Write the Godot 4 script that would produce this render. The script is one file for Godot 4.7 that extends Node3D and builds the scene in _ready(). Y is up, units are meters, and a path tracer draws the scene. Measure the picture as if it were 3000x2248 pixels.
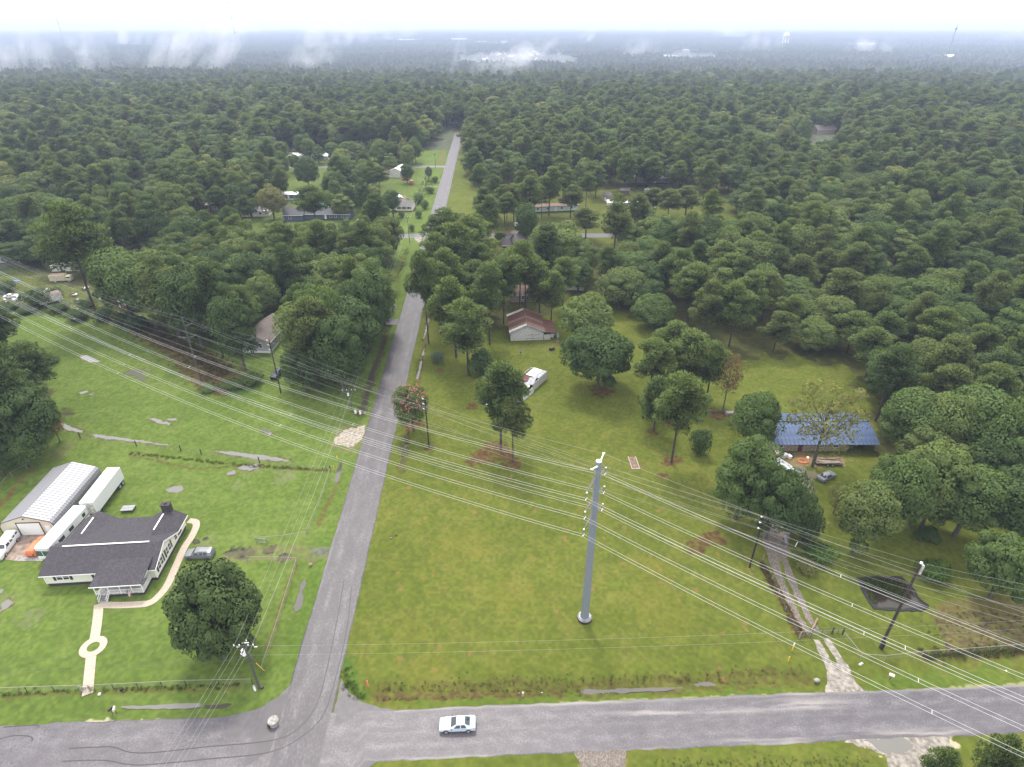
extends Node3D
# An overcast, misty rural crossroads seen from a drone 80 m up. y is up, metres; the camera stands over the origin and looks along -z.

const FOCAL := 1780.0      # focal length in pixels of the 3000 x 2248 photograph
const CAM_H := 80.0
const HORIZON := 68.0
var pitch := atan((1124.0 - HORIZON) / FOCAL)
var rng := RandomNumberGenerator.new()
var M := {}                # materials by plain name
var taken := {}            # names in use at top level

func _ready() -> void:
	# ---- camera, sky, sun, exposure
	var cam := Camera3D.new()
	cam.name = "camera"
	cam.fov = rad_to_deg(2.0 * atan(1124.0 / FOCAL))
	cam.near = 1.0
	cam.far = 40000.0
	add_child(cam)
	cam.position = Vector3(0, CAM_H, 0)
	cam.rotation.x = -pitch
	cam.current = true
	var env := Environment.new()
	env.background_mode = Environment.BG_SKY
	var sm := ProceduralSkyMaterial.new()
	sm.sky_top_color = Color(1.0, 1.0, 1.0)
	sm.sky_horizon_color = Color(0.78, 0.8, 0.83)
	sm.sky_curve = 0.25
	sm.ground_bottom_color = Color(0.24, 0.28, 0.2)
	sm.ground_horizon_color = Color(0.9, 0.92, 0.95)
	sm.ground_curve = 0.02
	sm.sun_angle_max = 1.0
	var sky := Sky.new()
	sky.sky_material = sm
	env.sky = sky
	env.background_energy_multiplier = 1.0
	env.tonemap_mode = Environment.TONE_MAPPER_LINEAR
	env.tonemap_exposure = 2.9
	env.sdfgi_enabled = true
	env.ssao_enabled = true
	env.ssil_enabled = true
	env.fog_enabled = true
	env.fog_density = 0.00016
	env.fog_light_color = Color(0.82, 0.87, 1.0)
	env.volumetric_fog_enabled = true
	env.volumetric_fog_density = 0.0
	var we := WorldEnvironment.new()
	we.name = "world_environment"
	we.environment = env
	add_child(we)
	var sun := DirectionalLight3D.new()
	sun.name = "sun"
	sun.light_energy = 0.5
	sun.light_angular_distance = 12.0
	sun.light_color = Color(1.0, 0.97, 0.92)
	sun.shadow_enabled = true
	add_child(sun)
	sun.look_at_from_position(Vector3.ZERO, Vector3(0.12, -0.86, 0.5))      # high, from beyond the scene, veiled by cloud

	rng.seed = 20240817
	make_materials()
	# ---- the large structure
	build_ground()
	build_roads()
	build_water()
	# ---- buildings, vehicles, lines, small things
	build_white_house()
	build_white_house_yard()
	build_barn_field()
	build_blue_house()
	build_scrapyard()
	build_village()
	build_vehicles()
	build_lines()
	build_fences()
	build_small_things()
	# ---- trees, wood, far town, mist
	build_tree_meshes()
	build_trees()
	build_wood()
	build_undergrowth()
	build_far()
	build_mist()

# ------------------------------------------------------------------ pixels of the photograph -> places on the ground
func ray(px: float, py: float) -> Vector3:
	var x := (px - 1500.0) / FOCAL
	var y := -(py - 1124.0) / FOCAL
	return Vector3(x, y * cos(pitch) - sin(pitch), -y * sin(pitch) - cos(pitch))

func gp(px: float, py: float, h := 0.0) -> Vector3:
	var d := ray(px, py)
	return Vector3(0, CAM_H, 0) + d * ((h - CAM_H) / d.y)

func ov(px: float, py: float, h := 0.0) -> Vector3:      # the same from a 2212-pixel-wide view of it
	return gp(px * 1.35624, py * 1.35624, h)

func height_from(base: Vector3, py: float) -> float:      # how tall a thing standing there is if its top is seen at row py
	var d := ray(1500, py)
	return CAM_H + d.y * (base.z / d.z)

func pix(p: Vector3) -> Vector2:
	var q := p - Vector3(0, CAM_H, 0)
	var y := q.y * cos(pitch) - q.z * sin(pitch)
	var z := q.y * sin(pitch) + q.z * cos(pitch)
	y = q.y * cos(pitch) + (-q.z) * sin(pitch)
	z = -q.z * cos(pitch) - q.y * sin(pitch)
	if z < 1.0:
		return Vector2(-9999, -9999)
	return Vector2(1500.0 + FOCAL * q.x / z, 1124.0 - FOCAL * y / z)

func polys(list: Array, overview := false) -> PackedVector2Array:     # pixel outline -> outline on the ground (x, z)
	var out := PackedVector2Array()
	for a in list:
		var p: Vector3 = ov(a[0], a[1]) if overview else gp(a[0], a[1])
		out.append(Vector2(p.x, p.z))
	return out

# ------------------------------------------------------------------ a small mesh builder
class MB:
	var v := PackedVector3Array()
	var n := PackedVector3Array()
	var c := PackedColorArray()
	var uv := PackedVector2Array()
	var col := Color(1, 1, 1)
	var xf := Transform3D()
	func tri(a: Vector3, b: Vector3, d: Vector3) -> void:        # counter-clockwise seen from outside
		a = xf * a
		b = xf * b
		d = xf * d
		var nn := (b - a).cross(d - a).normalized()
		v.append(a); v.append(d); v.append(b)
		for i in 3:
			n.append(nn); c.append(col)
	func quad(a: Vector3, b: Vector3, d: Vector3, e: Vector3) -> void:
		tri(a, b, d)
		tri(a, d, e)
	func box(ctr: Vector3, size: Vector3, turn := Basis()) -> void:
		hexa(ctr, size, size, turn)
	func hexa(ctr: Vector3, s0: Vector3, s1: Vector3, turn := Basis()) -> void:     # a box whose top may be of another size
		var p := []
		for k in 8:
			var s := s1 if k & 2 else s0
			p.append(ctr + turn * Vector3((0.5 if k & 1 else -0.5) * s.x, (0.5 if k & 2 else -0.5) * s0.y, (0.5 if k & 4 else -0.5) * s.z))
		quad(p[4], p[5], p[7], p[6]); quad(p[1], p[0], p[2], p[3])
		quad(p[5], p[1], p[3], p[7]); quad(p[0], p[4], p[6], p[2])
		quad(p[6], p[7], p[3], p[2]); quad(p[0], p[1], p[5], p[4])
	func cbox(ctr: Vector3, size: Vector3, b: float, turn := Basis()) -> void:      # chamfered box
		var h := size * 0.5
		b = min(b, min(h.x, min(h.y, h.z)) * 0.9)
		var f := func(sx, sy, sz, ax) -> Vector3:
			var q := Vector3(sx * (h.x - (0.0 if ax == 0 else b)), sy * (h.y - (0.0 if ax == 1 else b)), sz * (h.z - (0.0 if ax == 2 else b)))
			return ctr + turn * q
		for s in [-1, 1]:
			face(f.call(s, -1, -1, 0), f.call(s, 1, -1, 0), f.call(s, 1, 1, 0), f.call(s, -1, 1, 0), turn * Vector3(s, 0, 0))
			face(f.call(-1, s, -1, 1), f.call(1, s, -1, 1), f.call(1, s, 1, 1), f.call(-1, s, 1, 1), turn * Vector3(0, s, 0))
			face(f.call(-1, -1, s, 2), f.call(1, -1, s, 2), f.call(1, 1, s, 2), f.call(-1, 1, s, 2), turn * Vector3(0, 0, s))
		for s in [-1, 1]:
			for t in [-1, 1]:
				face(f.call(-1, s, t, 1), f.call(1, s, t, 1), f.call(1, s, t, 2), f.call(-1, s, t, 2), turn * Vector3(0, s, t))
				face(f.call(s, -1, t, 0), f.call(s, 1, t, 0), f.call(s, 1, t, 2), f.call(s, -1, t, 2), turn * Vector3(s, 0, t))
				face(f.call(s, t, -1, 0), f.call(s, t, 1, 0), f.call(s, t, 1, 1), f.call(s, t, -1, 1), turn * Vector3(s, t, 0))
				for w in [-1, 1]:
					ftri(f.call(s, t, w, 0), f.call(s, t, w, 1), f.call(s, t, w, 2), turn * Vector3(s, t, w))
	func ftri(a: Vector3, b: Vector3, d: Vector3, out: Vector3) -> void:
		if (b - a).cross(d - a).dot(out) >= 0:
			tri(a, b, d)
		else:
			tri(a, d, b)
	func face(a: Vector3, b: Vector3, d: Vector3, e: Vector3, out: Vector3) -> void:    # a quad turned towards out
		if (b - a).cross(d - a).dot(out) + (d - a).cross(e - a).dot(out) >= 0:
			quad(a, b, d, e)
		else:
			quad(a, e, d, b)
	func slab(pts: Array, thick: float, up: Vector3) -> void:                     # a flat polygon given thickness downwards
		var k := pts.size()
		var low := []
		for p in pts:
			low.append(p - up * thick)
		for i in range(1, k - 1):
			ftri(pts[0], pts[i], pts[i + 1], up)
			ftri(low[0], low[i], low[i + 1], -up)
		var mid := Vector3.ZERO
		for p in pts:
			mid += p / k
		for i in k:
			var j := (i + 1) % k
			face(pts[i], pts[j], low[j], low[i], (pts[i] + pts[j]) * 0.5 - mid)
	func tube(a: Vector3, b: Vector3, r0: float, r1: float, seg := 8, caps := true) -> void:
		var d := (b - a).normalized()
		var s := d.cross(Vector3.RIGHT if abs(d.y) > 0.9 else Vector3.UP).normalized()
		var t := d.cross(s)
		for i in seg:
			var q0 := TAU * i / seg
			var q1 := TAU * (i + 1) / seg
			var e0 := s * cos(q0) + t * sin(q0)
			var e1 := s * cos(q1) + t * sin(q1)
			# smooth shading round the tube
			var ps := [a + e0 * r0, a + e1 * r0, b + e1 * r1, b + e0 * r1]
			var ns := [e0, e1, e1, e0]
			for k in [0, 2, 1, 0, 3, 2]:
				v.append(xf * ps[k]); n.append((xf.basis * ns[k]).normalized()); c.append(col)
			if caps:
				if r0 > 0.0: ftri(a, a + e0 * r0, a + e1 * r0, -d)
				if r1 > 0.0: ftri(b, b + e0 * r1, b + e1 * r1, d)
		# the winding above must face outwards
	func path(pts: Array, r: float, seg := 5) -> void:
		for i in pts.size() - 1:
			tube(pts[i], pts[i + 1], r, r, seg, false)
	func dome(ctr: Vector3, rad: Vector3, seg := 10, rings := 5, full := true) -> void:
		var lo := -PI / 2 if full else 0.0
		for i in rings:
			var u0: float = lerp(lo, PI / 2, float(i) / rings)
			var u1: float = lerp(lo, PI / 2, float(i + 1) / rings)
			for k in seg:
				var q0 := TAU * k / seg
				var q1 := TAU * (k + 1) / seg
				var a := Vector3(cos(u0) * cos(q0), sin(u0), cos(u0) * sin(q0))
				var b := Vector3(cos(u0) * cos(q1), sin(u0), cos(u0) * sin(q1))
				var d := Vector3(cos(u1) * cos(q1), sin(u1), cos(u1) * sin(q1))
				var e := Vector3(cos(u1) * cos(q0), sin(u1), cos(u1) * sin(q0))
				for w in [[a, d, b], [a, e, d]]:
					if (w[0] - w[1]).length() < 1e-5 or (w[2] - w[1]).length() < 1e-5 or (w[0] - w[2]).length() < 1e-5:
						continue
					var o: Array = w
					if (o[1] - o[0]).cross(o[2] - o[0]).dot(o[0] + o[1] + o[2]) > 0:
						o = [w[0], w[2], w[1]]
					for p in o:
						v.append(xf * (ctr + p * rad)); n.append((xf.basis * (p / rad)).normalized()); c.append(col)
	func sheet(poly: PackedVector2Array, y: float) -> void:                          # a flat outline on the ground (x, z)
		var ix := Geometry2D.triangulate_polygon(poly)
		for i in range(0, ix.size(), 3):
			var a := Vector3(poly[ix[i]].x, y, poly[ix[i]].y)
			var b := Vector3(poly[ix[i + 1]].x, y, poly[ix[i + 1]].y)
			var d := Vector3(poly[ix[i + 2]].x, y, poly[ix[i + 2]].y)
			ftri(a, b, d, Vector3.UP)
	func leaf(p: Vector3, dir: Vector3, side: Vector3, ln: float, wd: float, nn: Vector3, tint: Color, bent := 0.0) -> void:
		# a small two-faced blade: p is its middle
		var a := p - dir * ln * 0.5
		var b := p + dir * ln * 0.5
		var l := p - side * wd * 0.5 + nn * bent
		var r := p + side * wd * 0.5 + nn * bent
		var g := (r - a).cross(b - a)
		var swap := g.dot(nn) < 0
		for q in ([a, b, r, a, l, b] if not swap else [a, r, b, a, b, l]):
			v.append(q); n.append(nn); c.append(tint)
	func spike(a: Vector3, b: Vector3, side: Vector3, wd: float, nn: Vector3, tint: Color) -> void:
		var l := a - side * wd * 0.5
		var r := a + side * wd * 0.5
		var swap := (r - l).cross(b - l).dot(nn) < 0
		for q in ([l, b, r] if not swap else [l, r, b]):
			v.append(q); n.append(nn); c.append(tint)
	func surface(am: ArrayMesh = null) -> ArrayMesh:
		if am == null:
			am = ArrayMesh.new()
		var a := []
		a.resize(Mesh.ARRAY_MAX)
		a[Mesh.ARRAY_VERTEX] = v
		a[Mesh.ARRAY_NORMAL] = n
		a[Mesh.ARRAY_COLOR] = c
		if uv.size() == v.size():
			a[Mesh.ARRAY_TEX_UV] = uv
		am.add_surface_from_arrays(Mesh.PRIMITIVE_TRIANGLES, a)
		return am

func mb() -> MB:
	return MB.new()

func numbered(called: String) -> String:
	if not taken.has(called):
		taken[called] = 0
		return called
	taken[called] += 1
	return "%s_%03d" % [called, taken[called]]

func tag(o: Node, label := "", category := "", group := "", kind := "") -> Node:
	if label: o.set_meta("label", label)
	if category: o.set_meta("category", category)
	if group: o.set_meta("group", group)
	if kind: o.set_meta("kind", kind)
	return o

func thing(called: String, label: String, category: String, at := Vector3.ZERO, turn := 0.0, group := "") -> Node3D:
	var o := Node3D.new()
	o.name = numbered(called)
	add_child(o)
	o.position = at
	o.rotation.y = turn
	tag(o, label, category, group)
	return o

func put(b: MB, called: String, m: Material, parent: Node = self) -> MeshInstance3D:
	var o := MeshInstance3D.new()
	o.name = numbered(called) if parent == self else called
	o.mesh = b.surface()
	o.material_override = m
	parent.add_child(o, true)
	return o

func struct(b: MB, called: String, m: Material) -> MeshInstance3D:
	var o := put(b, called, m)
	o.set_meta("kind", "structure")
	return o

func put_mesh(mesh: Mesh, called: String, m: Material, parent: Node) -> MeshInstance3D:
	var o := MeshInstance3D.new()
	o.name = numbered(called) if parent == self else called
	o.mesh = mesh
	if m: o.material_override = m
	parent.add_child(o, true)
	return o

func copy_of(o: Node3D, label := "") -> Node3D:
	var c: Node3D = o.duplicate()
	c.name = numbered(String(o.name).rstrip("0123456789").trim_suffix("_"))
	add_child(c)
	if label: c.set_meta("label", label)
	return c

func ry(deg: float) -> Basis:
	return Basis(Vector3.UP, deg_to_rad(deg))

func rnd(a: float, b: float) -> float:
	return rng.randf_range(a, b)

# ------------------------------------------------------------------ materials
func lin(r: float, g: float, b: float) -> Color:
	return Color(r, g, b).linear_to_srgb()

func noise_tex(freq: float, lo: float, hi: float, size := 256, kind := FastNoiseLite.TYPE_SIMPLEX_SMOOTH, oct := 4, sd := 1) -> ImageTexture:
	var f := FastNoiseLite.new()
	f.seed = sd
	f.noise_type = kind
	f.frequency = freq
	f.fractal_octaves = oct
	var im := f.get_seamless_image(size, size)
	im.convert(Image.FORMAT_L8)
	var d := im.get_data()
	for i in d.size():
		d[i] = int(clampf(lerpf(lo, hi, d[i] / 255.0), 0.0, 1.0) * 255.0)
	return ImageTexture.create_from_image(Image.create_from_data(size, size, false, Image.FORMAT_L8, d))

func mat(called: String, c: Color, rough := 0.8, tex: Texture2D = null, scale := 1.0, metal := 0.0, world := false) -> StandardMaterial3D:
	var m := StandardMaterial3D.new()
	m.resource_name = called
	m.albedo_color = c
	m.roughness = rough
	m.metallic = metal
	m.cull_mode = BaseMaterial3D.CULL_DISABLED
	if tex:
		m.albedo_texture = tex
		m.uv1_triplanar = true
		m.uv1_world_triplanar = world
		m.uv1_scale = Vector3.ONE * scale
	M[called] = m
	return m

func leafy(called: String, c: Color, back := 0.9) -> void:
	var m := mat(called, c, 0.7)
	m.vertex_color_use_as_albedo = true
	m.backlight_enabled = true
	m.backlight = Color(back, back, back * 0.6)
	m.metallic_specular = 0.25

func make_materials() -> void:
	var grain := noise_tex(0.12, 0.55, 1.0, 256, FastNoiseLite.TYPE_VALUE, 3, 3)
	var soft := noise_tex(0.02, 0.62, 1.05, 256, FastNoiseLite.TYPE_SIMPLEX_SMOOTH, 5, 4)
	var faint := noise_tex(0.03, 0.86, 1.04, 256, FastNoiseLite.TYPE_SIMPLEX_SMOOTH, 5, 6)
	M["tex_faint"] = faint
	var streak := noise_tex(0.03, 0.45, 1.05, 256, FastNoiseLite.TYPE_PERLIN, 6, 9)
	M["tex_grain"] = grain
	M["tex_soft"] = soft
	mat("white_siding", lin(0.56, 0.55, 0.47), 0.6)
	mat("white_trim", lin(0.66, 0.66, 0.65), 0.5)
	mat("cream_metal", lin(0.5, 0.46, 0.37), 0.5)
	mat("black_skirt", lin(0.025, 0.025, 0.03), 0.7)
	mat("shutter_black", lin(0.015, 0.022, 0.018), 0.5)
	mat("dark_shingle", lin(0.052, 0.046, 0.06), 0.85, grain, 0.14)
	mat("grey_shingle", lin(0.16, 0.145, 0.15), 0.85, grain, 0.14)
	mat("brown_shingle", lin(0.17, 0.14, 0.125), 0.85, grain, 0.14)
	mat("slate_shingle", lin(0.09, 0.095, 0.11), 0.85, grain, 0.14)
	mat("window_glass", lin(0.03, 0.036, 0.042), 0.06)
	mat("green_glass", lin(0.04, 0.085, 0.075), 0.06)
	mat("brick_dark", lin(0.055, 0.05, 0.055), 0.9, grain, 3.0)
	mat("galvanised", lin(0.235, 0.235, 0.255), 0.4, faint, 0.3, 0.3)
	mat("steel_pole", lin(0.205, 0.232, 0.27), 0.5, faint, 0.5, 0.2)
	mat("steel_bright", lin(0.66, 0.68, 0.72), 0.45, null, 1.0, 0.2)
	mat("insulator_grey", lin(0.13, 0.12, 0.125), 0.5)
	mat("insulator_white", lin(0.75, 0.75, 0.76), 0.3)
	mat("conductor", lin(0.4, 0.4, 0.42), 0.5)
	mat("thin_wire", lin(0.25, 0.25, 0.26), 0.5)
	mat("dark_wire", lin(0.06, 0.06, 0.065), 0.6)
	mat("pole_wood", lin(0.06, 0.042, 0.032), 0.9, streak, 0.8)
	mat("pole_wood_dark", lin(0.022, 0.018, 0.017), 0.9, streak, 0.8)
	mat("pole_wood_grey", lin(0.12, 0.115, 0.105), 0.9, streak, 0.8)
	mat("post_dark", lin(0.03, 0.027, 0.026), 0.9)
	mat("post_grey", lin(0.22, 0.2, 0.18), 0.9)
	mat("chain_link", lin(0.2, 0.2, 0.19), 0.6, null, 1.0, 0.3)
	mat("concrete", lin(0.36, 0.305, 0.25), 0.9, faint, 0.3, 0.0, true)
	mat("concrete_grey", lin(0.3, 0.29, 0.28), 0.9, soft, 0.3, 0.0, true)
	mat("concrete_brown", lin(0.27, 0.2, 0.16), 0.8, soft, 0.12, 0.0, true)
	mat("slab_mossy", lin(0.26, 0.17, 0.13), 0.9, streak, 0.3, 0.0, true)
	mat("pipe_dark", lin(0.014, 0.014, 0.015), 0.9)
	mat("rust_roof", lin(0.17, 0.068, 0.05), 0.8, streak, 0.22)
	mat("rust_roof_light", lin(0.27, 0.17, 0.13), 0.8, streak, 0.3)
	mat("tin_pale", lin(0.62, 0.6, 0.56), 0.55, soft, 0.3)
	mat("tin_grey", lin(0.34, 0.36, 0.40), 0.5, soft, 0.3)
	mat("old_white_board", lin(0.56, 0.55, 0.54), 0.8, soft, 0.5)
	mat("old_wood", lin(0.17, 0.13, 0.1), 0.9, streak, 0.6)
	mat("raw_wood", lin(0.42, 0.3, 0.19), 0.85, streak, 0.6)
	mat("plain_board", lin(0.3, 0.27, 0.23), 0.9, streak, 0.6)
	mat("blue_metal", lin(0.075, 0.125, 0.26), 0.45, soft, 0.15, 0.1)
	mat("tan_wall", lin(0.36, 0.31, 0.25), 0.8, soft, 0.4)
	mat("red_brick", lin(0.13, 0.045, 0.032), 0.9, grain, 2.2)
	mat("dark_red", lin(0.1, 0.03, 0.03), 0.85, soft, 0.4)
	mat("blue_siding", lin(0.07, 0.12, 0.2), 0.7)
	mat("navy_siding", lin(0.06, 0.085, 0.13), 0.7)
	mat("grey_siding", lin(0.3, 0.3, 0.33), 0.7)
	mat("pale_green_siding", lin(0.4, 0.5, 0.46), 0.7)
	mat("olive_siding", lin(0.16, 0.17, 0.11), 0.8)
	mat("teal_siding", lin(0.14, 0.3, 0.29), 0.7)
	mat("white_roof", lin(0.72, 0.72, 0.75), 0.5)
	mat("pool_water", lin(0.13, 0.5, 0.62), 0.1)
	# vehicles
	mat("paint_white", lin(0.56, 0.57, 0.58), 0.28)
	mat("paint_white_old", lin(0.62, 0.61, 0.58), 0.5, soft, 0.3)
	mat("paint_pale_blue", lin(0.4, 0.46, 0.54), 0.25)
	mat("paint_silver", lin(0.16, 0.165, 0.18), 0.3, null, 1.0, 0.3)
	mat("paint_silver_light", lin(0.55, 0.55, 0.6), 0.3, null, 1.0, 0.2)
	mat("paint_black", lin(0.012, 0.013, 0.018), 0.2)
	mat("paint_orange", lin(0.55, 0.145, 0.06), 0.3)
	mat("paint_red", lin(0.33, 0.03, 0.03), 0.3)
	mat("paint_grey", lin(0.12, 0.13, 0.14), 0.3)
	mat("paint_cream", lin(0.55, 0.5, 0.36), 0.5, soft, 0.4)
	mat("tyre", lin(0.02, 0.02, 0.02), 0.85)
	mat("rim", lin(0.35, 0.35, 0.37), 0.4, null, 1.0, 0.4)
	mat("rim_dark", lin(0.06, 0.06, 0.07), 0.4)
	mat("lens_red", lin(0.3, 0.01, 0.01), 0.2)
	mat("lens_clear", lin(0.65, 0.66, 0.68), 0.15)
	mat("plastic_black", lin(0.02, 0.02, 0.022), 0.6)
	mat("boat_white", lin(0.76, 0.76, 0.74), 0.4)
	mat("boat_blue", lin(0.06, 0.16, 0.22), 0.4)
	mat("canvas_white", lin(0.68, 0.66, 0.6), 0.8)
	mat("plastic_blue", lin(0.03, 0.12, 0.5), 0.4)
	mat("plastic_orange", lin(0.65, 0.16, 0.05), 0.5)
	mat("flag_red", lin(0.4, 0.04, 0.05), 0.8)
	mat("flag_blue", lin(0.03, 0.05, 0.18), 0.8)
	mat("marker_yellow", lin(0.6, 0.36, 0.04), 0.5)
	mat("marker_pink", lin(0.75, 0.12, 0.12), 0.5)
	mat("estate_wall", lin(0.3, 0.29, 0.28), 0.8)
	mat("sign_white", lin(0.78, 0.79, 0.82), 0.5)
	# foliage, trunks
	leafy("pine_mid", lin(0.097, 0.143, 0.050))
	leafy("pine_light", lin(0.121, 0.168, 0.056))
	leafy("pine_dark", lin(0.076, 0.117, 0.045))
	leafy("pine_olive", lin(0.112, 0.149, 0.054))
	leafy("leaf_mid", lin(0.095, 0.146, 0.043))
	leafy("leaf_light", lin(0.132, 0.178, 0.054))
	leafy("leaf_dark", lin(0.063, 0.102, 0.033))
	leafy("leaf_olive", lin(0.112, 0.149, 0.046))
	leafy("leaf_yellow", lin(0.16, 0.165, 0.055))
	leafy("leaf_magnolia", lin(0.052, 0.08, 0.024), 0.15)
	leafy("leaf_brown", lin(0.16, 0.105, 0.055))
	leafy("leaf_dead", lin(0.13, 0.09, 0.06))
	leafy("palm_green", lin(0.1, 0.14, 0.08))
	leafy("blossom_pink", lin(0.5, 0.19, 0.19))
	leafy("weed_green", lin(0.07, 0.13, 0.025))
	leafy("weed_brown", lin(0.12, 0.075, 0.04))
	leafy("wood_foliage", Color(1, 1, 1))
	mat("bark_pine", lin(0.085, 0.065, 0.055), 0.95, streak, 0.7)
	mat("bark_grey", lin(0.13, 0.12, 0.105), 0.95, streak, 0.7)
	mat("bark_dark", lin(0.045, 0.04, 0.034), 0.95, streak, 0.7)
	var w := mat("puddle_water", lin(0.105, 0.1, 0.09), 0.05)
	w.metallic_specular = 0.55
	w = mat("pond_water", lin(0.022, 0.017, 0.013), 0.06)
	w.metallic_specular = 0.45
	w = mat("ditch_water", lin(0.06, 0.055, 0.045), 0.05)
	w.metallic_specular = 0.6

# ------------------------------------------------------------------ ground
const GX0 := -190.0
const GX1 := 190.0
const GZ0 := -470.0
const GZ1 := -20.0
const PX := 0.22
var gw := int((GX1 - GX0) / PX)
var gh := int((GZ1 - GZ0) / PX)
var gdata := PackedByteArray()
var edge_noise := FastNoiseLite.new()
var fine_noise := FastNoiseLite.new()
var ditches := []          # [points (x, z), half width, depth]

func road_x(z: float) -> float:         # middle of the road that runs away from the camera
	return -27.7 - 0.0345 * (-z - 48.0)

func cross_z(x: float) -> float:        # far edge of the road across the foreground
	return -48.75 - 0.0415 * x

func line_px(list: Array) -> PackedVector2Array:
	return polys(list)

func ground_y(x: float, z: float) -> float:
	var y := 0.0
	if x < -120.0 or x > 110.0 or z < -330.0:
		return 0.0
	for d in ditches:
		var b: Rect2 = d[3]
		if not b.has_point(Vector2(x, z)):
			continue
		var best := 1e9
		var pts: PackedVector2Array = d[0]
		for i in pts.size() - 1:
			var q := Geometry2D.get_closest_point_to_segment(Vector2(x, z), pts[i], pts[i + 1])
			best = min(best, q.distance_squared_to(Vector2(x, z)))
		best = sqrt(best)
		if best < d[1]:
			var u: float = 1.0 - best / d[1]
			y = min(y, -d[2] * u * u * (3.0 - 2.0 * u))
	return y

func ditch(list: Array, half: float, depth: float) -> void:
	var pts := line_px(list)
	var r := Rect2(pts[0], Vector2.ZERO)
	for p in pts:
		r = r.expand(p)
	ditches.append([pts, half, depth, r.grow(half + 0.5)])

func blend(i: int, j: int, col: Color, a: float) -> void:
	if i < 0 or j < 0 or i >= gw or j >= gh or a <= 0.0:
		return
	var k := (j * gw + i) * 3
	gdata[k] = int(lerpf(gdata[k], col.r * 255.0, a))
	gdata[k + 1] = int(lerpf(gdata[k + 1], col.g * 255.0, a))
	gdata[k + 2] = int(lerpf(gdata[k + 2], col.b * 255.0, a))

func paint_poly(poly: PackedVector2Array, c: Color, amount := 1.0, wobble := 1.0, holes := 0.0) -> void:
	var r := Rect2(poly[0], Vector2.ZERO)
	for p in poly:
		r = r.expand(p)
	r = r.grow(wobble)
	for j in range(int((r.position.y - GZ0) / PX), int((r.end.y - GZ0) / PX) + 1):
		for i in range(int((r.position.x - GX0) / PX), int((r.end.x - GX0) / PX) + 1):
			var p := Vector2(GX0 + i * PX, GZ0 + j * PX)
			var q := p + Vector2(edge_noise.get_noise_2d(p.x, p.y), edge_noise.get_noise_2d(p.y + 90.0, p.x)) * wobble * 1.6
			if Geometry2D.is_point_in_polygon(q, poly):
				var f := fine_noise.get_noise_2d(p.x * 1.3, p.y * 1.3)
				var a := amount * clampf(1.0 - holes * (0.5 + f), 0.0, 1.0)
				blend(i, j, c.lightened(0.12 * f) if f > 0.0 else c.darkened(-0.25 * f), a)

func paint_spot(at: Vector3, rad: float, c: Color, amount := 0.9, holes := 0.6) -> void:
	var pts := PackedVector2Array()
	for k in 12:
		pts.append(Vector2(at.x, at.z) + Vector2.from_angle(TAU * k / 12.0) * rad * rnd(0.75, 1.2))
	paint_poly(pts, c, amount, rad * 0.4, holes)

func paint_line(list: Array, half: float, c: Color, amount := 0.8, holes := 0.7) -> void:
	var pts := line_px(list)
	for i in pts.size() - 1:
		var d := (pts[i + 1] - pts[i]).normalized()
		var s := Vector2(-d.y, d.x) * half
		paint_poly(PackedVector2Array([pts[i] + s - d * 0.3, pts[i + 1] + s + d * 0.3, pts[i + 1] - s + d * 0.3, pts[i] - s - d * 0.3]), c, amount, half * 0.7, holes)

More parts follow.
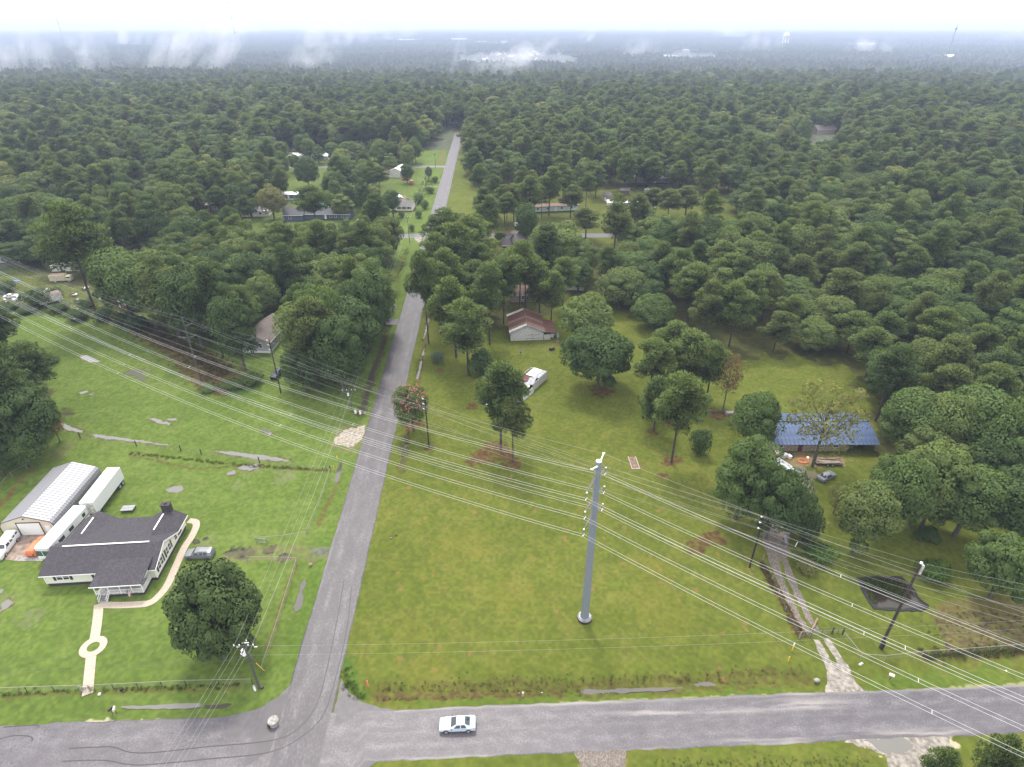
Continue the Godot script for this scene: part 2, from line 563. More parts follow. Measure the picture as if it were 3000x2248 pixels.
func build_ground() -> void:
	edge_noise.seed = 5
	edge_noise.frequency = 0.35
	edge_noise.fractal_octaves = 3
	fine_noise.seed = 8
	fine_noise.frequency = 0.6
	fine_noise.fractal_octaves = 2
	ditch([[1301, 444], [1262, 560], [1225, 640]], 1.6, 0.5)
	ditch([[1190, 726], [1159, 821], [1153, 900], [1146, 925]], 1.6, 0.6)
	ditch([[1137, 955], [1131, 963], [1111, 1036], [1091, 1089], [1068, 1168], [1055, 1212], [1040, 1250]], 1.8, 0.7)
	ditch([[1003, 1340], [992, 1381], [975, 1450], [958, 1530]], 1.5, 0.5)
	ditch([[906, 1650], [889, 1703], [866, 1780], [848, 1850], [825, 1930]], 2.0, 0.5)
	ditch([[1261, 906], [1244, 993], [1227, 1092], [1208, 1180], [1191, 1268], [1174, 1381], [1150, 1480]], 1.3, 0.5)
	ditch([[1089, 2034], [1397, 2024], [1795, 2019], [1994, 2009], [2149, 1996], [2372, 1986]], 1.9, 0.75)
	ditch([[2541, 1976], [2700, 1962], [3000, 1930]], 1.8, 0.6)
	ditch([[-60, 2090], [330, 2073], [600, 2066], [680, 2062]], 1.8, 0.45)
	# colour of the ground: grass, straw, mud, sand; grain from noise
	var n1 := FastNoiseLite.new()
	n1.seed = 11
	n1.frequency = 0.008
	n1.fractal_octaves = 5
	var n2 := FastNoiseLite.new()
	n2.seed = 12
	n2.frequency = 0.05
	n2.fractal_octaves = 4
	var n3 := FastNoiseLite.new()
	n3.seed = 13
	n3.noise_type = FastNoiseLite.TYPE_VALUE
	n3.frequency = 0.45
	n3.fractal_octaves = 2
	var a1 := n1.get_image(gw, gh, false, false, false).get_data()
	var a2 := n2.get_image(gw, gh, false, false, false).get_data()
	var a3 := n3.get_image(gw, gh, false, false, false).get_data()
	gdata.resize(gw * gh * 3)
	var k := 0
	var t := 0
	for j in gh:
		var z := GZ0 + j * PX
		var rx := road_x(z)
		for i in gw:
			var x := GX0 + i * PX
			var p := a1[t] / 255.0 - 0.5
			var q := a2[t] / 255.0 - 0.5
			var s := a3[t] / 255.0 - 0.5
			var east := clampf((x - rx) * 0.12 + 0.5, 0.0, 1.0)
			# base greens as sRGB bytes (they mean linear 0.09..0.17): west lush, east drier
			var u := 1.0 + 0.16 * p + 0.14 * q + 0.3 * s
			var dry := clampf(0.5 * p + 0.9 * q + 0.12, 0.0, 0.55)
			gdata[k] = int(clampf(lerpf(76.0 + 10.0 * dry, 75.0 + 11.0 * dry, east) * u, 0, 255))
			gdata[k + 1] = int(clampf(lerpf(92.5 + 0.0 * dry, 84.0 - 3.0 * dry, east) * u, 0, 255))
			gdata[k + 2] = int(clampf(lerpf(39.0, 31.0, east) * (u + 0.4 * dry), 0, 255))
			k += 3
			t += 1
	paint_ground()
	var im := Image.create_from_data(gw, gh, false, Image.FORMAT_RGB8, gdata)
	var gm := StandardMaterial3D.new()
	gm.resource_name = "grass_and_soil"
	gm.albedo_texture = ImageTexture.create_from_image(im)
	gm.roughness = 0.95
	gm.metallic_specular = 0.2
	gm.texture_repeat = false
	M["ground_near"] = gm
	# the sheet: a fine grid near by, four wide flaps out to the horizon
	var am := ArrayMesh.new()
	var step := 1.25
	var nx := int((GX1 - GX0) / step)
	var nz := int((GZ1 - GZ0) / step)
	var v := PackedVector3Array()
	var nn := PackedVector3Array()
	var uv := PackedVector2Array()
	var ix := PackedInt32Array()
	for j in nz + 1:
		for i in nx + 1:
			var x := GX0 + (GX1 - GX0) * i / nx
			var z := GZ0 + (GZ1 - GZ0) * j / nz
			v.append(Vector3(x, ground_y(x, z), z))
			uv.append(Vector2(float(i) / nx, float(j) / nz))
	for j in nz + 1:
		for i in nx + 1:
			var l := v[j * (nx + 1) + max(i - 1, 0)].y
			var r := v[j * (nx + 1) + min(i + 1, nx)].y
			var f := v[max(j - 1, 0) * (nx + 1) + i].y
			var b := v[min(j + 1, nz) * (nx + 1) + i].y
			nn.append(Vector3(l - r, 2.0 * step, f - b).normalized())
	for j in nz:
		for i in nx:
			var p := j * (nx + 1) + i
			ix.append_array([p, p + 1, p + nx + 2, p, p + nx + 2, p + nx + 1])
	var arr := []
	arr.resize(Mesh.ARRAY_MAX)
	arr[Mesh.ARRAY_VERTEX] = v
	arr[Mesh.ARRAY_NORMAL] = nn
	arr[Mesh.ARRAY_TEX_UV] = uv
	arr[Mesh.ARRAY_INDEX] = ix
	am.add_surface_from_arrays(Mesh.PRIMITIVE_TRIANGLES, arr)
	am.surface_set_material(0, gm)
	var b := mb()
	var F := 24000.0
	b.quad(Vector3(-F, 0, GZ0), Vector3(GX0, 0, GZ0), Vector3(GX0, 0, -F), Vector3(-F, 0, -F))
	b.quad(Vector3(GX0, 0, GZ0), Vector3(GX1, 0, GZ0), Vector3(GX1, 0, -F), Vector3(GX0, 0, -F))
	b.quad(Vector3(GX1, 0, GZ0), Vector3(F, 0, GZ0), Vector3(F, 0, -F), Vector3(GX1, 0, -F))
	b.quad(Vector3(-F, 0, 300), Vector3(GX0, 0, 300), Vector3(GX0, 0, GZ0), Vector3(-F, 0, GZ0))
	b.quad(Vector3(GX1, 0, 300), Vector3(F, 0, 300), Vector3(F, 0, GZ0), Vector3(GX1, 0, GZ0))
	b.quad(Vector3(GX0, 0, 300), Vector3(GX1, 0, 300), Vector3(GX1, 0, GZ1), Vector3(GX0, 0, GZ1))
	b.surface(am)
	am.surface_set_material(1, mat("ground_far", lin(0.055, 0.07, 0.028), 0.95, M["tex_soft"], 0.02, 0.0, true))
	var o := MeshInstance3D.new()
	o.name = "ground"
	o.mesh = am
	add_child(o)
	tag(o, "grass and soil of the fields and yards", "", "", "structure")

const STRAW := Color(0.30, 0.195, 0.155)
const MUD := Color(0.19, 0.175, 0.185)
const DIRT := Color(0.42, 0.365, 0.31)
const SAND := Color(0.66, 0.62, 0.56)
const FLOOR := Color(0.215, 0.21, 0.14)
const LUSH := Color(0.265, 0.36, 0.12)
const WEED := Color(0.3, 0.255, 0.165)

func paint_ground() -> void:
	# floor of the woods
	wood_areas()
	floor_paint()
	# lush verges along the road
	paint_line([[960, 1560], [900, 1760], [850, 1960]], 1.6, LUSH, 0.6, 0.6)
	paint_line([[1150, 1130], [1060, 1420], [1000, 1560]], 0.9, LUSH, 0.6, 0.5)
	paint_line([[1010, 1930], [1020, 2010], [1060, 2050]], 1.2, Color(0.23, 0.34, 0.13), 0.7, 0.5)
	paint_line([[1230, 2060], [1700, 2045], [2300, 2025]], 1.1, LUSH, 0.5, 0.6)
	paint_line([[2560, 2000], [3000, 1975]], 1.6, LUSH, 0.55, 0.5)
	# ditch banks
	paint_line([[1100, 2022], [1400, 2012], [1795, 2007], [1994, 1998], [2149, 1986], [2372, 1976]], 1.1, WEED, 0.6, 0.8)
	paint_line([[1100, 2036], [1400, 2028], [1650, 2026]], 0.6, Color(0.31, 0.24, 0.17), 0.7, 0.7)
	paint_line([[1131, 963], [1111, 1036], [1091, 1089], [1068, 1168], [1055, 1212]], 0.9, Color(0.29, 0.235, 0.19), 0.8, 0.5)
	paint_line([[1190, 726], [1159, 821]], 0.5, Color(0.36, 0.27, 0.18), 0.7, 0.5)
	paint_line([[1300, 444], [1290, 480]], 1.0, Color(0.42, 0.31, 0.24), 0.9, 0.4)
	paint_line([[1261, 906], [1244, 993], [1227, 1092], [1191, 1268], [1174, 1381]], 0.7, Color(0.3, 0.26, 0.18), 0.7, 0.6)
	# sand beside the roads
	paint_poly(polys([[955, 1300], [1005, 1246], [1078, 1240], [1068, 1290], [1045, 1322], [980, 1318]]), DIRT, 0.7, 2.0, 0.9)
	paint_poly(polys([[150, 2128], [180, 2112], [250, 2106], [460, 2108], [480, 2118], [160, 2132]]), SAND, 0.9, 0.6, 0.5)
	paint_poly(polys([[1000, 2076], [1100, 2072], [1290, 2074], [1650, 2058], [2000, 2047], [2000, 2058], [1290, 2086]]), DIRT, 0.7, 0.4, 0.7)
	paint_line([[1640, 2057], [2000, 2047], [2390, 2035]], 0.45, SAND, 0.55, 0.6)
	paint_line([[2620, 2028], [3000, 2006]], 0.45, SAND, 0.6, 0.5)
	paint_poly(polys([[2480, 2165], [2560, 2130], [2720, 2120], [2800, 2150], [2790, 2248], [2640, 2248], [2600, 2215]]), SAND, 0.95, 1.0, 0.25)
	paint_poly(polys([[1680, 2200], [1840, 2190], [1825, 2248], [1700, 2248]]), DIRT, 0.9, 0.7, 0.4)
	# worn spots under the lines and in the yard of the white house
	for s in [[300, 1440, 2.0], [510, 1432, 1.3], [735, 1372, 2.6], [835, 1395, 2.4], [90, 1810, 2.0], [530, 1705, 2.4], [600, 1585, 1.6], [10, 1765, 2.0], [690, 1420, 1.4]]:
		paint_spot(gp(s[0], s[1]), s[2], Color(0.43, 0.42, 0.36), 0.6, 0.9)
	for s in [[575, 1585, 0.7], [690, 1615, 1.6], [720, 1620, 1.4], [790, 1612, 1.2], [830, 1630, 1.2], [600, 1578, 0.5]]:
		paint_spot(gp(s[0], s[1]), s[2], MUD, 0.85, 0.5)
	paint_line([[640, 1630], [760, 1608], [900, 1608]], 0.7, DIRT, 0.6, 0.7)
	paint_line([[640, 1640], [760, 1634], [960, 1630]], 0.7, DIRT, 0.6, 0.7)
	paint_poly(polys([[905, 1602], [985, 1602], [965, 1632], [920, 1625]]), Color(0.34, 0.33, 0.34), 0.85, 0.5, 0.3)
	# field east of the road: bare reddish spots
	var r2 := RandomNumberGenerator.new()
	r2.seed = 77
	for k in 60:
		var p := gp(r2.randf_range(1150, 2200), r2.randf_range(1330, 1990))
		paint_spot(p, r2.randf_range(0.2, 0.55), Color(0.5, 0.35, 0.26), 0.7, 0.6)
	for s in [[1950, 1790, 5.0], [1750, 1500, 4.0], [1500, 1740, 4.0], [1350, 1600, 5.0], [1900, 1660, 4.0], [1200, 1850, 3.0], [1250, 1950, 3.0]]:
		paint_spot(gp(s[0], s[1]), s[2], Color(0.4, 0.38, 0.16), 0.45, 0.9)
	# soaked, trodden margins round the puddles
	for l in puddles:
		var q := polys(l)
		var mid := Vector2.ZERO
		for p in q:
			mid += p / q.size()
		var wide := PackedVector2Array()
		for p in q:
			wide.append(mid + (p - mid) * 1.25 + (p - mid).normalized() * 0.35)
		paint_poly(wide, Color(0.31, 0.33, 0.17), 0.7, 0.9, 0.9)
		paint_poly(q, Color(0.3, 0.27, 0.22), 0.8, 0.8, 0.5)
	# straw under the pines
	for s in [[1450, 1320, 3.6], [1395, 1345, 2.6], [1500, 1350, 2.4], [1962, 1352, 1.7], [1985, 1345, 1.0], [1913, 1264, 1.4], [1975, 1245, 2.0], [1940, 1392, 1.1], [1285, 1085, 1.2], [1340, 985, 2.4], [1390, 960, 3.0], [1760, 1145, 2.8], [1200, 1245, 2.0], [1230, 1240, 1.6], [1440, 1150, 1.8], [1385, 1190, 1.6], [2105, 1215, 2.6], [1256, 1312, 1.0], [2040, 1600, 2.0], [2090, 1580, 2.4]]:
		paint_spot(gp(s[0], s[1]), s[2], STRAW, 0.85, 0.6)
	# brush cleared beside the left wood
	paint_poly(polys([[300, 900], [420, 960], [560, 1010], [700, 1080], [720, 1130], [640, 1160], [580, 1140], [560, 1110], [470, 1030], [400, 990]]), Color(0.30, 0.2, 0.15), 0.85, 2.5, 0.5)
	paint_poly(polys([[660, 1140], [740, 1100], [760, 1140], [700, 1170]]), Color(0.25, 0.35, 0.14), 0.8, 2.0, 0.5)
	# pond edge and garden plot on the right
	paint_poly(polys([[2720, 1780], [2860, 1745], [3100, 1760], [3100, 1900], [2960, 1925], [2770, 1920], [2760, 1850]]), Color(0.36, 0.31, 0.22), 0.85, 1.0, 0.55)
	for k in 6:
		paint_line([[2740 + 6 * k, 1800 + 20 * k], [3050, 1790 + 21 * k]], 0.45, Color(0.27, 0.23, 0.21), 0.5, 0.9)
	paint_line([[2700, 1925], [3000, 1905]], 0.9, Color(0.35, 0.33, 0.16), 0.8, 0.6)
	paint_line([[2230, 1650], [2280, 1740], [2330, 1830], [2345, 1860]], 0.7, Color(0.3, 0.19, 0.13), 0.85, 0.6)
	# yards by the blue-roofed house
	paint_poly(polys([[2255, 1330], [2360, 1325], [2480, 1335], [2470, 1360], [2350, 1370], [2265, 1355]]), Color(0.5, 0.41, 0.34), 0.9, 1.0, 0.4)
	paint_poly(polys([[2300, 1365], [2390, 1380], [2370, 1470], [2350, 1480], [2330, 1420]]), Color(0.46, 0.41, 0.37), 0.9, 0.8, 0.4)
	paint_poly(polys([[2230, 1545], [2310, 1530], [2305, 1650], [2260, 1640], [2240, 1600]]), Color(0.45, 0.42, 0.4), 0.85, 0.8, 0.5)
	# trodden scrapyard ground
	paint_poly(polys([[0, 800], [200, 780], [420, 850], [420, 935], [330, 945], [240, 915], [0, 895]]), Color(0.27, 0.24, 0.17), 0.75, 3.0, 0.9)
	# barn yard
	paint_line([[1620, 1140], [1570, 1190], [1540, 1230]], 0.5, DIRT, 0.4, 0.9)
	paint_line([[1520, 1020], [1720, 1010]], 1.0, DIRT, 0.3, 0.9)
	# far streets' verges, drives and yards
	paint_poly(polys([[1405, 680], [1500, 672], [1560, 680], [1540, 690], [1410, 692]]), Color(0.36, 0.25, 0.2), 0.8, 1.0, 0.5)
	paint_line([[1085, 470], [1110, 490]], 2.0, DIRT, 0.5, 0.7)
	paint_line([[1240, 527], [1292, 527]], 1.2, Color(0.55, 0.52, 0.48), 0.8, 0.5)
	paint_line([[1230, 545], [1285, 546]], 1.0, Color(0.55, 0.52, 0.48), 0.7, 0.5)
	paint_line([[820, 600], [855, 612]], 3.0, Color(0.32, 0.31, 0.32), 0.9, 0.3)
	for s in [[120, 1108, 2.2]]:
		paint_spot(gp(s[0], s[1]), s[2], Color(0.3, 0.24, 0.2), 0.8, 0.4)
	paint_poly(polys([[150, 1325], [200, 1290], [222, 1300], [180, 1340], [140, 1360]]), Color(0.38, 0.34, 0.28), 0.6, 1.0, 0.8)
	paint_line([[0, 1480], [60, 1405], [100, 1370]], 0.5, Color(0.38, 0.26, 0.18), 0.8, 0.6)
	paint_line([[380, 1330], [560, 1372], [700, 1365], [960, 1378]], 0.35, Color(0.3, 0.22, 0.15), 0.6, 0.6)
	paint_line([[0, 2040], [250, 2025], [700, 2012]], 0.3, Color(0.36, 0.28, 0.18), 0.5, 0.7)
	paint_line([[990, 1400], [930, 1540]], 0.35, Color(0.36, 0.24, 0.16), 0.6, 0.6)
	paint_line([[865, 1650], [780, 1900]], 0.35, Color(0.34, 0.26, 0.17), 0.6, 0.6)

# ------------------------------------------------------------------ roads
func strip(left: PackedVector2Array, right: PackedVector2Array, y: float, wobble := 0.12) -> MB:
	# a road between two edges of equally many points, its sides sloping down into the ground
	var b := mb()
	var k := left.size()
	var cut := []
	for i in k:
		var w := (right[i] - left[i]).normalized()
		var l := left[i] + w * rng.randf_range(-wobble, wobble)
		var r := right[i] + w * rng.randf_range(-wobble, wobble)
		cut.append([Vector3(l.x, y, l.y), Vector3(r.x, y, r.y), Vector3(l.x - w.x * 0.2, -0.03, l.y - w.y * 0.2), Vector3(r.x + w.x * 0.2, -0.03, r.y + w.y * 0.2)])
	for i in k - 1:
		b.face(cut[i][0], cut[i][1], cut[i + 1][1], cut[i + 1][0], Vector3.UP)
		b.face(cut[i][0], cut[i + 1][0], cut[i + 1][2], cut[i][2], Vector3(cut[i][2].x - cut[i][1].x, 1, cut[i][2].z - cut[i][1].z))
		b.face(cut[i][1], cut[i + 1][1], cut[i + 1][3], cut[i][3], Vector3(cut[i][3].x - cut[i][0].x, 1, cut[i][3].z - cut[i][0].z))
	return b

func fine(pts: PackedVector2Array, step := 1.0) -> PackedVector2Array:
	var out := PackedVector2Array()
	for i in pts.size() - 1:
		var m := int(max(1.0, pts[i].distance_to(pts[i + 1]) / step))
		for k in m:
			out.append(pts[i].lerp(pts[i + 1], float(k) / m))
	out.append(pts[-1])
	return out

func smooth(pts: PackedVector2Array) -> PackedVector2Array:
	var out := PackedVector2Array()
	for i in pts.size() - 1:
		for k in 12:
			out.append(pts[i].cubic_interpolate(pts[i + 1], pts[max(i - 1, 0)], pts[min(i + 2, pts.size() - 1)], k / 12.0))
	out.append(pts[-1])
	return out

func ragged(poly: PackedVector2Array, amount: float, step := 0.5) -> PackedVector2Array:      # an outline broken up as the edge of gravel or water is
	var loop := PackedVector2Array(poly)
	loop.append(poly[0])
	var pts := fine(loop, step)
	pts.remove_at(pts.size() - 1)
	var out := PackedVector2Array()
	for p in pts:
		out.append(p + Vector2(edge_noise.get_noise_2d(p.x * 1.7, p.y * 1.7), edge_noise.get_noise_2d(p.y * 1.7 + 50.0, p.x * 1.7)) * amount)
	return out

func patch(list: Array, y: float, called: String, m: Material, rag := 0.35, step := 0.5) -> MeshInstance3D:
	var b := mb()
	b.sheet(ragged(polys(list), rag, step), y)
	return struct(b, called, m)

func build_roads() -> void:
	var grain: Texture2D = M["tex_grain"]
	var coarse := noise_tex(0.015, 0.86, 1.0, 512, FastNoiseLite.TYPE_SIMPLEX_SMOOTH, 6, 21)
	mat("asphalt_old", lin(0.068, 0.062, 0.07), 0.6, coarse, 0.05, 0.0, true)
	mat("asphalt_patch", lin(0.09, 0.084, 0.091), 0.65, coarse, 0.11, 0.0, true)
	mat("asphalt_far", lin(0.062, 0.056, 0.066), 0.5, coarse, 0.05, 0.0, true)
	mat("asphalt_dark", lin(0.075, 0.068, 0.078), 0.7, coarse, 0.15, 0.0, true)
	mat("tyre_mark", lin(0.036, 0.033, 0.038), 0.6, grain, 0.6, 0.0, true)
	mat("gravel", lin(0.225, 0.19, 0.165), 0.95, noise_tex(0.09, 0.5, 1.0, 256, FastNoiseLite.TYPE_VALUE, 4, 31), 0.35, 0.0, true)
	mat("sand", lin(0.33, 0.29, 0.235), 0.95, M["tex_soft"], 0.25, 0.0, true)
	mat("gravel_light", lin(0.31, 0.28, 0.245), 0.95, noise_tex(0.05, 0.55, 1.0, 256, FastNoiseLite.TYPE_VALUE, 5, 33), 0.2, 0.0, true)
	# the road running away
	var l := PackedVector2Array()
	var r := PackedVector2Array()
	var z := -38.0
	while z > -566.0:
		var k := road_x(z)
		l.append(Vector2(k - 3.3, z))
		r.append(Vector2(k + 3.3, z))
		z -= 1.5 if z > -120.0 else 6.0
	var o := struct(strip(l, r, 0.06, 0.07), "road", road_image_material(false))
	lay_along(o, false)
	tag(o, "straight asphalt road running away to the woods")
	# the road across the foreground
	l = PackedVector2Array()
	r = PackedVector2Array()
	var x := -110.0
	while x < 115.0:
		l.append(Vector2(x, cross_z(x)))
		r.append(Vector2(x, cross_z(x) + (6.4 if x > -20.0 else 8.5)))
		x += 1.5
	o = struct(strip(l, r, 0.05, 0.12), "road", road_image_material())
	lay_along(o)
	tag(o, "worn grey asphalt road crossing in front")
	# rounded corners of the junction
	patch([[853, 2004], [800, 2058], [745, 2082], [660, 2100], [560, 2112], [560, 2160], [800, 2200], [850, 2060]], 0.044, "road_corner", M["asphalt_patch"], 0.15)
	patch([[1001, 1990], [1022, 2030], [1062, 2058], [1120, 2076], [1180, 2084], [1180, 2120], [960, 2230], [975, 2100]], 0.044, "road_corner", M["asphalt_patch"], 0.15)
	patch([[1100, 2236], [1010, 2300], [940, 2300], [955, 2210], [1190, 2200]], 0.044, "road_corner", M["asphalt_old"], 0.15)
	# overlay seams and worn pale patches at the junction
	patch([[672, 2104], [770, 2084], [758, 2160], [655, 2172]], 0.0548, "asphalt_repair", M["asphalt_patch"], 0.1)
	patch([[780, 2060], [840, 2030], [838, 2090], [795, 2200], [715, 2248], [735, 2170], [768, 2090]], 0.0552, "asphalt_repair", M["asphalt_old"], 0.2)
	patch([[1002, 2000], [1030, 2055], [1060, 2085], [1020, 2110], [975, 2125], [985, 2080]], 0.0556, "asphalt_repair", M["asphalt_patch"], 0.5, 0.4)
	# tyre marks
	for pts in [[[1008, 1700], [985, 1830], [958, 1960], [930, 2060], [880, 2130], [800, 2170], [600, 2190], [450, 2206], [380, 2205], [330, 2190], [270, 2191], [200, 2194]],
			[[1030, 1720], [1015, 1850], [985, 1980], [950, 2090], [890, 2155], [790, 2205], [600, 2226], [430, 2242], [370, 2240], [300, 2229], [180, 2232]]]:
		var w := smooth(polys(pts))
		var b := mb()
		for i in w.size() - 1:
			var d := (w[i + 1] - w[i]).normalized()
			var s := Vector2(-d.y, d.x) * 0.065
			var e := d if i + 2 >= w.size() else (w[i + 2] - w[i + 1]).normalized()
			var s2 := Vector2(-e.y, e.x) * 0.065
			b.face(Vector3(w[i].x + s.x, 0.0665, w[i].y + s.y), Vector3(w[i].x - s.x, 0.0665, w[i].y - s.y), Vector3(w[i + 1].x - s2.x, 0.0665, w[i + 1].y - s2.y), Vector3(w[i + 1].x + s2.x, 0.0665, w[i + 1].y + s2.y), Vector3.UP)
		struct(b, "tyre_mark", M["tyre_mark"])
	for pts in [[[0, 2166], [40, 2157], [80, 2158], [95, 2165], [92, 2174]], [[10, 2132], [100, 2126], [115, 2132]]]:
		var w := smooth(polys(pts))
		var b := mb()
		for i in w.size() - 1:
			var d := (w[i + 1] - w[i]).normalized()
			var s := Vector2(-d.y, d.x) * 0.08
			b.face(Vector3(w[i].x + s.x, 0.0565, w[i].y + s.y), Vector3(w[i].x - s.x, 0.0565, w[i].y - s.y), Vector3(w[i + 1].x - s.x, 0.0565, w[i + 1].y - s.y), Vector3(w[i + 1].x + s.x, 0.0565, w[i + 1].y + s.y), Vector3.UP)
		struct(b, "tyre_mark", M["tyre_mark"])
	# side streets
	for e in [[[[740, 690], [900, 686], [1100, 694], [1238, 690]], 2.8], [[[1262, 690], [1440, 690], [1560, 690], [1800, 690], [2000, 692]], 2.8], [[[740, 488], [960, 490], [1150, 488], [1304, 488]], 3.0]]:
		var w := fine(polys(e[0]), 5.0)
		l = PackedVector2Array()
		r = PackedVector2Array()
		for i in w.size():
			l.append(w[i] + Vector2(0, -e[1]))
			r.append(w[i] + Vector2(0, e[1]))
		struct(strip(l, r, 0.05, 0.15), "side_street", M["asphalt_far"])
	patch([[1238, 686], [1212, 688], [1215, 703], [1232, 716]], 0.046, "road_corner", M["gravel_light"], 0.4, 1.0)
	patch([[795, 690], [845, 690], [850, 640], [832, 640]], 0.04, "driveway", M["asphalt_dark"], 0.3, 1.0)
	# track over the ditch towards the scrapyard wood
	patch([[1086, 937], [1168, 934], [1164, 952], [1088, 955]], 0.035, "driveway", M["asphalt_dark"], 0.4)
	patch([[975, 1294], [1012, 1258], [1072, 1248], [1062, 1284], [1036, 1308], [992, 1306]], 0.02, "sand", M["sand"], 0.7, 0.35)
	patch([[1490, 690], [1530, 690], [1525, 676], [1500, 676]], 0.04, "driveway", M["gravel"], 0.5)
	# gravel drive on the right: an apron, then two wheel tracks
	patch([[2418, 2042], [2424, 1990], [2412, 1930], [2440, 1945], [2480, 1950], [2500, 1985], [2535, 2034]], 0.03, "gravel_drive", M["gravel_light"], 0.5)
	patch([[2384, 1876], [2402, 1876], [2425, 1920], [2452, 1962], [2420, 1962], [2404, 1920]], 0.034, "gravel_track", M["gravel_light"], 0.25)
	patch([[2412, 1872], [2430, 1872], [2462, 1920], [2495, 1972], [2462, 1962], [2440, 1920]], 0.034, "gravel_track", M["gravel_light"], 0.25)
	patch([[2245, 1620], [2275, 1620], [2290, 1680], [2316, 1746], [2350, 1812], [2378, 1852], [2362, 1856], [2330, 1812], [2296, 1746], [2270, 1690]], 0.034, "gravel_track", M["gravel"], 0.3)
	patch([[2283, 1615], [2302, 1620], [2326, 1690], [2352, 1750], [2378, 1810], [2402, 1848], [2388, 1852], [2358, 1805], [2330, 1750], [2304, 1690]], 0.034, "gravel_track", M["gravel"], 0.3)
	patch([[2232, 1545], [2300, 1525], [2318, 1560], [2305, 1628], [2250, 1626], [2236, 1590]], 0.03, "gravel_drive", M["gravel"], 0.4)
	patch([[2290, 1520], [2320, 1470], [2300, 1400], [2310, 1368], [2360, 1368], [2378, 1400], [2368, 1450], [2345, 1500], [2310, 1540]], 0.026, "gravel_drive", M["gravel"], 0.4)
	# gravel mouth with a puddle, bottom right
	patch([[2470, 2172], [2540, 2152], [2640, 2140], [2790, 2138], [2780, 2180], [2760, 2300], [2620, 2300], [2592, 2212], [2540, 2192]], 0.036, "gravel_drive", M["gravel_light"], 0.5)
	patch([[1678, 2206], [1700, 2196], [1838, 2188], [1828, 2250], [1812, 2300], [1716, 2300], [1706, 2240]], 0.036, "gravel_drive", M["gravel"], 0.4)
	# concrete walk of the white house
	var b := mb()
	var walk := func(pts: Array, half: float, yy: float):
		var w := smooth(polys(pts))
		for i in w.size() - 1:
			var d := (w[i + 1] - w[max(i - 1, 0)]).normalized()
			var e := (w[min(i + 2, w.size() - 1)] - w[i]).normalized()
			var s := Vector2(-d.y, d.x) * half
			var s2 := Vector2(-e.y, e.x) * half
			var a0 := Vector3(w[i].x + s.x, yy, w[i].y + s.y)
			var a1 := Vector3(w[i].x - s.x, yy, w[i].y - s.y)
			var b0 := Vector3(w[i + 1].x + s2.x, yy, w[i + 1].y + s2.y)
			var b1 := Vector3(w[i + 1].x - s2.x, yy, w[i + 1].y - s2.y)
			b.face(a0, a1, b1, b0, Vector3.UP)
			b.face(a0, b0, b0 - Vector3(0, 0.1, 0), a0 - Vector3(0, 0.1, 0), a0 - a1)
			b.face(a1, b1, b1 - Vector3(0, 0.1, 0), a1 - Vector3(0, 0.1, 0), a1 - a0)
	walk.call([[288, 1772], [340, 1774], [400, 1772], [435, 1768], [460, 1752], [490, 1715], [515, 1660], [540, 1605], [560, 1575], [574, 1545], [572, 1530], [552, 1526]], 0.62, 0.06)
	walk.call([[289, 1770], [287, 1800], [282, 1840], [277, 1870]], 0.68, 0.055)
	walk.call([[267, 1922], [263, 1960], [256, 2036]], 0.68, 0.055)
	# the ring half way
	var c := gp(273, 1896)
	for k in 28:
		var q0 := Vector3(cos(TAU * k / 28), 0, sin(TAU * k / 28))
		var q1 := Vector3(cos(TAU * (k + 1) / 28), 0, sin(TAU * (k + 1) / 28))
		var y := Vector3(0, 0.062, 0)
		var lo := Vector3(0, -0.05, 0)
		var ro := 1.85
		var ri := 0.85
		b.face(c + q0 * ri + y, c + q0 * ro + y, c + q1 * ro + y, c + q1 * ri + y, Vector3.UP)
		b.face(c + q0 * ro + y, c + q1 * ro + y, c + q1 * ro + lo, c + q0 * ro + lo, q0)
		b.face(c + q0 * ri + y, c + q1 * ri + y, c + q1 * ri + lo, c + q0 * ri + lo, -q0)
	o = struct(b, "concrete_path", M["concrete"])
	# concrete yard in front of the arched garage
	b = mb()
	b.sheet(polys([[14, 1640], [42, 1572], [125, 1562], [146, 1600], [128, 1642], [60, 1646]]), 0.05)
	struct(b, "concrete_yard", M["concrete_brown"])
	b = mb()
	b.sheet(polys([[40, 1644], [52, 1632], [128, 1630], [126, 1645]]), 0.056)
	struct(b, "concrete_yard", M["concrete_grey"])

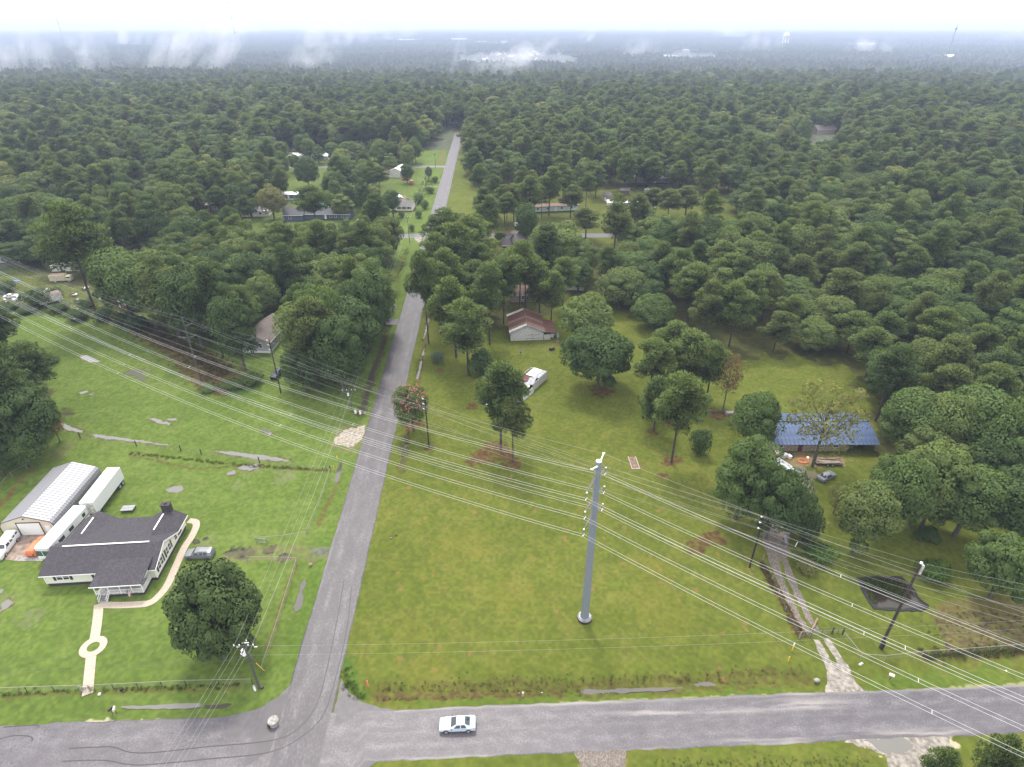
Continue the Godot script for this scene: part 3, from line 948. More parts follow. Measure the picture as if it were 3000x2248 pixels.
func road_image_material(across := true) -> StandardMaterial3D:
	# asphalt with wheel-worn bands and pale grit tracked out of the gravel drives; laid along the road's own length
	var m: StandardMaterial3D = mat("asphalt_cross" if across else "asphalt", Color(1, 1, 1), 0.55)
	var w := 1500 if across else 2048
	var h := 64 if across else 40
	var f := FastNoiseLite.new()
	f.seed = 41
	f.frequency = 0.04
	f.fractal_octaves = 5
	var g2 := FastNoiseLite.new()
	g2.seed = 42
	g2.frequency = 0.5
	var im := Image.create(w, h, false, Image.FORMAT_RGB8)
	var base := lin(0.062, 0.056, 0.066) if across else lin(0.041, 0.0365, 0.0445)
	var grit := lin(0.22, 0.203, 0.192)
	for j in h:
		var v := float(j) / h               # 0 far edge, 1 near edge
		for i in w:
			var x := -110.0 + 225.0 * i / w
			var a := f.get_noise_2d(i * 1.2, j * 1.8) * 0.10 + g2.get_noise_2d(i, j) * 0.16
			a += 0.05 * (exp(-pow((v - 0.27) / 0.07, 2.0)) + exp(-pow((v - 0.73) / 0.07, 2.0)))      # polished wheel paths
			var crack := absf(f.get_noise_2d(i * 0.9 + 900.0, j * 5.0))
			if crack < 0.012 and f.get_noise_2d(i * 0.05, j * 0.4 + 700.0) > 0.05:
				a -= 0.22
			var seam := 0.10 * exp(-pow((v - 0.47) / 0.03, 2.0)) * (1.0 if x > -20.0 else 0.0)
			var c := base.lightened(max(a, 0.0)).darkened(max(-a, 0.0))
			c = c.lerp(grit, seam)
			var st := clampf(f.get_noise_2d(i * 0.16 + 300.0, j * 1.6) * 2.2 + 0.2, 0.0, 1.0)
			var s := st * exp(-pow((v - 0.22) / 0.12, 2.0)) * smoothstep(8.0, 22.0, x) * (1.0 - smoothstep(38.0, 52.0, x))
			s += st * exp(-pow((v - 0.92) / 0.09, 2.0)) * smoothstep(22.0, 34.0, x) * (1.0 - smoothstep(56.0, 64.0, x))
			s += 0.8 * exp(-pow(v / 0.035, 2.0)) * (0.4 + 0.6 * st) * (1.0 if x > -16.0 else 0.2)
			s += 0.7 * exp(-pow((1.0 - v) / 0.03, 2.0)) * st
			if not across:
				s = 0.5 * (exp(-pow(v / 0.03, 2.0)) + exp(-pow((1.0 - v) / 0.03, 2.0))) * st
			c = c.lerp(grit, clampf(s, 0.0, 0.9))
			im.set_pixel(i, j, c)
	m.albedo_texture = ImageTexture.create_from_image(im)
	m.texture_repeat = false
	return m

func lay_along(o: MeshInstance3D, across := true) -> void:          # texture coordinates of a road: along its length, and from edge to edge
	var am: ArrayMesh = o.mesh
	var a := am.surface_get_arrays(0)
	var v: PackedVector3Array = a[Mesh.ARRAY_VERTEX]
	var uv := PackedVector2Array()
	for p in v:
		uv.append(Vector2((p.x + 110.0) / 225.0, clampf((p.z - cross_z(p.x)) / 6.4, 0.002, 0.998)) if across else Vector2((-p.z - 38.0) / 530.0, clampf((p.x - road_x(p.z)) / 6.6 + 0.5, 0.002, 0.998)))
	a[Mesh.ARRAY_TEX_UV] = uv
	var m2 := ArrayMesh.new()
	m2.add_surface_from_arrays(Mesh.PRIMITIVE_TRIANGLES, a)
	o.mesh = m2

var puddles := [
	[[0, 1768], [20, 1757], [36, 1756], [36, 1768], [18, 1784], [0, 1796]],
	[[0, 1728], [14, 1728], [10, 1736], [0, 1738]],
	[[485, 1437], [505, 1425], [530, 1423], [540, 1432], [528, 1443], [500, 1446]],
	[[695, 1372], [720, 1362], [760, 1360], [764, 1368], [735, 1380], [705, 1378]],
	[[660, 1388], [685, 1378], [690, 1386], [672, 1392]],
	[[232, 1043], [250, 1040], [285, 1055], [292, 1061], [265, 1062], [240, 1052]],
	[[360, 1096], [385, 1084], [440, 1086], [442, 1090], [410, 1092], [432, 1118], [415, 1114], [395, 1100]],
	[[228, 1150], [250, 1146], [257, 1150], [240, 1154]],
	[[262, 1155], [276, 1152], [278, 1156], [266, 1158]],
	[[435, 1228], [450, 1225], [500, 1240], [495, 1246], [460, 1240]],
	[[488, 1228], [515, 1226], [520, 1232], [500, 1232]],
	[[760, 1255], [790, 1262], [798, 1272], [775, 1272]],
	[[265, 1272], [300, 1275], [380, 1287], [490, 1302], [488, 1306], [400, 1296], [330, 1288], [270, 1280]],
	[[628, 1322], [680, 1324], [760, 1334], [850, 1348], [845, 1354], [760, 1346], [690, 1336], [640, 1328]],
	[[180, 1240], [205, 1250], [245, 1262], [240, 1270], [200, 1262], [182, 1252]],
]

# ------------------------------------------------------------------ standing water after the rain
func water(list: Array, y := 0.012, m := "puddle_water", called := "puddle", rag := 0.5) -> void:
	var b := mb()
	b.sheet(ragged(polys(list), rag, 0.35), y)
	struct(b, called, M[m])

func ditch_water(list: Array, half: float, y: float) -> void:
	var p := fine(polys(list), 0.8)
	var l := PackedVector2Array()
	var r := PackedVector2Array()
	for i in p.size():
		var d := (p[min(i + 1, p.size() - 1)] - p[max(i - 1, 0)]).normalized()
		var s := Vector2(-d.y, d.x)
		var w := half * (1.0 + 0.9 * edge_noise.get_noise_2d(p[i].x, p[i].y)) * (0.15 if i == 0 or i == p.size() - 1 else 1.0)
		l.append(p[i] + s * w)
		r.append(p[i] - s * w)
	var b := mb()
	for i in p.size() - 1:
		b.face(Vector3(l[i].x, y, l[i].y), Vector3(r[i].x, y, r[i].y), Vector3(r[i + 1].x, y, r[i + 1].y), Vector3(l[i + 1].x, y, l[i + 1].y), Vector3.UP)
	struct(b, "ditch_water", M["ditch_water"])

func build_water() -> void:
	for p in puddles:
		water(p)
	water([[2530, 2170], [2580, 2158], [2640, 2160], [2670, 2180], [2655, 2205], [2610, 2212], [2575, 2195]], 0.042)
	water([[2322, 1372], [2345, 1374], [2358, 1392], [2345, 1398], [2330, 1386]], 0.034)
	water([[2285, 1580], [2302, 1570], [2304, 1592], [2296, 1602]], 0.036)
	water([[355, 2066], [450, 2062], [585, 2054], [592, 2068], [540, 2074], [400, 2074], [350, 2072]], -0.30, "puddle_water", "puddle", 0.15)
	water([[596, 2064], [660, 2058], [690, 2056], [660, 2070], [600, 2074]], -0.31, "ditch_water", "ditch_water", 0.2)
	ditch_water([[1160, 888], [1156, 905], [1152, 922]], 0.7, -0.32)
	ditch_water([[1128, 970], [1111, 1036], [1100, 1062]], 0.3, -0.5)
	ditch_water([[1100, 1060], [1094, 1082], [1088, 1105], [1084, 1122]], 0.95, -0.42)
	ditch_water([[1080, 1135], [1068, 1168], [1062, 1190]], 0.5, -0.48)
	ditch_water([[999, 1350], [992, 1381], [984, 1412]], 0.5, -0.3)
	ditch_water([[892, 1695], [880, 1730], [876, 1762], [866, 1790]], 0.55, -0.32)
	ditch_water([[1256, 930], [1244, 993], [1236, 1040]], 0.42, -0.33)
	ditch_water([[1234, 1055], [1227, 1092], [1222, 1110]], 0.42, -0.33)
	ditch_water([[1190, 1300], [1184, 1340], [1174, 1381], [1168, 1400]], 0.5, -0.3)
	ditch_water([[1300, 450], [1296, 470]], 0.6, -0.25)
	ditch_water([[1700, 2022], [1900, 2014], [2100, 1999]], 0.35, -0.56)
	# lined pond on the right
	var c := ragged(polys([[2510, 1697], [2560, 1692], [2640, 1692], [2672, 1720], [2690, 1752], [2722, 1776], [2700, 1790], [2600, 1790], [2560, 1784], [2535, 1745]]), 0.25, 0.5)
	var b := mb()
	b.sheet(c, 0.03)
	struct(b, "pond_liner", M["pipe_dark"])
	var d := ragged(polys([[2525, 1703], [2560, 1699], [2636, 1698], [2664, 1724], [2680, 1752], [2704, 1774], [2690, 1782], [2600, 1783], [2566, 1778], [2545, 1745]]), 0.4, 0.5)
	b = mb()
	b.sheet(d, 0.045)
	struct(b, "pond_water", M["pond_water"])
	# raised black rim of the liner
	b = mb()
	for i in c.size():
		var p := c[i]
		var q := c[(i + 1) % c.size()]
		b.tube(Vector3(p.x, 0.05, p.y), Vector3(q.x, 0.05, q.y), 0.14, 0.14, 5, false)
	struct(b, "pond_rim", M["pipe_dark"])

# ------------------------------------------------------------------ trees
var tree_kinds := {}          # kind -> array of [crown mesh, trunk mesh, nominal height, nominal width]
var wood_kinds := {}          # the same with crown and trunk as two surfaces of one mesh, for the mass of the wood
var wood_zones := []          # [outline (x, z), spacing, share of pines, name]
var tree_spots := []          # [Vector2, reserved radius] where something stands already

func wood_areas() -> Array:
	if wood_zones.is_empty():
		var P := func(a: Array) -> PackedVector2Array:
			var o := PackedVector2Array()
			for i in range(0, a.size(), 2):
				o.append(Vector2(a[i], a[i + 1]))
			return o
		wood_zones = [
			[P.call([-160, -205, -126, -190, -102, -172, -84, -160, -74, -150, -76, -172, -62, -176, -60, -152, -55, -136, -46, -136, -41, -146, -43, -172, -46, -211, -49, -240, -100, -244, -160, -244]), 6.2, 0.35, "wood beside the scrapyard"],
			[P.call([-430, -545, -250, -300, -205, -231, -165, -210, -160, -246, -132, -250, -124, -290, -130, -345, -168, -440, -172, -462, -66, -466, -62, -545]), 8.4, 0.45, "wood behind the village"],
			[P.call([-900, -1020, -430, -540, -62, -540, -58, -575, -46, -575, -44, -545, 430, -545, 900, -1020]), 9.6, 0.55, "far wood"],
			[P.call([20, -192, 36, -184, 42, -168, 52, -156, 60, -148, 74, -151, 90, -147, 88, -128, 81, -116, 79, -104, 82, -93, 92, -84, 108, -78, 130, -76, 260, -180, 540, -545, 140, -545, 128, -330, 112, -300, 100, -262, 96, -250, 22, -250, 16, -222]), 8.0, 0.38, "wood behind the field"],
			[P.call([-24, -352, 60, -348, 128, -332, 140, -545, -36, -545]), 8.0, 0.75, "pine wood beside the road"],
			[P.call([-22, -172, -10, -166, -2, -172, 8, -178, 16, -186, 12, -214, -20, -214]), 8.5, 0.85, "pines behind the barn"],
			[P.call([-160, -158, -124, -136, -108, -122, -104, -108, -112, -98, -170, -92]), 5.6, 0.6, "wood beside the arched garage"],
			[P.call([-12, -268, 60, -266, 112, -300, 124, -330, 58, -344, -22, -348]), 17.0, 0.9, "yards with the mobile homes"],
			[P.call([-20, -186, -20, -250, 12, -250, 14, -222, 0, -206]), 12.0, 0.6, "yard of the grey-roofed house"],
			[P.call([-124, -262, -54, -262, -54, -330, -62, -436, -160, -436, -128, -345]), 12.0, 0.35, "village yards"],
		]
	var out := []
	for z in wood_zones:
		out.append(z[0])
	return out

func floor_paint() -> void:
	# leaf litter under the woods: coarse cells, then every pixel with its own grain
	var cell := 5
	for zi in wood_zones.size():
		var poly: PackedVector2Array = wood_zones[zi][0]
		var amount := 0.82 if wood_zones[zi][1] < 10.0 else 0.2
		var r := Rect2(poly[0], Vector2.ZERO)
		for p in poly:
			r = r.expand(p)
		for j in range(max(0, int((r.position.y - GZ0) / PX / cell)), min(gh / cell, int((r.end.y - GZ0) / PX / cell) + 1)):
			for i in range(max(0, int((r.position.x - GX0) / PX / cell)), min(gw / cell, int((r.end.x - GX0) / PX / cell) + 1)):
				var p := Vector2(GX0 + i * cell * PX, GZ0 + j * cell * PX)
				var q := p + Vector2(edge_noise.get_noise_2d(p.x * 0.3, p.y * 0.3), edge_noise.get_noise_2d(p.y * 0.3 + 90.0, p.x * 0.3)) * 5.0
				if not Geometry2D.is_point_in_polygon(q, poly):
					continue
				var a := amount * clampf(0.75 + 0.8 * edge_noise.get_noise_2d(p.x, p.y), 0.2, 1.0)
				for jj in cell:
					for ii in cell:
						blend(i * cell + ii, j * cell + jj, FLOOR, a)

func rand_dir() -> Vector3:
	var z := rng.randf_range(-1.0, 1.0)
	var a := rng.randf() * TAU
	var s := sqrt(1.0 - z * z)
	return Vector3(s * cos(a), z, s * sin(a))

func tint(lo := 0.72, hi := 1.28) -> Color:
	var t := rng.randf_range(lo, hi)
	var w := rng.randf_range(-0.08, 0.08)
	return Color(t * (1.0 + w), t, t * (1.0 - w))

func leaf_clump(b: MB, c: Vector3, rad: Vector3, count: int, size: float) -> void:
	for i in count:
		var d := rand_dir()
		if d.y < -0.25 and rng.randf() < 0.55:
			d.y = -d.y
		var p := c + d * rad * rng.randf_range(0.84, 1.05)
		var nn := (d + rand_dir() * 0.75 + Vector3.UP * 0.25).normalized()
		var dir := nn.cross(rand_dir()).normalized()
		var side := nn.cross(dir)
		var s := size * rng.randf_range(0.6, 1.35)
		b.leaf(p, dir, side, s * 1.25, s * 0.85, (nn * 0.4 + d * 0.6 + Vector3.UP * 0.3).normalized(), tint(), s * 0.1)

func needle_clump(b: MB, c: Vector3, rad: Vector3, count: int, size: float) -> void:
	for i in count:
		var d := rand_dir()
		if d.y < 0.0 and rng.randf() < 0.7:
			d.y = -d.y
		var p := c + d * rad * rng.randf_range(0.62, 0.95)
		var e := (d + rand_dir() * 0.55 + Vector3.UP * 0.35).normalized()
		var side := e.cross(rand_dir()).normalized()
		var s := size * rng.randf_range(0.7, 1.3)
		b.spike(p, p + e * s, side, s * 0.6, (d * 0.7 + side.cross(e) * 0.2 + Vector3.UP * 0.45).normalized(), tint(0.72, 1.28))

func limb(b: MB, a: Vector3, e: Vector3, r: float) -> void:
	var m := a.lerp(e, 0.5) + Vector3(0, -0.06 * a.distance_to(e), 0) + rand_dir() * 0.08 * a.distance_to(e)
	b.tube(a, m, r, r * 0.65, 5, false)
	b.tube(m, e, r * 0.65, r * 0.25, 5, false)

func add_kind(kind: String, crown: MB, trunk: MB, h: float, w: float) -> void:
	if not tree_kinds.has(kind):
		tree_kinds[kind] = []
		wood_kinds[kind] = []
	tree_kinds[kind].append([crown.surface(), trunk.surface(), h, w])
	var am := ArrayMesh.new()
	crown.surface(am)
	trunk.surface(am)
	am.surface_set_material(0, M["wood_foliage"])
	am.surface_set_material(1, M["bark_grey"] if kind in ["round", "tall"] else M["bark_pine"])
	wood_kinds[kind].append([am, h, w])

func broadleaf(kind: String, h: float, rx: float, cy: float, ryy: float, blobs: int, per: int, size: float, blob := 0.42, reach := 0.66, low := 1.86) -> void:
	var c := mb()
	var t := mb()
	var lean := Vector3(rnd(-0.5, 0.5), 0, rnd(-0.5, 0.5))
	var fork := Vector3(lean.x * 0.4, cy - ryy * 0.75, lean.z * 0.4)
	t.tube(Vector3(0, -0.3, 0), fork, h * 0.022, h * 0.016, 8, false)
	t.tube(fork, Vector3(lean.x, cy + ryy * 0.5, lean.z), h * 0.016, h * 0.004, 6, false)
	var off := rng.randf() * TAU
	for i in blobs:
		var y := 1.0 - low * (i + 0.5) / blobs
		var q := off + i * 2.39996 + rnd(-0.35, 0.35)
		var s := sqrt(max(0.0, 1.0 - y * y))
		var rr := reach * (rnd(0.72, 1.16) if rng.randf() < 0.8 else rnd(1.15, 1.4))
		var p := Vector3(cos(q) * s * rx * rr, cy + y * ryy * rr, sin(q) * s * rx * rr) + lean * 0.7
		var br := blob * (rnd(0.6, 1.25) if rr < reach * 1.15 else rnd(0.45, 0.7))
		leaf_clump(c, p, Vector3(rx * br, min(rx, ryy) * br * 0.8, rx * br), per, size)
		limb(t, fork.lerp(Vector3(lean.x, cy, lean.z), rnd(0.0, 0.8)), p, h * 0.007)
	add_kind(kind, c, t, cy + ryy, rx * 2.0)

func pine(kind: String, h: float, low: float, wide: float, whorls: int, per: int) -> void:
	var c := mb()
	var t := mb()
	var bend := Vector3(rnd(-0.7, 0.7), 0, rnd(-0.7, 0.7))
	var axis := func(y: float) -> Vector3:
		return bend * pow(y / h, 2.0) + Vector3(0, y, 0)
	for k in 6:
		t.tube(axis.call(h * k / 6.0 - (0.3 if k == 0 else 0.0)), axis.call(h * (k + 1) / 6.0), lerpf(0.24, 0.04, k / 6.0), lerpf(0.24, 0.04, (k + 1) / 6.0), 7, false)
	for k in whorls:
		var u := (k + 0.5) / whorls
		var y := lerpf(low, h - 0.6, u)
		var span := wide * pow(sin(PI * clampf(0.18 + 0.82 * u, 0.0, 0.985)), 0.75)
		var arms := 3 if u < 0.9 else 1
		for a in arms:
			var q := rnd(0, TAU) if a == 0 else rnd(0, 0.6) + TAU * a / arms + k * 1.9
			var out := span * rnd(0.45, 1.0) if u < 0.93 else 0.2
			var p: Vector3 = axis.call(y) + Vector3(cos(q) * out, rnd(-0.2, 0.9), sin(q) * out)
			var r := rnd(0.85, 1.55) * (0.7 + 0.12 * wide)
			needle_clump(c, p, Vector3(r * 1.15, r * 0.72, r * 1.15), per, 0.42)
			needle_clump(c, p.lerp(axis.call(y), 0.45) + Vector3(0, 0.1, 0), Vector3(r * 0.9, r * 0.6, r * 0.9), per / 2, 0.4)
			limb(t, axis.call(y - 0.5), p, 0.07)
	# a few dead stubs under the crown
	for k in 5:
		var y := low * rnd(0.55, 1.0)
		var q := rnd(0, TAU)
		limb(t, axis.call(y), axis.call(y) + Vector3(cos(q), rnd(-0.3, 0.2), sin(q)) * rnd(0.6, 1.5), 0.035)
	add_kind(kind, c, t, h, wide * 2.2)

func conifer(kind: String, h: float, wide: float, per: int) -> void:
	var c := mb()
	var t := mb()
	t.tube(Vector3(0, -0.2, 0), Vector3(0, h * 0.9, 0), h * 0.02, 0.02, 6, false)
	for k in 12:
		var u := (k + 0.5) / 12.0
		var span := wide * (1.0 - u) + 0.15
		for a in 5:
			var q := rnd(0, TAU)
			needle_clump(c, Vector3(cos(q) * span * 0.7, 0.3 + h * u * 0.95, sin(q) * span * 0.7), Vector3.ONE * (0.35 * span + 0.3), per, 0.45)
	add_kind(kind, c, t, h, wide * 2.0)

func shrub(kind: String, h: float, w: float, blobs: int, per: int, size: float) -> void:
	var c := mb()
	var t := mb()
	for i in blobs:
		var q := i * 2.4
		var p := Vector3(cos(q) * w * 0.32 * sqrt(float(i) / blobs + 0.02), h * rnd(0.35, 0.62), sin(q) * w * 0.32 * sqrt(float(i) / blobs + 0.02))
		leaf_clump(c, p, Vector3(w * 0.26, h * 0.38, w * 0.26), per, size)
		t.tube(Vector3(p.x * 0.3, -0.1, p.z * 0.3), p, 0.04, 0.015, 5, false)
	add_kind(kind, c, t, h, w)

func build_tree_meshes() -> void:
	rng.seed = 404
	broadleaf("round", 14, 5.6, 7.6, 6.2, 34, 471, 0.36)
	broadleaf("round", 14, 5.2, 7.8, 6.2, 32, 487, 0.33, 0.44, 0.64)
	broadleaf("round", 13, 6.2, 7.0, 5.6, 36, 471, 0.37, 0.38, 0.66, 1.75)
	broadleaf("round", 15, 5.0, 8.2, 6.8, 34, 471, 0.36, 0.46)
	broadleaf("tall", 17, 4.0, 9.2, 7.8, 34, 408, 0.33, 0.5)
	broadleaf("tall", 17, 4.4, 9.0, 8.0, 38, 392, 0.33, 0.46)
	broadleaf("tall", 16, 3.8, 8.8, 7.2, 32, 424, 0.32, 0.52)
	broadleaf("sparse", 13, 5.6, 8.0, 5.0, 22, 95, 0.36, 0.4, 0.72)
	broadleaf("sparse", 12, 4.8, 7.4, 4.6, 18, 110, 0.36, 0.42, 0.7)
	pine("pine", 20, 8.5, 3.9, 12, 304)
	pine("pine", 21, 10.0, 4.1, 11, 320)
	pine("pine", 19, 7.5, 3.7, 12, 304)
	pine("pine", 20, 10.5, 4.4, 10, 336)
	pine("pine", 18, 6.0, 3.8, 13, 304)
	pine("young_pine", 13, 3.0, 3.0, 10, 240)
	pine("young_pine", 12, 2.2, 3.2, 10, 240)
	conifer("cone", 6, 1.7, 45)
	broadleaf("dome", 9, 4.5, 4.9, 4.7, 90, 400, 0.26, 0.29, 0.74, 1.9)
	shrub("shrub", 2.4, 3.2, 9, 260, 0.18)
	shrub("shrub", 2.0, 3.6, 8, 260, 0.18)
	shrub("shrub", 3.0, 2.8, 9, 260, 0.18)

func depth_of(p: Vector3) -> float:
	return -p.z * cos(pitch) + (CAM_H - p.y) * sin(pitch)

var bare_tree := {"round": ["broadleaf_tree", "broadleaf tree"], "tall": ["broadleaf_tree", "broadleaf tree"], "sparse": ["broadleaf_tree", "broadleaf tree"], "pine": ["pine_tree", "pine tree"], "young_pine": ["pine_tree", "pine tree"], "cone": ["conifer_bush", "conifer"], "dome": ["magnolia_tree", "broadleaf tree"], "shrub": ["shrub", "shrub"]}
var n_trees := {"pine_tree": 0, "broadleaf_tree": 0}

func plant(base: Vector3, h: float, w: float, kind: String, leaf: String, label: String, group := "", variant := -1) -> Node3D:
	var list: Array = tree_kinds[kind]
	var v: Array = list[(rng.randi() if variant < 0 else variant) % list.size()]
	var o := thing(bare_tree[kind][0], label, bare_tree[kind][1], Vector3(base.x, ground_y(base.x, base.z), base.z), rng.randf() * TAU, group)
	o.scale = Vector3(w / v[3], h / v[2], w / v[3])
	put_mesh(v[1], "trunk", M["bark_pine"] if "pine" in kind else M["bark_grey"] if kind != "dome" else M["bark_dark"], o)
	put_mesh(v[0], "crown", M[leaf], o)
	tree_spots.append([Vector2(base.x, base.z), w * 0.36])
	if n_trees.has(bare_tree[kind][0]):
		n_trees[bare_tree[kind][0]] += 1
	return o

func plant_px(bx: float, by: float, ty: float, w: float, kind: String, leaf: String, label: String, group := "", variant := -1) -> Node3D:
	# base, row of the top and width as seen in the 2212-pixel view
	var p := ov(bx, by)
	var h := height_from(p, ty * 1.35624)
	var wid := w * 1.35624 * depth_of(p + Vector3(0, h * 0.6, 0)) / FOCAL
	return plant(p, h, wid, kind, leaf, label, group, variant)

func build_trees() -> void:
	rng.seed = 505
	plant_px(488, 1400, 1228, 172, "dome", "leaf_magnolia", "dense dark round evergreen tree on the lawn of the white house")
	plant_px(1082, 972, 788, 112, "pine", "pine_mid", "ivy-clad bushy pine standing in the field behind the power lines", "", 0)
	plant_px(1108, 1000, 864, 82, "pine", "pine_olive", "slender pine with a bare trunk close beside the ivy-clad pine", "", 3)
	plant_px(1450, 1000, 812, 118, "pine", "pine_light", "lone pine with a ring of straw near the concrete slab", "", 1)
	plant_px(1412, 932, 816, 66, "young_pine", "pine_mid", "small pine in a straw ring right behind the lone pine")
	plant_px(1292, 838, 706, 158, "round", "leaf_dark", "broad dark spreading oak between the wrecked shed and the pines", "", 2)
	plant_px(1268, 745, 638, 112, "round", "leaf_light", "pale yellow-green tree behind the broad oak near the barn", "", 0)
	plant_px(1562, 885, 765, 62, "sparse", "leaf_brown", "browning half-bare tree at the end of the pine group")
	plant_px(893, 932, 828, 78, "round", "leaf_olive", "roadside crape myrtle dotted with pink blossom", "", 1)
	plant_px(1755, 1008, 828, 150, "sparse", "leaf_yellow", "thin yellowing tree in front of the blue metal roof", "", 0)
	plant_px(1618, 965, 848, 105, "round", "leaf_mid", "rounded tree at the end wall of the blue-roofed house")
	plant_px(1588, 1120, 932, 122, "tall", "leaf_mid", "tall leafy tree over the gravel drive beside the boat")
	plant_px(1655, 1165, 1005, 125, "round", "leaf_dark", "dark leafy tree overhanging the gravel drive")
	plant_px(1708, 1160, 1062, 88, "round", "leaf_dark", "low dark tree across the drive from the utility pole")
	plant_px(1842, 1195, 1042, 108, "tall", "leaf_olive", "olive green tree on the lawn beyond the lined pond")
	plant_px(1800, 1110, 1048, 52, "sparse", "leaf_yellow", "little thin tree by the parked grey car")
	plant_px(1905, 1150, 980, 130, "round", "leaf_mid", "leafy tree at the lawn edge right of the olive tree".replace("right of", "next to"))
	plant_px(1965, 1135, 950, 128, "round", "leaf_light", "light green tree at the lawn edge beyond the pond")
	plant_px(2138, 1290, 1160, 150, "round", "leaf_mid", "low wide tree beside the dug garden plot")
	plant_px(1990, 1140, 1010, 90, "tall", "leaf_mid", "leafy tree in the wood edge behind the garden plot", "wood edge by the garden plot")
	plant_px(2060, 1160, 1000, 120, "tall", "leaf_mid", "leafy tree in the wood edge behind the garden plot", "wood edge by the garden plot")
	plant_px(2170, 1190, 1010, 130, "tall", "leaf_dark", "leafy tree in the wood edge behind the garden plot", "wood edge by the garden plot")
	for a in [[1938, 990, 832, 112, "tall", "leaf_mid"], [1995, 1005, 842, 122, "round", "leaf_light"], [2065, 1010, 830, 130, "tall", "leaf_mid"], [2140, 1050, 860, 140, "round", "leaf_mid"], [1925, 905, 790, 84, "round", "leaf_dark"]]:
		plant_px(a[0], a[1], a[2], a[3], a[4], a[5], "leafy tree crowding the carport end of the blue-roofed house", "trees beside the carport")
	plant_px(1510, 980, 925, 46, "shrub", "leaf_dark", "dark upright shrub alone beside the blue-roofed house yard", "", 2)
	plant_px(1738, 1165, 1100, 62, "shrub", "leaf_dark", "dark shrub on the far side of the gravel drive", "", 2)
	plant_px(1770, 1205, 1180, 70, "shrub", "weed_green", "low bright shrub on the lawn by the drive", "", 1)
	plant_px(1740, 1232, 1214, 46, "shrub", "leaf_yellow", "small yellowish shrub beside the gravel tracks", "", 0)
	plant_px(2010, 1245, 1215, 70, "shrub", "weed_green", "low leafy shrub behind the top of the thick wooden pole", "", 1)
	plant_px(2000, 1165, 1145, 50, "shrub", "leaf_dark", "small shrub on the lawn in front of the wood", "", 0)
	# pines in front of the field's wood
	var g1 := "pines beside the broad oak"
	for a in [[1400, 870, 735, 95], [1480, 852, 716, 100], [1440, 822, 700, 90], [1525, 868, 742, 82]]:
		plant_px(a[0], a[1], a[2], a[3], "pine", "pine_light", "bright tufted pine in the group between oak and browning tree", g1)
	var g2 := "pines around the barn"
	for a in [[1012, 812, 650, 112, 0], [985, 772, 602, 100, 2], [1058, 745, 575, 84, 1], [1122, 692, 527, 92, 3], [1165, 688, 566, 70, 4], [1190, 705, 590, 60, 2], [1088, 700, 560, 74, 1], [1215, 668, 560, 70, 0]]:
		plant_px(a[0], a[1], a[2], a[3], "pine", "pine_light" if a[4] != 1 else "pine_mid", "tall pine standing beside or behind the rusty-roofed barn", g2, a[4])
	plant_px(1040, 812, 752, 56, "shrub", "leaf_dark", "dark bushy growth at the foot of the pines by the barn", "", 2)
	var g3 := "pines along the road"
	for a in [[926, 742, 548, 72, 3], [952, 722, 572, 74, 1], [968, 690, 540, 80, 0], [948, 650, 505, 80, 2], [985, 640, 480, 90, 4], [1010, 612, 470, 90, 0], [962, 600, 455, 84, 1], [1035, 590, 465, 80, 2]]:
		plant_px(a[0], a[1], a[2], a[3], "pine", "pine_mid" if a[4] % 2 else "pine_light", "tall roadside pine in the row along the straight road", g3, a[4])
	# left side
	plant_px(212, 690, 448, 132, "pine", "pine_mid", "tall leaning pine with a long bare trunk by the scrapyard", "", 3)
	plant_px(30, 985, 705, 150, "pine", "pine_dark", "big dark pine in the wood edge beside the lawn", "wood edge by the arched garage", 4)
	plant_px(85, 985, 822, 124, "round", "leaf_dark", "dark leafy tree in the wood edge beside the lawn", "wood edge by the arched garage", 3)
	plant_px(70, 1010, 935, 80, "round", "leaf_mid", "low leafy tree at the fence corner behind the arched garage")
	plant_px(10, 1030, 950, 80, "round", "leaf_dark", "low dark tree in the wood beside the lawn fence")
	plant_px(130, 955, 905, 44, "sparse", "leaf_brown", "small browning tree at the fence end")
	var g4 := "trees beside the grey cottage"
	for a in [[690, 842, 650, 112, "pine", "pine_olive"], [742, 848, 672, 112, "round", "leaf_dark"], [668, 812, 640, 90, "tall", "leaf_light"], [770, 812, 632, 108, "tall", "leaf_dark"], [715, 800, 600, 110, "round", "leaf_mid"], [800, 762, 590, 100, "round", "leaf_dark"], [660, 848, 740, 84, "round", "leaf_dark"], [815, 720, 560, 96, "tall", "leaf_mid"]]:
		plant_px(a[0], a[1], a[2], a[3], a[4], a[5], "tree in the clump between the grey cottage and the road", g4)
	var g5 := "tall trees along the cleared brush"
	for a in [[290, 696, 520, 110, "tall", "leaf_mid"], [340, 710, 530, 110, "tall", "leaf_mid"], [388, 728, 540, 110, "tall", "leaf_olive"], [440, 752, 552, 112, "tall", "leaf_dark"], [482, 772, 575, 92, "pine", "pine_dark"], [530, 800, 615, 84, "tall", "leaf_dark"], [420, 730, 550, 100, "tall", "leaf_light"]]:
		plant_px(a[0], a[1], a[2], a[3], a[4], a[5], "tall tree in the front row above the cleared brown brush", g5)
	# village
	plant_px(686, 499, 405, 78, "pine", "pine_mid", "flat-topped pine in front of the navy blue house", "", 3)
	plant_px(822, 542, 417, 62, "pine", "pine_dark", "dark ivy-covered pine by the side street corner", "", 4)
	plant_px(619, 505, 478, 18, "cone", "leaf_dark", "clipped dark cone bush at the asphalt drive")
	plant_px(593, 476, 398, 62, "round", "leaf_yellow", "yellow-green tree beside the small blue mobile home")
	plant_px(1062, 491, 428, 26, "cone", "pine_olive", "young drooping conifer on the lawn by the parked silver car")
	plant_px(1082, 525, 498, 27, "round", "leaf_mid", "small round tree on the lawn of the grey-roofed house")
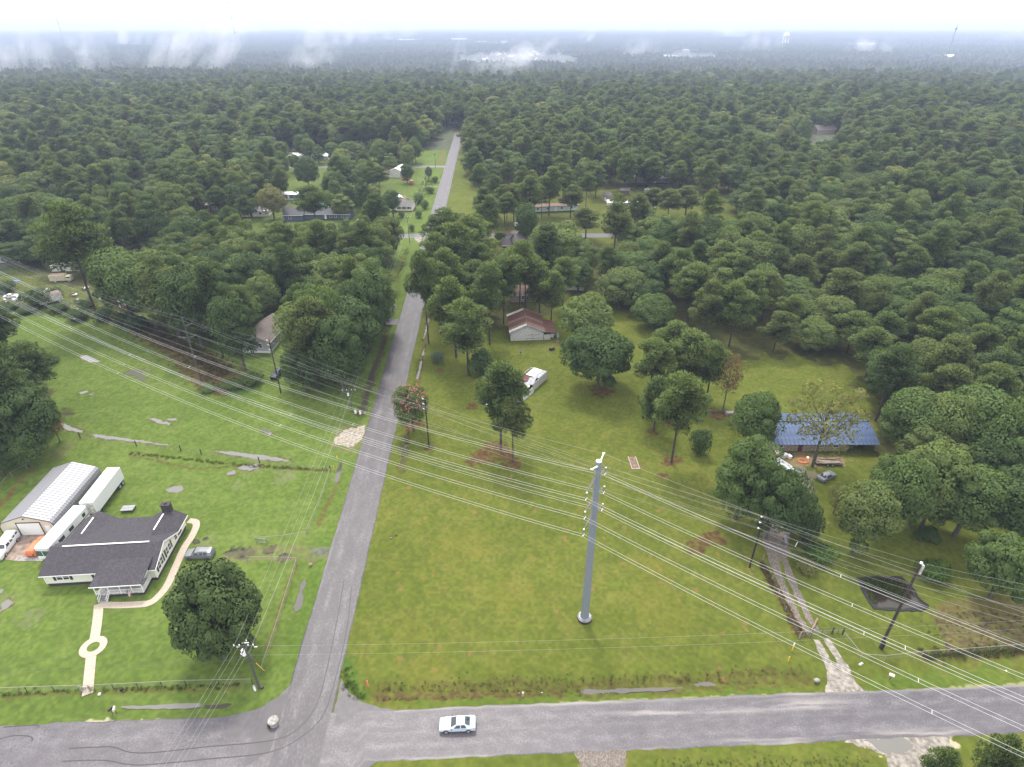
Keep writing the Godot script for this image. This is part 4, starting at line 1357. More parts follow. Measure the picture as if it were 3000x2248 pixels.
	plant_px(1198, 575, 476, 112, "round", "leaf_light", "big light green tree over the grey-roofed house", "", 1)
	var g6 := "trees among the village houses"
	for a in [[668, 408, 338, 51, "round", "leaf_dark"], [728, 445, 381, 31, "tall", "leaf_mid"], [759, 457, 395, 31, "tall", "leaf_dark"], [763, 408, 352, 35, "round", "leaf_dark"], [822, 428, 362, 42, "pine", "pine_mid"], [795, 405, 358, 31, "round", "leaf_mid"], [754, 352, 302, 42, "round", "leaf_mid"], [822, 354, 300, 44, "round", "leaf_light"], [899, 352, 297, 34, "round", "leaf_mid"], [862, 350, 305, 34, "tall", "leaf_mid"], [689, 354, 312, 28, "tall", "leaf_mid"], [927, 389, 358, 17, "round", "leaf_mid"], [880, 396, 352, 27, "round", "leaf_dark"], [640, 372, 330, 29, "round", "leaf_mid"], [610, 380, 325, 36, "round", "leaf_mid"], [560, 420, 352, 47, "round", "leaf_mid"], [520, 470, 392, 47, "round", "leaf_dark"], [480, 480, 405, 47, "pine", "pine_dark"], [545, 500, 425, 44, "pine", "pine_dark"], [505, 520, 440, 50, "round", "leaf_dark"], [850, 470, 405, 34, "tall", "leaf_dark"], [830, 480, 432, 27, "round", "leaf_dark"], [790, 390, 340, 27, "round", "leaf_light"]]:
		plant_px(a[0], a[1], a[2], a[3], a[4], a[5], "tree standing among the village houses and yards", g6)
	var g7 := "pines among the mobile homes"
	for a in [[1090, 488, 399, 40], [1142, 488, 383, 62], [1170, 472, 407, 34], [1265, 517, 452, 60], [1333, 501, 420, 56], [1374, 498, 420, 46], [1440, 484, 410, 62], [1410, 470, 408, 56], [1480, 470, 402, 60], [1232, 470, 402, 50]]:
		plant_px(a[0], a[1], a[2], a[3], "pine", "pine_olive", "pine with a bare trunk standing among the mobile homes", g7)
	for a in [[865, 503, 488, 12], [890, 500, 484, 14], [868, 470, 455, 14], [905, 470, 452, 16], [918, 452, 430, 18], [905, 440, 415, 22], [940, 395, 380, 16], [930, 418, 402, 20]]:
		plant_px(a[0], a[1], a[2], a[3], "shrub", "leaf_mid", "bush in the overgrown verge by the village road", "bushes in the village verge")
	palm(ov(946, 784))
	pink_blossom(ov(893, 932))
	# brush heaps
	for a in [[84, 790, 768, 62, "weed_green"], [110, 785, 772, 40, "leaf_dark"], [60, 800, 780, 46, "weed_green"]]:
		plant_px(a[0], a[1], a[2], a[3], "shrub", a[4], "weedy mound of brush in the mown field", "brush mound in the field", 1)
	for a in [[505, 838, 820, 50], [545, 830, 806, 52], [452, 845, 832, 40]]:
		plant_px(a[0], a[1], a[2], a[3], "shrub", "leaf_mid", "green regrowth at the edge of the cleared brush", "regrowth on the cleared brush", 1)
	for a in [[85, 662, 622, 56], [130, 672, 655, 40], [172, 690, 668, 50], [270, 705, 672, 48], [20, 668, 655, 44], [230, 692, 662, 50], [60, 676, 662, 40], [190, 668, 645, 40], [300, 712, 680, 48], [118, 640, 622, 36], [10, 630, 606, 50]]:
		plant_px(a[0], a[1], a[2], a[3], "shrub", "leaf_dark", "dark overgrown bush among the scrap at the field edge", "bushes in the scrapyard", 2)

func palm(at: Vector3) -> void:
	var o := thing("palm_tree", "stout palm tree on the lawn beside the roadside pines", "palm tree", at)
	var t := mb()
	for k in 5:
		t.tube(Vector3(0, 0.45 * k - 0.1, 0), Vector3(0, 0.45 * (k + 1), 0), 0.24, 0.19, 8, false)
	put(t, "trunk", M["bark_grey"], o)
	var c := mb()
	for k in 44:
		var q := k * 2.39996
		var rise := lerpf(1.1, -0.55, float(k) / 44.0)
		var dir := Vector3(cos(q), rise, sin(q)).normalized()
		var p := Vector3(0, 2.3, 0)
		var side := Vector3(-sin(q), 0, cos(q))
		for s in 7:
			var nx := p + dir * 0.32
			dir = (dir + Vector3(0, -0.17, 0)).normalized()
			var w := 0.55 * sin(PI * (s + 1.0) / 8.5) + 0.06
			for m in [-1.0, 1.0]:
				for f in 3:
					var a := p.lerp(nx, f / 3.0)
					c.spike(a, a + (side * m * w + dir * 0.3 + Vector3(0, -0.1, 0)), dir, 0.09, (Vector3.UP + side * m * 0.3).normalized(), tint(0.75, 1.2))
			p = nx
	put(c, "crown", M["palm_green"], o)

func pink_blossom(at: Vector3) -> void:
	# flower heads scattered over the crape myrtle; they belong to that tree
	var o: Node3D = null
	for k in get_children():
		if k.has_meta("label") and "crape myrtle" in str(k.get_meta("label")):
			o = k
	var b := mb()
	for i in 130:
		var d := rand_dir()
		d.y = abs(d.y) * 0.9
		var p := Vector3(0, 8.6, 0) + d * Vector3(5.4, 5.3, 5.4) * rnd(0.85, 1.05)
		for k in 6:
			var nn := (d + rand_dir() * 0.6).normalized()
			var dir := nn.cross(rand_dir()).normalized()
			b.leaf(p + rand_dir() * 0.22, dir, nn.cross(dir), 0.3, 0.22, nn, tint(0.8, 1.2))
	put(b, "blossom", M["blossom_pink"], o)

# openings in the wood through which the photograph shows houses, yards and streets: [x0, y0, x1, y1] in its pixels
var view_gaps := [[762, 880, 842, 1150], [140, 760, 420, 940], [0, 800, 120, 890], [812, 560, 875, 595], [848, 615, 885, 650], [975, 612, 1015, 650], [1150, 585, 1200, 625], [1140, 490, 1215, 548], [1225, 480, 1300, 560], [1580, 592, 1675, 630], [1868, 525, 1952, 560], [1760, 568, 1840, 596], [1410, 660, 1530, 735], [860, 452, 960, 492], [575, 600, 620, 620], [1490, 930, 1660, 1000], [2380, 350, 2460, 395], [320, 695, 395, 735], [700, 625, 770, 650], [1690, 672, 1800, 700]]

func in_view_gap(s: Vector2, r: float) -> bool:
	for g in view_gaps:
		if s.x > g[0] - r and s.x < g[2] + r and s.y > g[1] - r * 0.4 and s.y < g[3] + r * 1.1:
			return true
	return false

# ------------------------------------------------------------------ the woods: the trees that show largest are things, the rest one mass
func build_wood() -> void:
	rng.seed = 606
	wood_areas()
	var found := []           # [distance, position, pine?, zone]
	var cell := {}
	var claim := func(p: Vector2, gap: float) -> bool:
		var ci := Vector2i(int(floor(p.x / 8.0)), int(floor(p.y / 8.0)))
		for dx in [-1, 0, 1]:
			for dy in [-1, 0, 1]:
				for q in cell.get(ci + Vector2i(dx, dy), []):
					if q.distance_to(p) < gap:
						return false
		cell[ci] = cell.get(ci, []) + [p]
		return true
	var blocked := func(p: Vector2) -> bool:
		for s in tree_spots:
			if s[0].distance_squared_to(p) < s[1] * s[1]:
				return true
		return abs(p.x - road_x(p.y)) < 7.5 and p.y > -560.0
	for zi in wood_zones.size():
		var poly: PackedVector2Array = wood_zones[zi][0]
		var gap: float = wood_zones[zi][1]
		var r := Rect2(poly[0], Vector2.ZERO)
		for p in poly:
			r = r.expand(p)
		var tries := int(r.get_area() / (gap * gap) * 2.6)
		for k in tries:
			var p := Vector2(rnd(r.position.x, r.end.x), rnd(r.position.y, r.end.y))
			if abs(p.x) > 0.843 * (0.86 * -p.y + 41.0) + 30.0:
				continue
			if not Geometry2D.is_point_in_polygon(p, poly) or blocked.call(p) or not claim.call(p, gap * rnd(0.72, 1.05)):
				continue
			found.append([-p.y + abs(p.x) * 0.15, p, zi])
	found.sort_custom(func(a, b): return a[0] < b[0])
	var tints := {true: ["pine_mid", "pine_light", "pine_dark", "pine_olive"], false: ["leaf_mid", "leaf_light", "leaf_dark", "leaf_olive"]}
	var mass := {}            # "kind/variant" -> [transforms, colours]
	var zone_noise := FastNoiseLite.new()
	zone_noise.seed = 4
	zone_noise.frequency = 0.006
	var leaf_cols := [lin(0.088, 0.134, 0.04), lin(0.115, 0.158, 0.05), lin(0.062, 0.098, 0.034), lin(0.1, 0.134, 0.044), lin(0.08, 0.12, 0.046), lin(0.092, 0.128, 0.04), lin(0.15, 0.172, 0.055)]
	var pine_cols := [lin(0.09, 0.132, 0.047), lin(0.11, 0.152, 0.052), lin(0.072, 0.108, 0.043), lin(0.1, 0.134, 0.05)]
	for f in found:
		var p: Vector2 = f[1]
		var zone: Array = wood_zones[f[2]]
		var share: float = clampf(zone[2] + 0.5 * zone_noise.get_noise_2d(p.x, p.y), 0.05, 0.97)
		var is_pine := rng.randf() < share
		var at := Vector3(p.x, 0, p.y)
		var h := rnd(14.5, 23.0) if is_pine else rnd(9.5, 19.0)
		var w := rnd(8.5, 12.5) if is_pine else rnd(10.0, 17.0)
		if zone[3] == "wood behind the field" and p.y > -200.0:
			h *= 0.84
		var kind := "pine" if is_pine else ("round" if rng.randf() < 0.55 else "tall")
		if zone[3] == "village yards":
			h *= 0.85
			w *= 0.85
		if p.y < -430.0:
			w *= 1.22
			h *= 1.08
		if kind == "tall":
			w *= 0.8
			h *= 1.12
		var s := pix(at + Vector3(0, h * 0.62, 0))
		if in_view_gap(s, w * FOCAL / depth_of(at) * 0.42):
			continue
		var called := "pine_tree" if is_pine else "broadleaf_tree"
		if s.x > -60 and s.x < 3060 and s.y < 2300 and n_trees[called] < 292 and -p.y < 420.0:
			var ti := rng.randi() % 4
			var size_word := "short" if h < (17.0 if is_pine else 12.5) else "tall" if h > (20.0 if is_pine else 16.5) else "middling"
			var words: String = size_word + [" mid-green", " light green", " dark green", " olive green"][ti] + (" pine in the " if is_pine else (" round-crowned tree in the " if kind == "round" else " narrow-crowned tree in the ")) + String(zone[3])
			plant(at, h, w, kind, tints[is_pine][ti], words, words)
			continue
		var list: Array = wood_kinds[kind]
		var vi := rng.randi() % list.size()
		var v: Array = list[vi]
		var key := kind + "/" + str(vi)
		if not mass.has(key):
			mass[key] = [[], []]
		var b := Basis(Vector3.UP, rng.randf() * TAU).scaled_local(Vector3(w / v[2], h / v[1], w / v[2]))
		mass[key][0].append(Transform3D(b, at))
		var c: Color = (pine_cols[rng.randi() % 4] if is_pine else leaf_cols[rng.randi() % 7]).srgb_to_linear()
		mass[key][1].append(c * rnd(0.86, 1.32))
	var root := Node3D.new()
	root.name = "woodland"
	add_child(root)
	tag(root, "unbroken mixed wood of pines and leafy trees stretching away", "", "", "stuff")
	for key in mass:
		var parts: PackedStringArray = key.split("/")
		many(root, wood_kinds[parts[0]][int(parts[1])][0], mass[key][0], mass[key][1], "trees")

func many(root: Node, mesh: Mesh, where: Array, cols: Array, called: String) -> void:
	var mm := MultiMesh.new()
	mm.transform_format = MultiMesh.TRANSFORM_3D
	mm.use_colors = cols.size() > 0
	mm.mesh = mesh
	mm.instance_count = where.size()
	for i in where.size():
		mm.set_instance_transform(i, where[i])
		if cols.size(): mm.set_instance_color(i, cols[i])
	var o := MultiMeshInstance3D.new()
	o.name = called
	o.multimesh = mm
	root.add_child(o, true)
	o.set_meta("kind", "stuff")

func tuft_mesh(blades: int, h: float, w: float) -> ArrayMesh:
	var b := mb()
	for i in blades:
		var q := rng.randf() * TAU
		var p := Vector3(cos(q), 0, sin(q)) * w * rng.randf() * 0.5
		var e := p + Vector3(cos(q) * 0.4 + rnd(-0.2, 0.2), 1.0, sin(q) * 0.4 + rnd(-0.2, 0.2)) * h * rnd(0.5, 1.0)
		b.spike(p, e, Vector3(-sin(q), 0, cos(q)), 0.07, (Vector3.UP + Vector3(cos(q), 0, sin(q)) * 0.5).normalized(), tint())
	return b.surface()

func build_undergrowth() -> void:
	rng.seed = 707
	var t := tuft_mesh(26, 0.55, 0.7)
	t.surface_set_material(0, M["wood_foliage"])
	var where := []
	var cols := []
	var scatter := func(list: Array, half: float, each: float, cs: Array, s0: float, s1: float):
		var pts := polys(list)
		for i in pts.size() - 1:
			var d := pts[i + 1] - pts[i]
			for k in int(d.length() * each):
				var p := pts[i] + d * rng.randf() + Vector2(-d.y, d.x).normalized() * rng.randfn(0.0, half * 0.55)
				var s := rnd(s0, s1)
				where.append(Transform3D(Basis(Vector3.UP, rng.randf() * TAU).scaled(Vector3.ONE * s), Vector3(p.x, ground_y(p.x, p.y) - 0.02, p.y)))
				cols.append(cs[rng.randi() % cs.size()].srgb_to_linear() * rnd(0.8, 1.2))
	var brown := [lin(0.15, 0.1, 0.06), lin(0.12, 0.1, 0.05), lin(0.1, 0.115, 0.04), lin(0.16, 0.125, 0.075)]
	var green := [lin(0.1, 0.16, 0.035), lin(0.09, 0.14, 0.04), lin(0.12, 0.16, 0.04)]
	scatter.call([[1100, 2020], [1400, 2010], [1795, 2005], [1994, 1996], [2149, 1984], [2372, 1976]], 1.0, 11.0, brown + green, 0.25, 0.55)
	scatter.call([[1100, 2040], [1400, 2032], [1700, 2030]], 0.6, 6.0, brown, 0.3, 0.7)
	scatter.call([[1010, 1960], [1022, 2015], [1062, 2048]], 0.8, 14.0, green, 0.4, 0.8)
	scatter.call([[1131, 963], [1111, 1036], [1091, 1089], [1068, 1168], [1055, 1212]], 0.9, 6.0, brown + green, 0.35, 0.7)
	scatter.call([[1261, 906], [1244, 993], [1227, 1092], [1191, 1268], [1174, 1381]], 0.8, 5.0, brown + green, 0.35, 0.7)
	scatter.call([[1192, 726], [1160, 821]], 1.2, 4.0, green, 0.5, 1.0)
	scatter.call([[1200, 620], [1240, 560], [1262, 520]], 4.0, 6.0, green, 0.7, 1.4)
	scatter.call([[2700, 1922], [3000, 1902]], 0.8, 14.0, brown + green, 0.7, 1.2)
	scatter.call([[2700, 1830], [3050, 1840]], 3.0, 12.0, brown + green, 0.3, 0.6)
	scatter.call([[2230, 1650], [2280, 1740], [2330, 1830], [2345, 1860]], 0.6, 10.0, brown, 0.5, 1.0)
	scatter.call([[2530, 1715], [2600, 1710], [2640, 1730], [2600, 1745]], 1.4, 26.0, green, 0.5, 1.0)
	scatter.call([[2540, 1720], [2560, 1770]], 0.5, 14.0, green, 0.4, 0.8)
	scatter.call([[380, 1328], [700, 1363], [960, 1378]], 0.4, 5.0, brown + green, 0.5, 0.9)
	scatter.call([[420, 960], [560, 1030], [660, 1100]], 3.5, 14.0, brown, 0.7, 1.6)
	scatter.call([[0, 2036], [250, 2024], [700, 2010]], 0.35, 4.0, brown + green, 0.4, 0.8)
	scatter.call([[0, 890], [120, 915], [240, 925]], 2.0, 12.0, green, 0.8, 1.6)
	scatter.call([[1900, 2245], [2300, 2238], [2560, 2240]], 0.9, 9.0, green, 0.25, 0.5)
	var root := Node3D.new()
	root.name = "undergrowth"
	add_child(root)
	tag(root, "weeds and rank grass along ditches and fence lines", "", "", "stuff")
	many(root, t, where, cols, "weeds")
	# the top of a young pine at the bottom edge, beside the gravel mouth
	var b := gp(2700, 2330)
	plant(b, height_from(b, 2196), 3.6, "young_pine", "pine_light", "young bushy pine beside the pale gravel mouth", "young pines by the gravel mouth")
	plant(gp(2860, 2330), height_from(gp(2860, 2330), 2168), 4.2, "young_pine", "pine_light", "young bushy pine beside the pale gravel mouth", "young pines by the gravel mouth")
	plant(gp(2960, 2320), height_from(gp(2960, 2320), 2190), 4.0, "young_pine", "pine_light", "young bushy pine beside the pale gravel mouth", "young pines by the gravel mouth")

# ------------------------------------------------------------------ buildings
func window(root: Node3D, at: Vector3, out: Vector3, w: float, h: float, shutters := false, frame := "white_trim") -> void:
	# a framed window on a wall: at is the middle of the opening on the wall's face, out points away from the wall
	var side := Vector3.UP.cross(out).normalized()
	var turn := Basis(side, Vector3.UP, out)
	var win := Node3D.new()
	win.name = "window"
	root.add_child(win, true)
	var f := mb()
	for s in [-1, 1]:
		f.box(at + side * s * (w * 0.5) + out * 0.03, Vector3(0.09, h + 0.09, 0.08), turn)
		f.box(at + Vector3(0, s * h * 0.5, 0) + out * 0.03, Vector3(w - 0.09, 0.09, 0.08), turn)
	f.box(at + out * 0.028, Vector3(w - 0.09, 0.05, 0.06), turn)
	put(f, "frame", M[frame], win)
	var p := mb()
	p.box(at + out * 0.012, Vector3(w - 0.08, h - 0.08, 0.02), turn)
	put(p, "pane", M["window_glass"], win)
	if shutters:
		for s in [-1, 1]:
			var b := mb()
			b.box(at + side * s * (w * 0.5 + 0.26) + out * 0.025, Vector3(0.36, h + 0.1, 0.05), turn)
			put(b, "shutter", M["shutter_black"], root)

func gable_house(called: String, label: String, category: String, at: Vector3, turn_deg: float, ln: float, dp: float, wall_h: float, ridge_h: float, wall_m: String, roof_m: String, opt := {}) -> Node3D:
	# at: middle of the front wall's foot; the ridge runs along the front; the front faces local +z
	var o := thing(called, label, category, at, deg_to_rad(turn_deg), opt.get("group", ""))
	var x := ln * 0.5
	var skirt: float = opt.get("skirt", 0.0)
	var b := mb()
	var f0 := Vector3(-x, skirt, 0)
	b.face(Vector3(-x, skirt, 0), Vector3(x, skirt, 0), Vector3(x, wall_h, 0), Vector3(-x, wall_h, 0), Vector3.BACK)
	b.face(Vector3(-x, skirt, -dp), Vector3(x, skirt, -dp), Vector3(x, wall_h, -dp), Vector3(-x, wall_h, -dp), Vector3.FORWARD)
	for s in [-1, 1]:
		b.face(Vector3(s * x, skirt, 0), Vector3(s * x, wall_h, 0), Vector3(s * x, wall_h, -dp), Vector3(s * x, skirt, -dp), Vector3(s, 0, 0))
		b.ftri(Vector3(s * x, wall_h, 0), Vector3(s * x, ridge_h, -dp * 0.5), Vector3(s * x, wall_h, -dp), Vector3(s, 0, 0))
	put(b, "wall", M[wall_m], o)
	if skirt > 0.0:
		b = mb()
		b.box(Vector3(0, skirt * 0.5, -dp * 0.5), Vector3(ln - 0.1, skirt, dp - 0.1))
		put(b, "foundation", M[opt.get("skirt_m", "black_skirt")], o)
	var e: float = opt.get("eave", 0.4)
	var slope := (ridge_h - wall_h) / (dp * 0.5)
	b = mb()
	for s in [0, 1]:
		var ze := e if s == 0 else -dp - e
		var up := Vector3(0, 1, slope if s == 0 else -slope).normalized()
		b.slab([Vector3(-x - e, wall_h - slope * e + 0.1, ze), Vector3(x + e, wall_h - slope * e + 0.1, ze), Vector3(x + e, ridge_h + 0.1, -dp * 0.5), Vector3(-x - e, ridge_h + 0.1, -dp * 0.5)], 0.1, up)
	put(b, "roof", M[roof_m], o)
	if opt.get("trim", true):
		b = mb()
		b.box(Vector3(0, wall_h - slope * e, e + 0.03), Vector3(ln + 2 * e, 0.16, 0.05))
		put(b, "fascia", M["white_trim"], o)
	for w in opt.get("windows", []):            # [x, width, height]
		window(o, Vector3(w[0], skirt + (wall_h - skirt) * 0.58, 0), Vector3.BACK, w[1], w[2], opt.get("shutters", false))
	for w in opt.get("side_windows", []):       # on the +x end: [z, width, height]
		window(o, Vector3(x, skirt + (wall_h - skirt) * 0.58, -w[0]), Vector3.RIGHT, w[1], w[2], opt.get("shutters", false))
	for w in opt.get("left_windows", []):
		window(o, Vector3(-x, skirt + (wall_h - skirt) * 0.58, -w[0]), Vector3.LEFT, w[1], w[2], opt.get("shutters", false))
	for d in opt.get("doors", []):
		b = mb()
		b.cbox(Vector3(d, skirt + 1.0, 0.03), Vector3(0.95, 2.0, 0.06), 0.02)
		var dd := put(b, "door", M[opt.get("door_m", "white_trim")], o)
		b = mb()
		b.cbox(Vector3(d + 0.36, skirt + 1.0, 0.09), Vector3(0.06, 0.06, 0.08), 0.015)
		put(b, "handle", M["steel_bright"], dd)
	if opt.has("chimney"):
		b = mb()
		b.box(Vector3(opt.chimney, ridge_h + 0.2, -dp * 0.45), Vector3(0.8, 1.6, 0.8))
		put(b, "chimney", M["brick_dark"], o)
	return o

func build_white_house() -> void:
	var A := Vector3(-76.46, 0, -69.15)
	var o := thing("white_house", "white one-storey house with black shingle roof and front porch", "house", A, deg_to_rad(4.49))
	var W := 17.5
	var D := 12.2
	var p := func(x: float, y: float, s: float) -> Vector3:
		return Vector3(x, y, -s)
	# walls on a black skirt
	var b := mb()
	b.box(p.call(W * 0.5, 0.32, D * 0.5), Vector3(W - 0.12, 0.72, D - 0.12))
	b.box(p.call(12.85, 0.3, -1.5), Vector3(7.3, 0.62, 2.9))
	put(b, "foundation", M["black_skirt"], o)
	b = mb()
	var y0 := 0.66
	var eave := 2.85
	var courses := 9
	var wall := func(a: Vector3, e: Vector3, out: Vector3, top_a: float, top_e: float):
		# lap siding: each course leans out a little at its foot
		var hmax: float = max(top_a, top_e)
		var n := int(ceil((hmax - y0) / 0.24))
		for k in n:
			var l := y0 + 0.24 * k
			var u := l + 0.24
			var a_u: float = min(u, top_a)
			var e_u: float = min(u, top_e)
			var a_l: float = min(l, top_a)
			var e_l: float = min(l, top_e)
			if a_u <= a_l and e_u <= e_l:
				continue
			b.face(a + Vector3(0, a_l, 0) + out * 0.022, e + Vector3(0, e_l, 0) + out * 0.022, e + Vector3(0, e_u, 0), a + Vector3(0, a_u, 0), out)
	wall.call(p.call(0, 0, 0), p.call(W, 0, 0), Vector3.BACK, eave, eave)
	wall.call(p.call(0, 0, D), p.call(0, 0, 0), Vector3.LEFT, 2.4, eave)
	wall.call(p.call(W, 0, 8.9), p.call(W, 0, D), Vector3.RIGHT, 2.25, 2.25)
	# gable end in narrow slices under the rake
	for k in 18:
		var s0 := 8.9 * k / 18.0
		var s1 := 8.9 * (k + 1) / 18.0
		var rake := func(s: float) -> float:
			return lerpf(2.95, 4.6, s / 4.2) if s < 4.2 else lerpf(4.6, 2.3, (s - 4.2) / 4.7)
		wall.call(p.call(W, 0, s0), p.call(W, 0, s1), Vector3.RIGHT, rake.call(s0) - 0.1, rake.call(s1) - 0.1)
	b.face(p.call(0, y0, D), p.call(W, y0, D), p.call(W, 2.4, D), p.call(0, 2.4, D), Vector3.FORWARD)
	put(b, "wall", M["white_siding"], o)
	# corner boards
	for c in [[0.0, 0.0, 2.8], [W, 0.0, 2.9], [W, D, 2.3]]:
		b = mb()
		b.box(p.call(c[0], (c[2] + y0) * 0.5, c[1]), Vector3(0.16, c[2] - y0, 0.16))
		put(b, "corner_board", M["white_trim"], o)
	# roof
	b = mb()
	var up := Vector3.UP
	var e := 0.42
	var RL: Vector3 = p.call(-e, 4.72, 4.2)
	var RR: Vector3 = p.call(W + e, 4.72, 4.2)
	b.slab([p.call(-e, 2.86, -e), p.call(W + e, 2.86, -e), RR, RL], 0.12, Vector3(0, 0.92, 0.38))
	var W0l: Vector3 = p.call(2.9, 4.34, 6.0)
	var W0r: Vector3 = p.call(14.9, 4.34, 6.0)
	var W1l: Vector3 = p.call(2.9, 4.3, 13.2)
	var W1r: Vector3 = p.call(14.9, 4.3, 13.2)
	var Vl: Vector3 = p.call(6.6, 3.1, 12.3)
	var Vr: Vector3 = p.call(12.4, 3.1, 12.3)
	b.slab([RL, RR, W0r, W0l], 0.12, Vector3(0, 0.97, -0.2))
	b.slab([W0l, W0r, Vr, Vl], 0.12, Vector3(0, 0.97, -0.2))
	var E1r: Vector3 = p.call(W + e, 2.32, 8.9)
	var E2r: Vector3 = p.call(W + e, 2.32, 13.2)
	var E1l: Vector3 = p.call(-e, 2.4, 8.9)
	var E2l: Vector3 = p.call(-e, 2.4, 13.2)
	b.slab([RR, E1r, W0r], 0.12, Vector3(0.3, 0.8, -0.4))
	b.slab([RL, E1l, W0l], 0.12, Vector3(-0.3, 0.8, -0.4))
	b.slab([W0r, E1r, E2r, W1r], 0.12, Vector3(0.55, 0.83, 0))
	b.slab([W0l, W1l, E2l, E1l], 0.12, Vector3(-0.55, 0.83, 0))
	b.slab([W0r, W1r, Vr], 0.12, Vector3(-0.4, 0.9, 0))
	b.slab([W0l, Vl, W1l], 0.12, Vector3(0.4, 0.9, 0))
	put(b, "roof", M["dark_shingle"], o)
	# white vents along the ridges, and the eaves' boards
	for v in [[p.call(1.6, 4.78, 4.2), p.call(15.6, 4.78, 4.2)], [p.call(2.9, 4.4, 7.4), p.call(2.9, 4.38, 11.4)], [p.call(14.9, 4.4, 7.4), p.call(14.9, 4.38, 11.4)]]:
		b = mb()
		var d: Vector3 = v[1] - v[0]
		var z := d.normalized()
		b.cbox((v[0] + v[1]) * 0.5, Vector3(0.24, 0.1, d.length()), 0.02, Basis(Vector3.UP.cross(z).normalized(), z.cross(Vector3.UP.cross(z).normalized()), z))
		put(b, "ridge_vent", M["white_trim"], o)
	b = mb()
	b.box(p.call(W * 0.5, 2.72, -e - 0.03), Vector3(W + 2 * e, 0.18, 0.06))
	b.box(p.call(W + e + 0.03, 2.2, 11.0), Vector3(0.06, 0.18, 4.3))
	for q in [[p.call(W + e + 0.03, 2.76, -e), p.call(W + e + 0.03, 4.6, 4.2)], [p.call(W + e + 0.03, 4.6, 4.2), p.call(W + e + 0.03, 2.2, 8.9)]]:
		var d: Vector3 = q[1] - q[0]
		b.box((q[0] + q[1]) * 0.5, Vector3(0.05, 0.18, d.length()), Basis(Vector3.RIGHT, atan2(-d.y, d.z)))
	put(b, "fascia", M["white_trim"], o)
	# chimney
	b = mb()
	b.cbox(p.call(14.95, 4.4, 12.9), Vector3(1.5, 1.9, 1.0), 0.04)
	b.cbox(p.call(14.95, 5.4, 12.9), Vector3(1.7, 0.14, 1.2), 0.03)
	var ch := put(b, "chimney", M["brick_dark"], o)
	b = mb()
	b.tube(p.call(14.95, 5.47, 12.9), p.call(14.95, 5.8, 12.9), 0.25, 0.22, 10)
	put(b, "flue", M["rust_roof"], ch)
	# windows with black shutters
	window(o, p.call(2.35, 1.95, 0), Vector3.BACK, 0.95, 1.15, false)
	window(o, p.call(3.35, 1.95, 0), Vector3.BACK, 0.95, 1.15, false)
	for s in [1.55, 4.15]:
		b = mb()
		b.box(p.call(s, 1.95, -0.03), Vector3(0.4, 1.3, 0.06))
		put(b, "shutter", M["shutter_black"], o)
	window(o, p.call(8.3, 1.95, 0), Vector3.BACK, 0.8, 1.1, false)
	for s in [7.6, 9.0]:
		b = mb()
		b.box(p.call(s, 1.95, -0.03), Vector3(0.4, 1.3, 0.06))
		put(b, "shutter", M["shutter_black"], o)
	for g in [[1.5, 2], [4.7, 2]]:
		for k in 2:
			window(o, p.call(W, 1.95, g[0] + k * 0.95), Vector3.RIGHT, 0.88, 1.5, false)
		for s in [g[0] - 0.72, g[0] + 1.67]:
			b = mb()
			b.box(p.call(W + 0.03, 1.95, s), Vector3(0.06, 1.6, 0.42))
			put(b, "shutter", M["shutter_black"], o)
	window(o, p.call(W, 1.75, 8.2), Vector3.RIGHT, 0.9, 1.1, false)
	window(o, p.call(W, 1.55, 9.8), Vector3.RIGHT, 1.6, 1.2, false)
	# porch: deck, posts, railing, stairs, its own shed roof
	b = mb()
	b.box(p.call(12.85, 0.64, -1.5), Vector3(7.5, 0.1, 3.1))
	put(b, "porch_deck", M["old_white_board"], o)
	b = mb()
	b.slab([p.call(9.0, 2.96, -3.5), p.call(16.95, 2.96, -3.5), p.call(16.95, 3.78, 1.6), p.call(9.0, 3.78, 1.6)], 0.12, Vector3(0, 0.98, 0.16))
	put(b, "porch_roof", M["dark_shingle"], o)
	b = mb()
	b.face(p.call(16.7, 2.62, -3.2), p.call(16.7, 2.82, -3.2), p.call(16.7, 3.35, 0.0), p.call(16.7, 2.62, 0.0), Vector3.RIGHT)
	b.box(p.call(12.95, 2.72, -3.3), Vector3(7.7, 0.22, 0.1))
	b.box(p.call(12.95, 2.87, -3.53), Vector3(8.0, 0.16, 0.05))
	put(b, "porch_beam", M["white_trim"], o)
	for x in [9.2, 11.3, 13.1, 14.9, 16.55]:
		b = mb()
		b.box(p.call(x, 1.65, -2.95), Vector3(0.13, 1.95, 0.13))
		put(b, "porch_post", M["white_trim"], o)
	b = mb()
	b.box(p.call(16.55, 1.65, -0.2), Vector3(0.13, 1.95, 0.13))
	put(b, "porch_post", M["white_trim"], o)
	for r in [[11.3, -2.95, 16.55, -2.95], [16.55, -2.95, 16.55, -0.2], [9.2, -2.95, 9.9, -2.95]]:
		b = mb()
		var a: Vector3 = p.call(r[0], 0, r[1])
		var c: Vector3 = p.call(r[2], 0, r[3])
		var n := int(a.distance_to(c) / 0.16)
		for yy in [0.82, 1.5]:
			b.tube(a + Vector3(0, yy, 0), c + Vector3(0, yy, 0), 0.045, 0.045, 4, false)
		for k in n:
			b.box(a.lerp(c, (k + 0.5) / n) + Vector3(0, 1.16, 0), Vector3(0.05, 0.68, 0.05))
		put(b, "railing", M["white_trim"], o)
	for k in 4:
		b = mb()
		b.box(p.call(10.55, 0.55 - 0.16 * k, -3.15 - 0.28 * k), Vector3(1.25, 0.06, 0.3))
		put(b, "step", M["concrete_grey"], o)
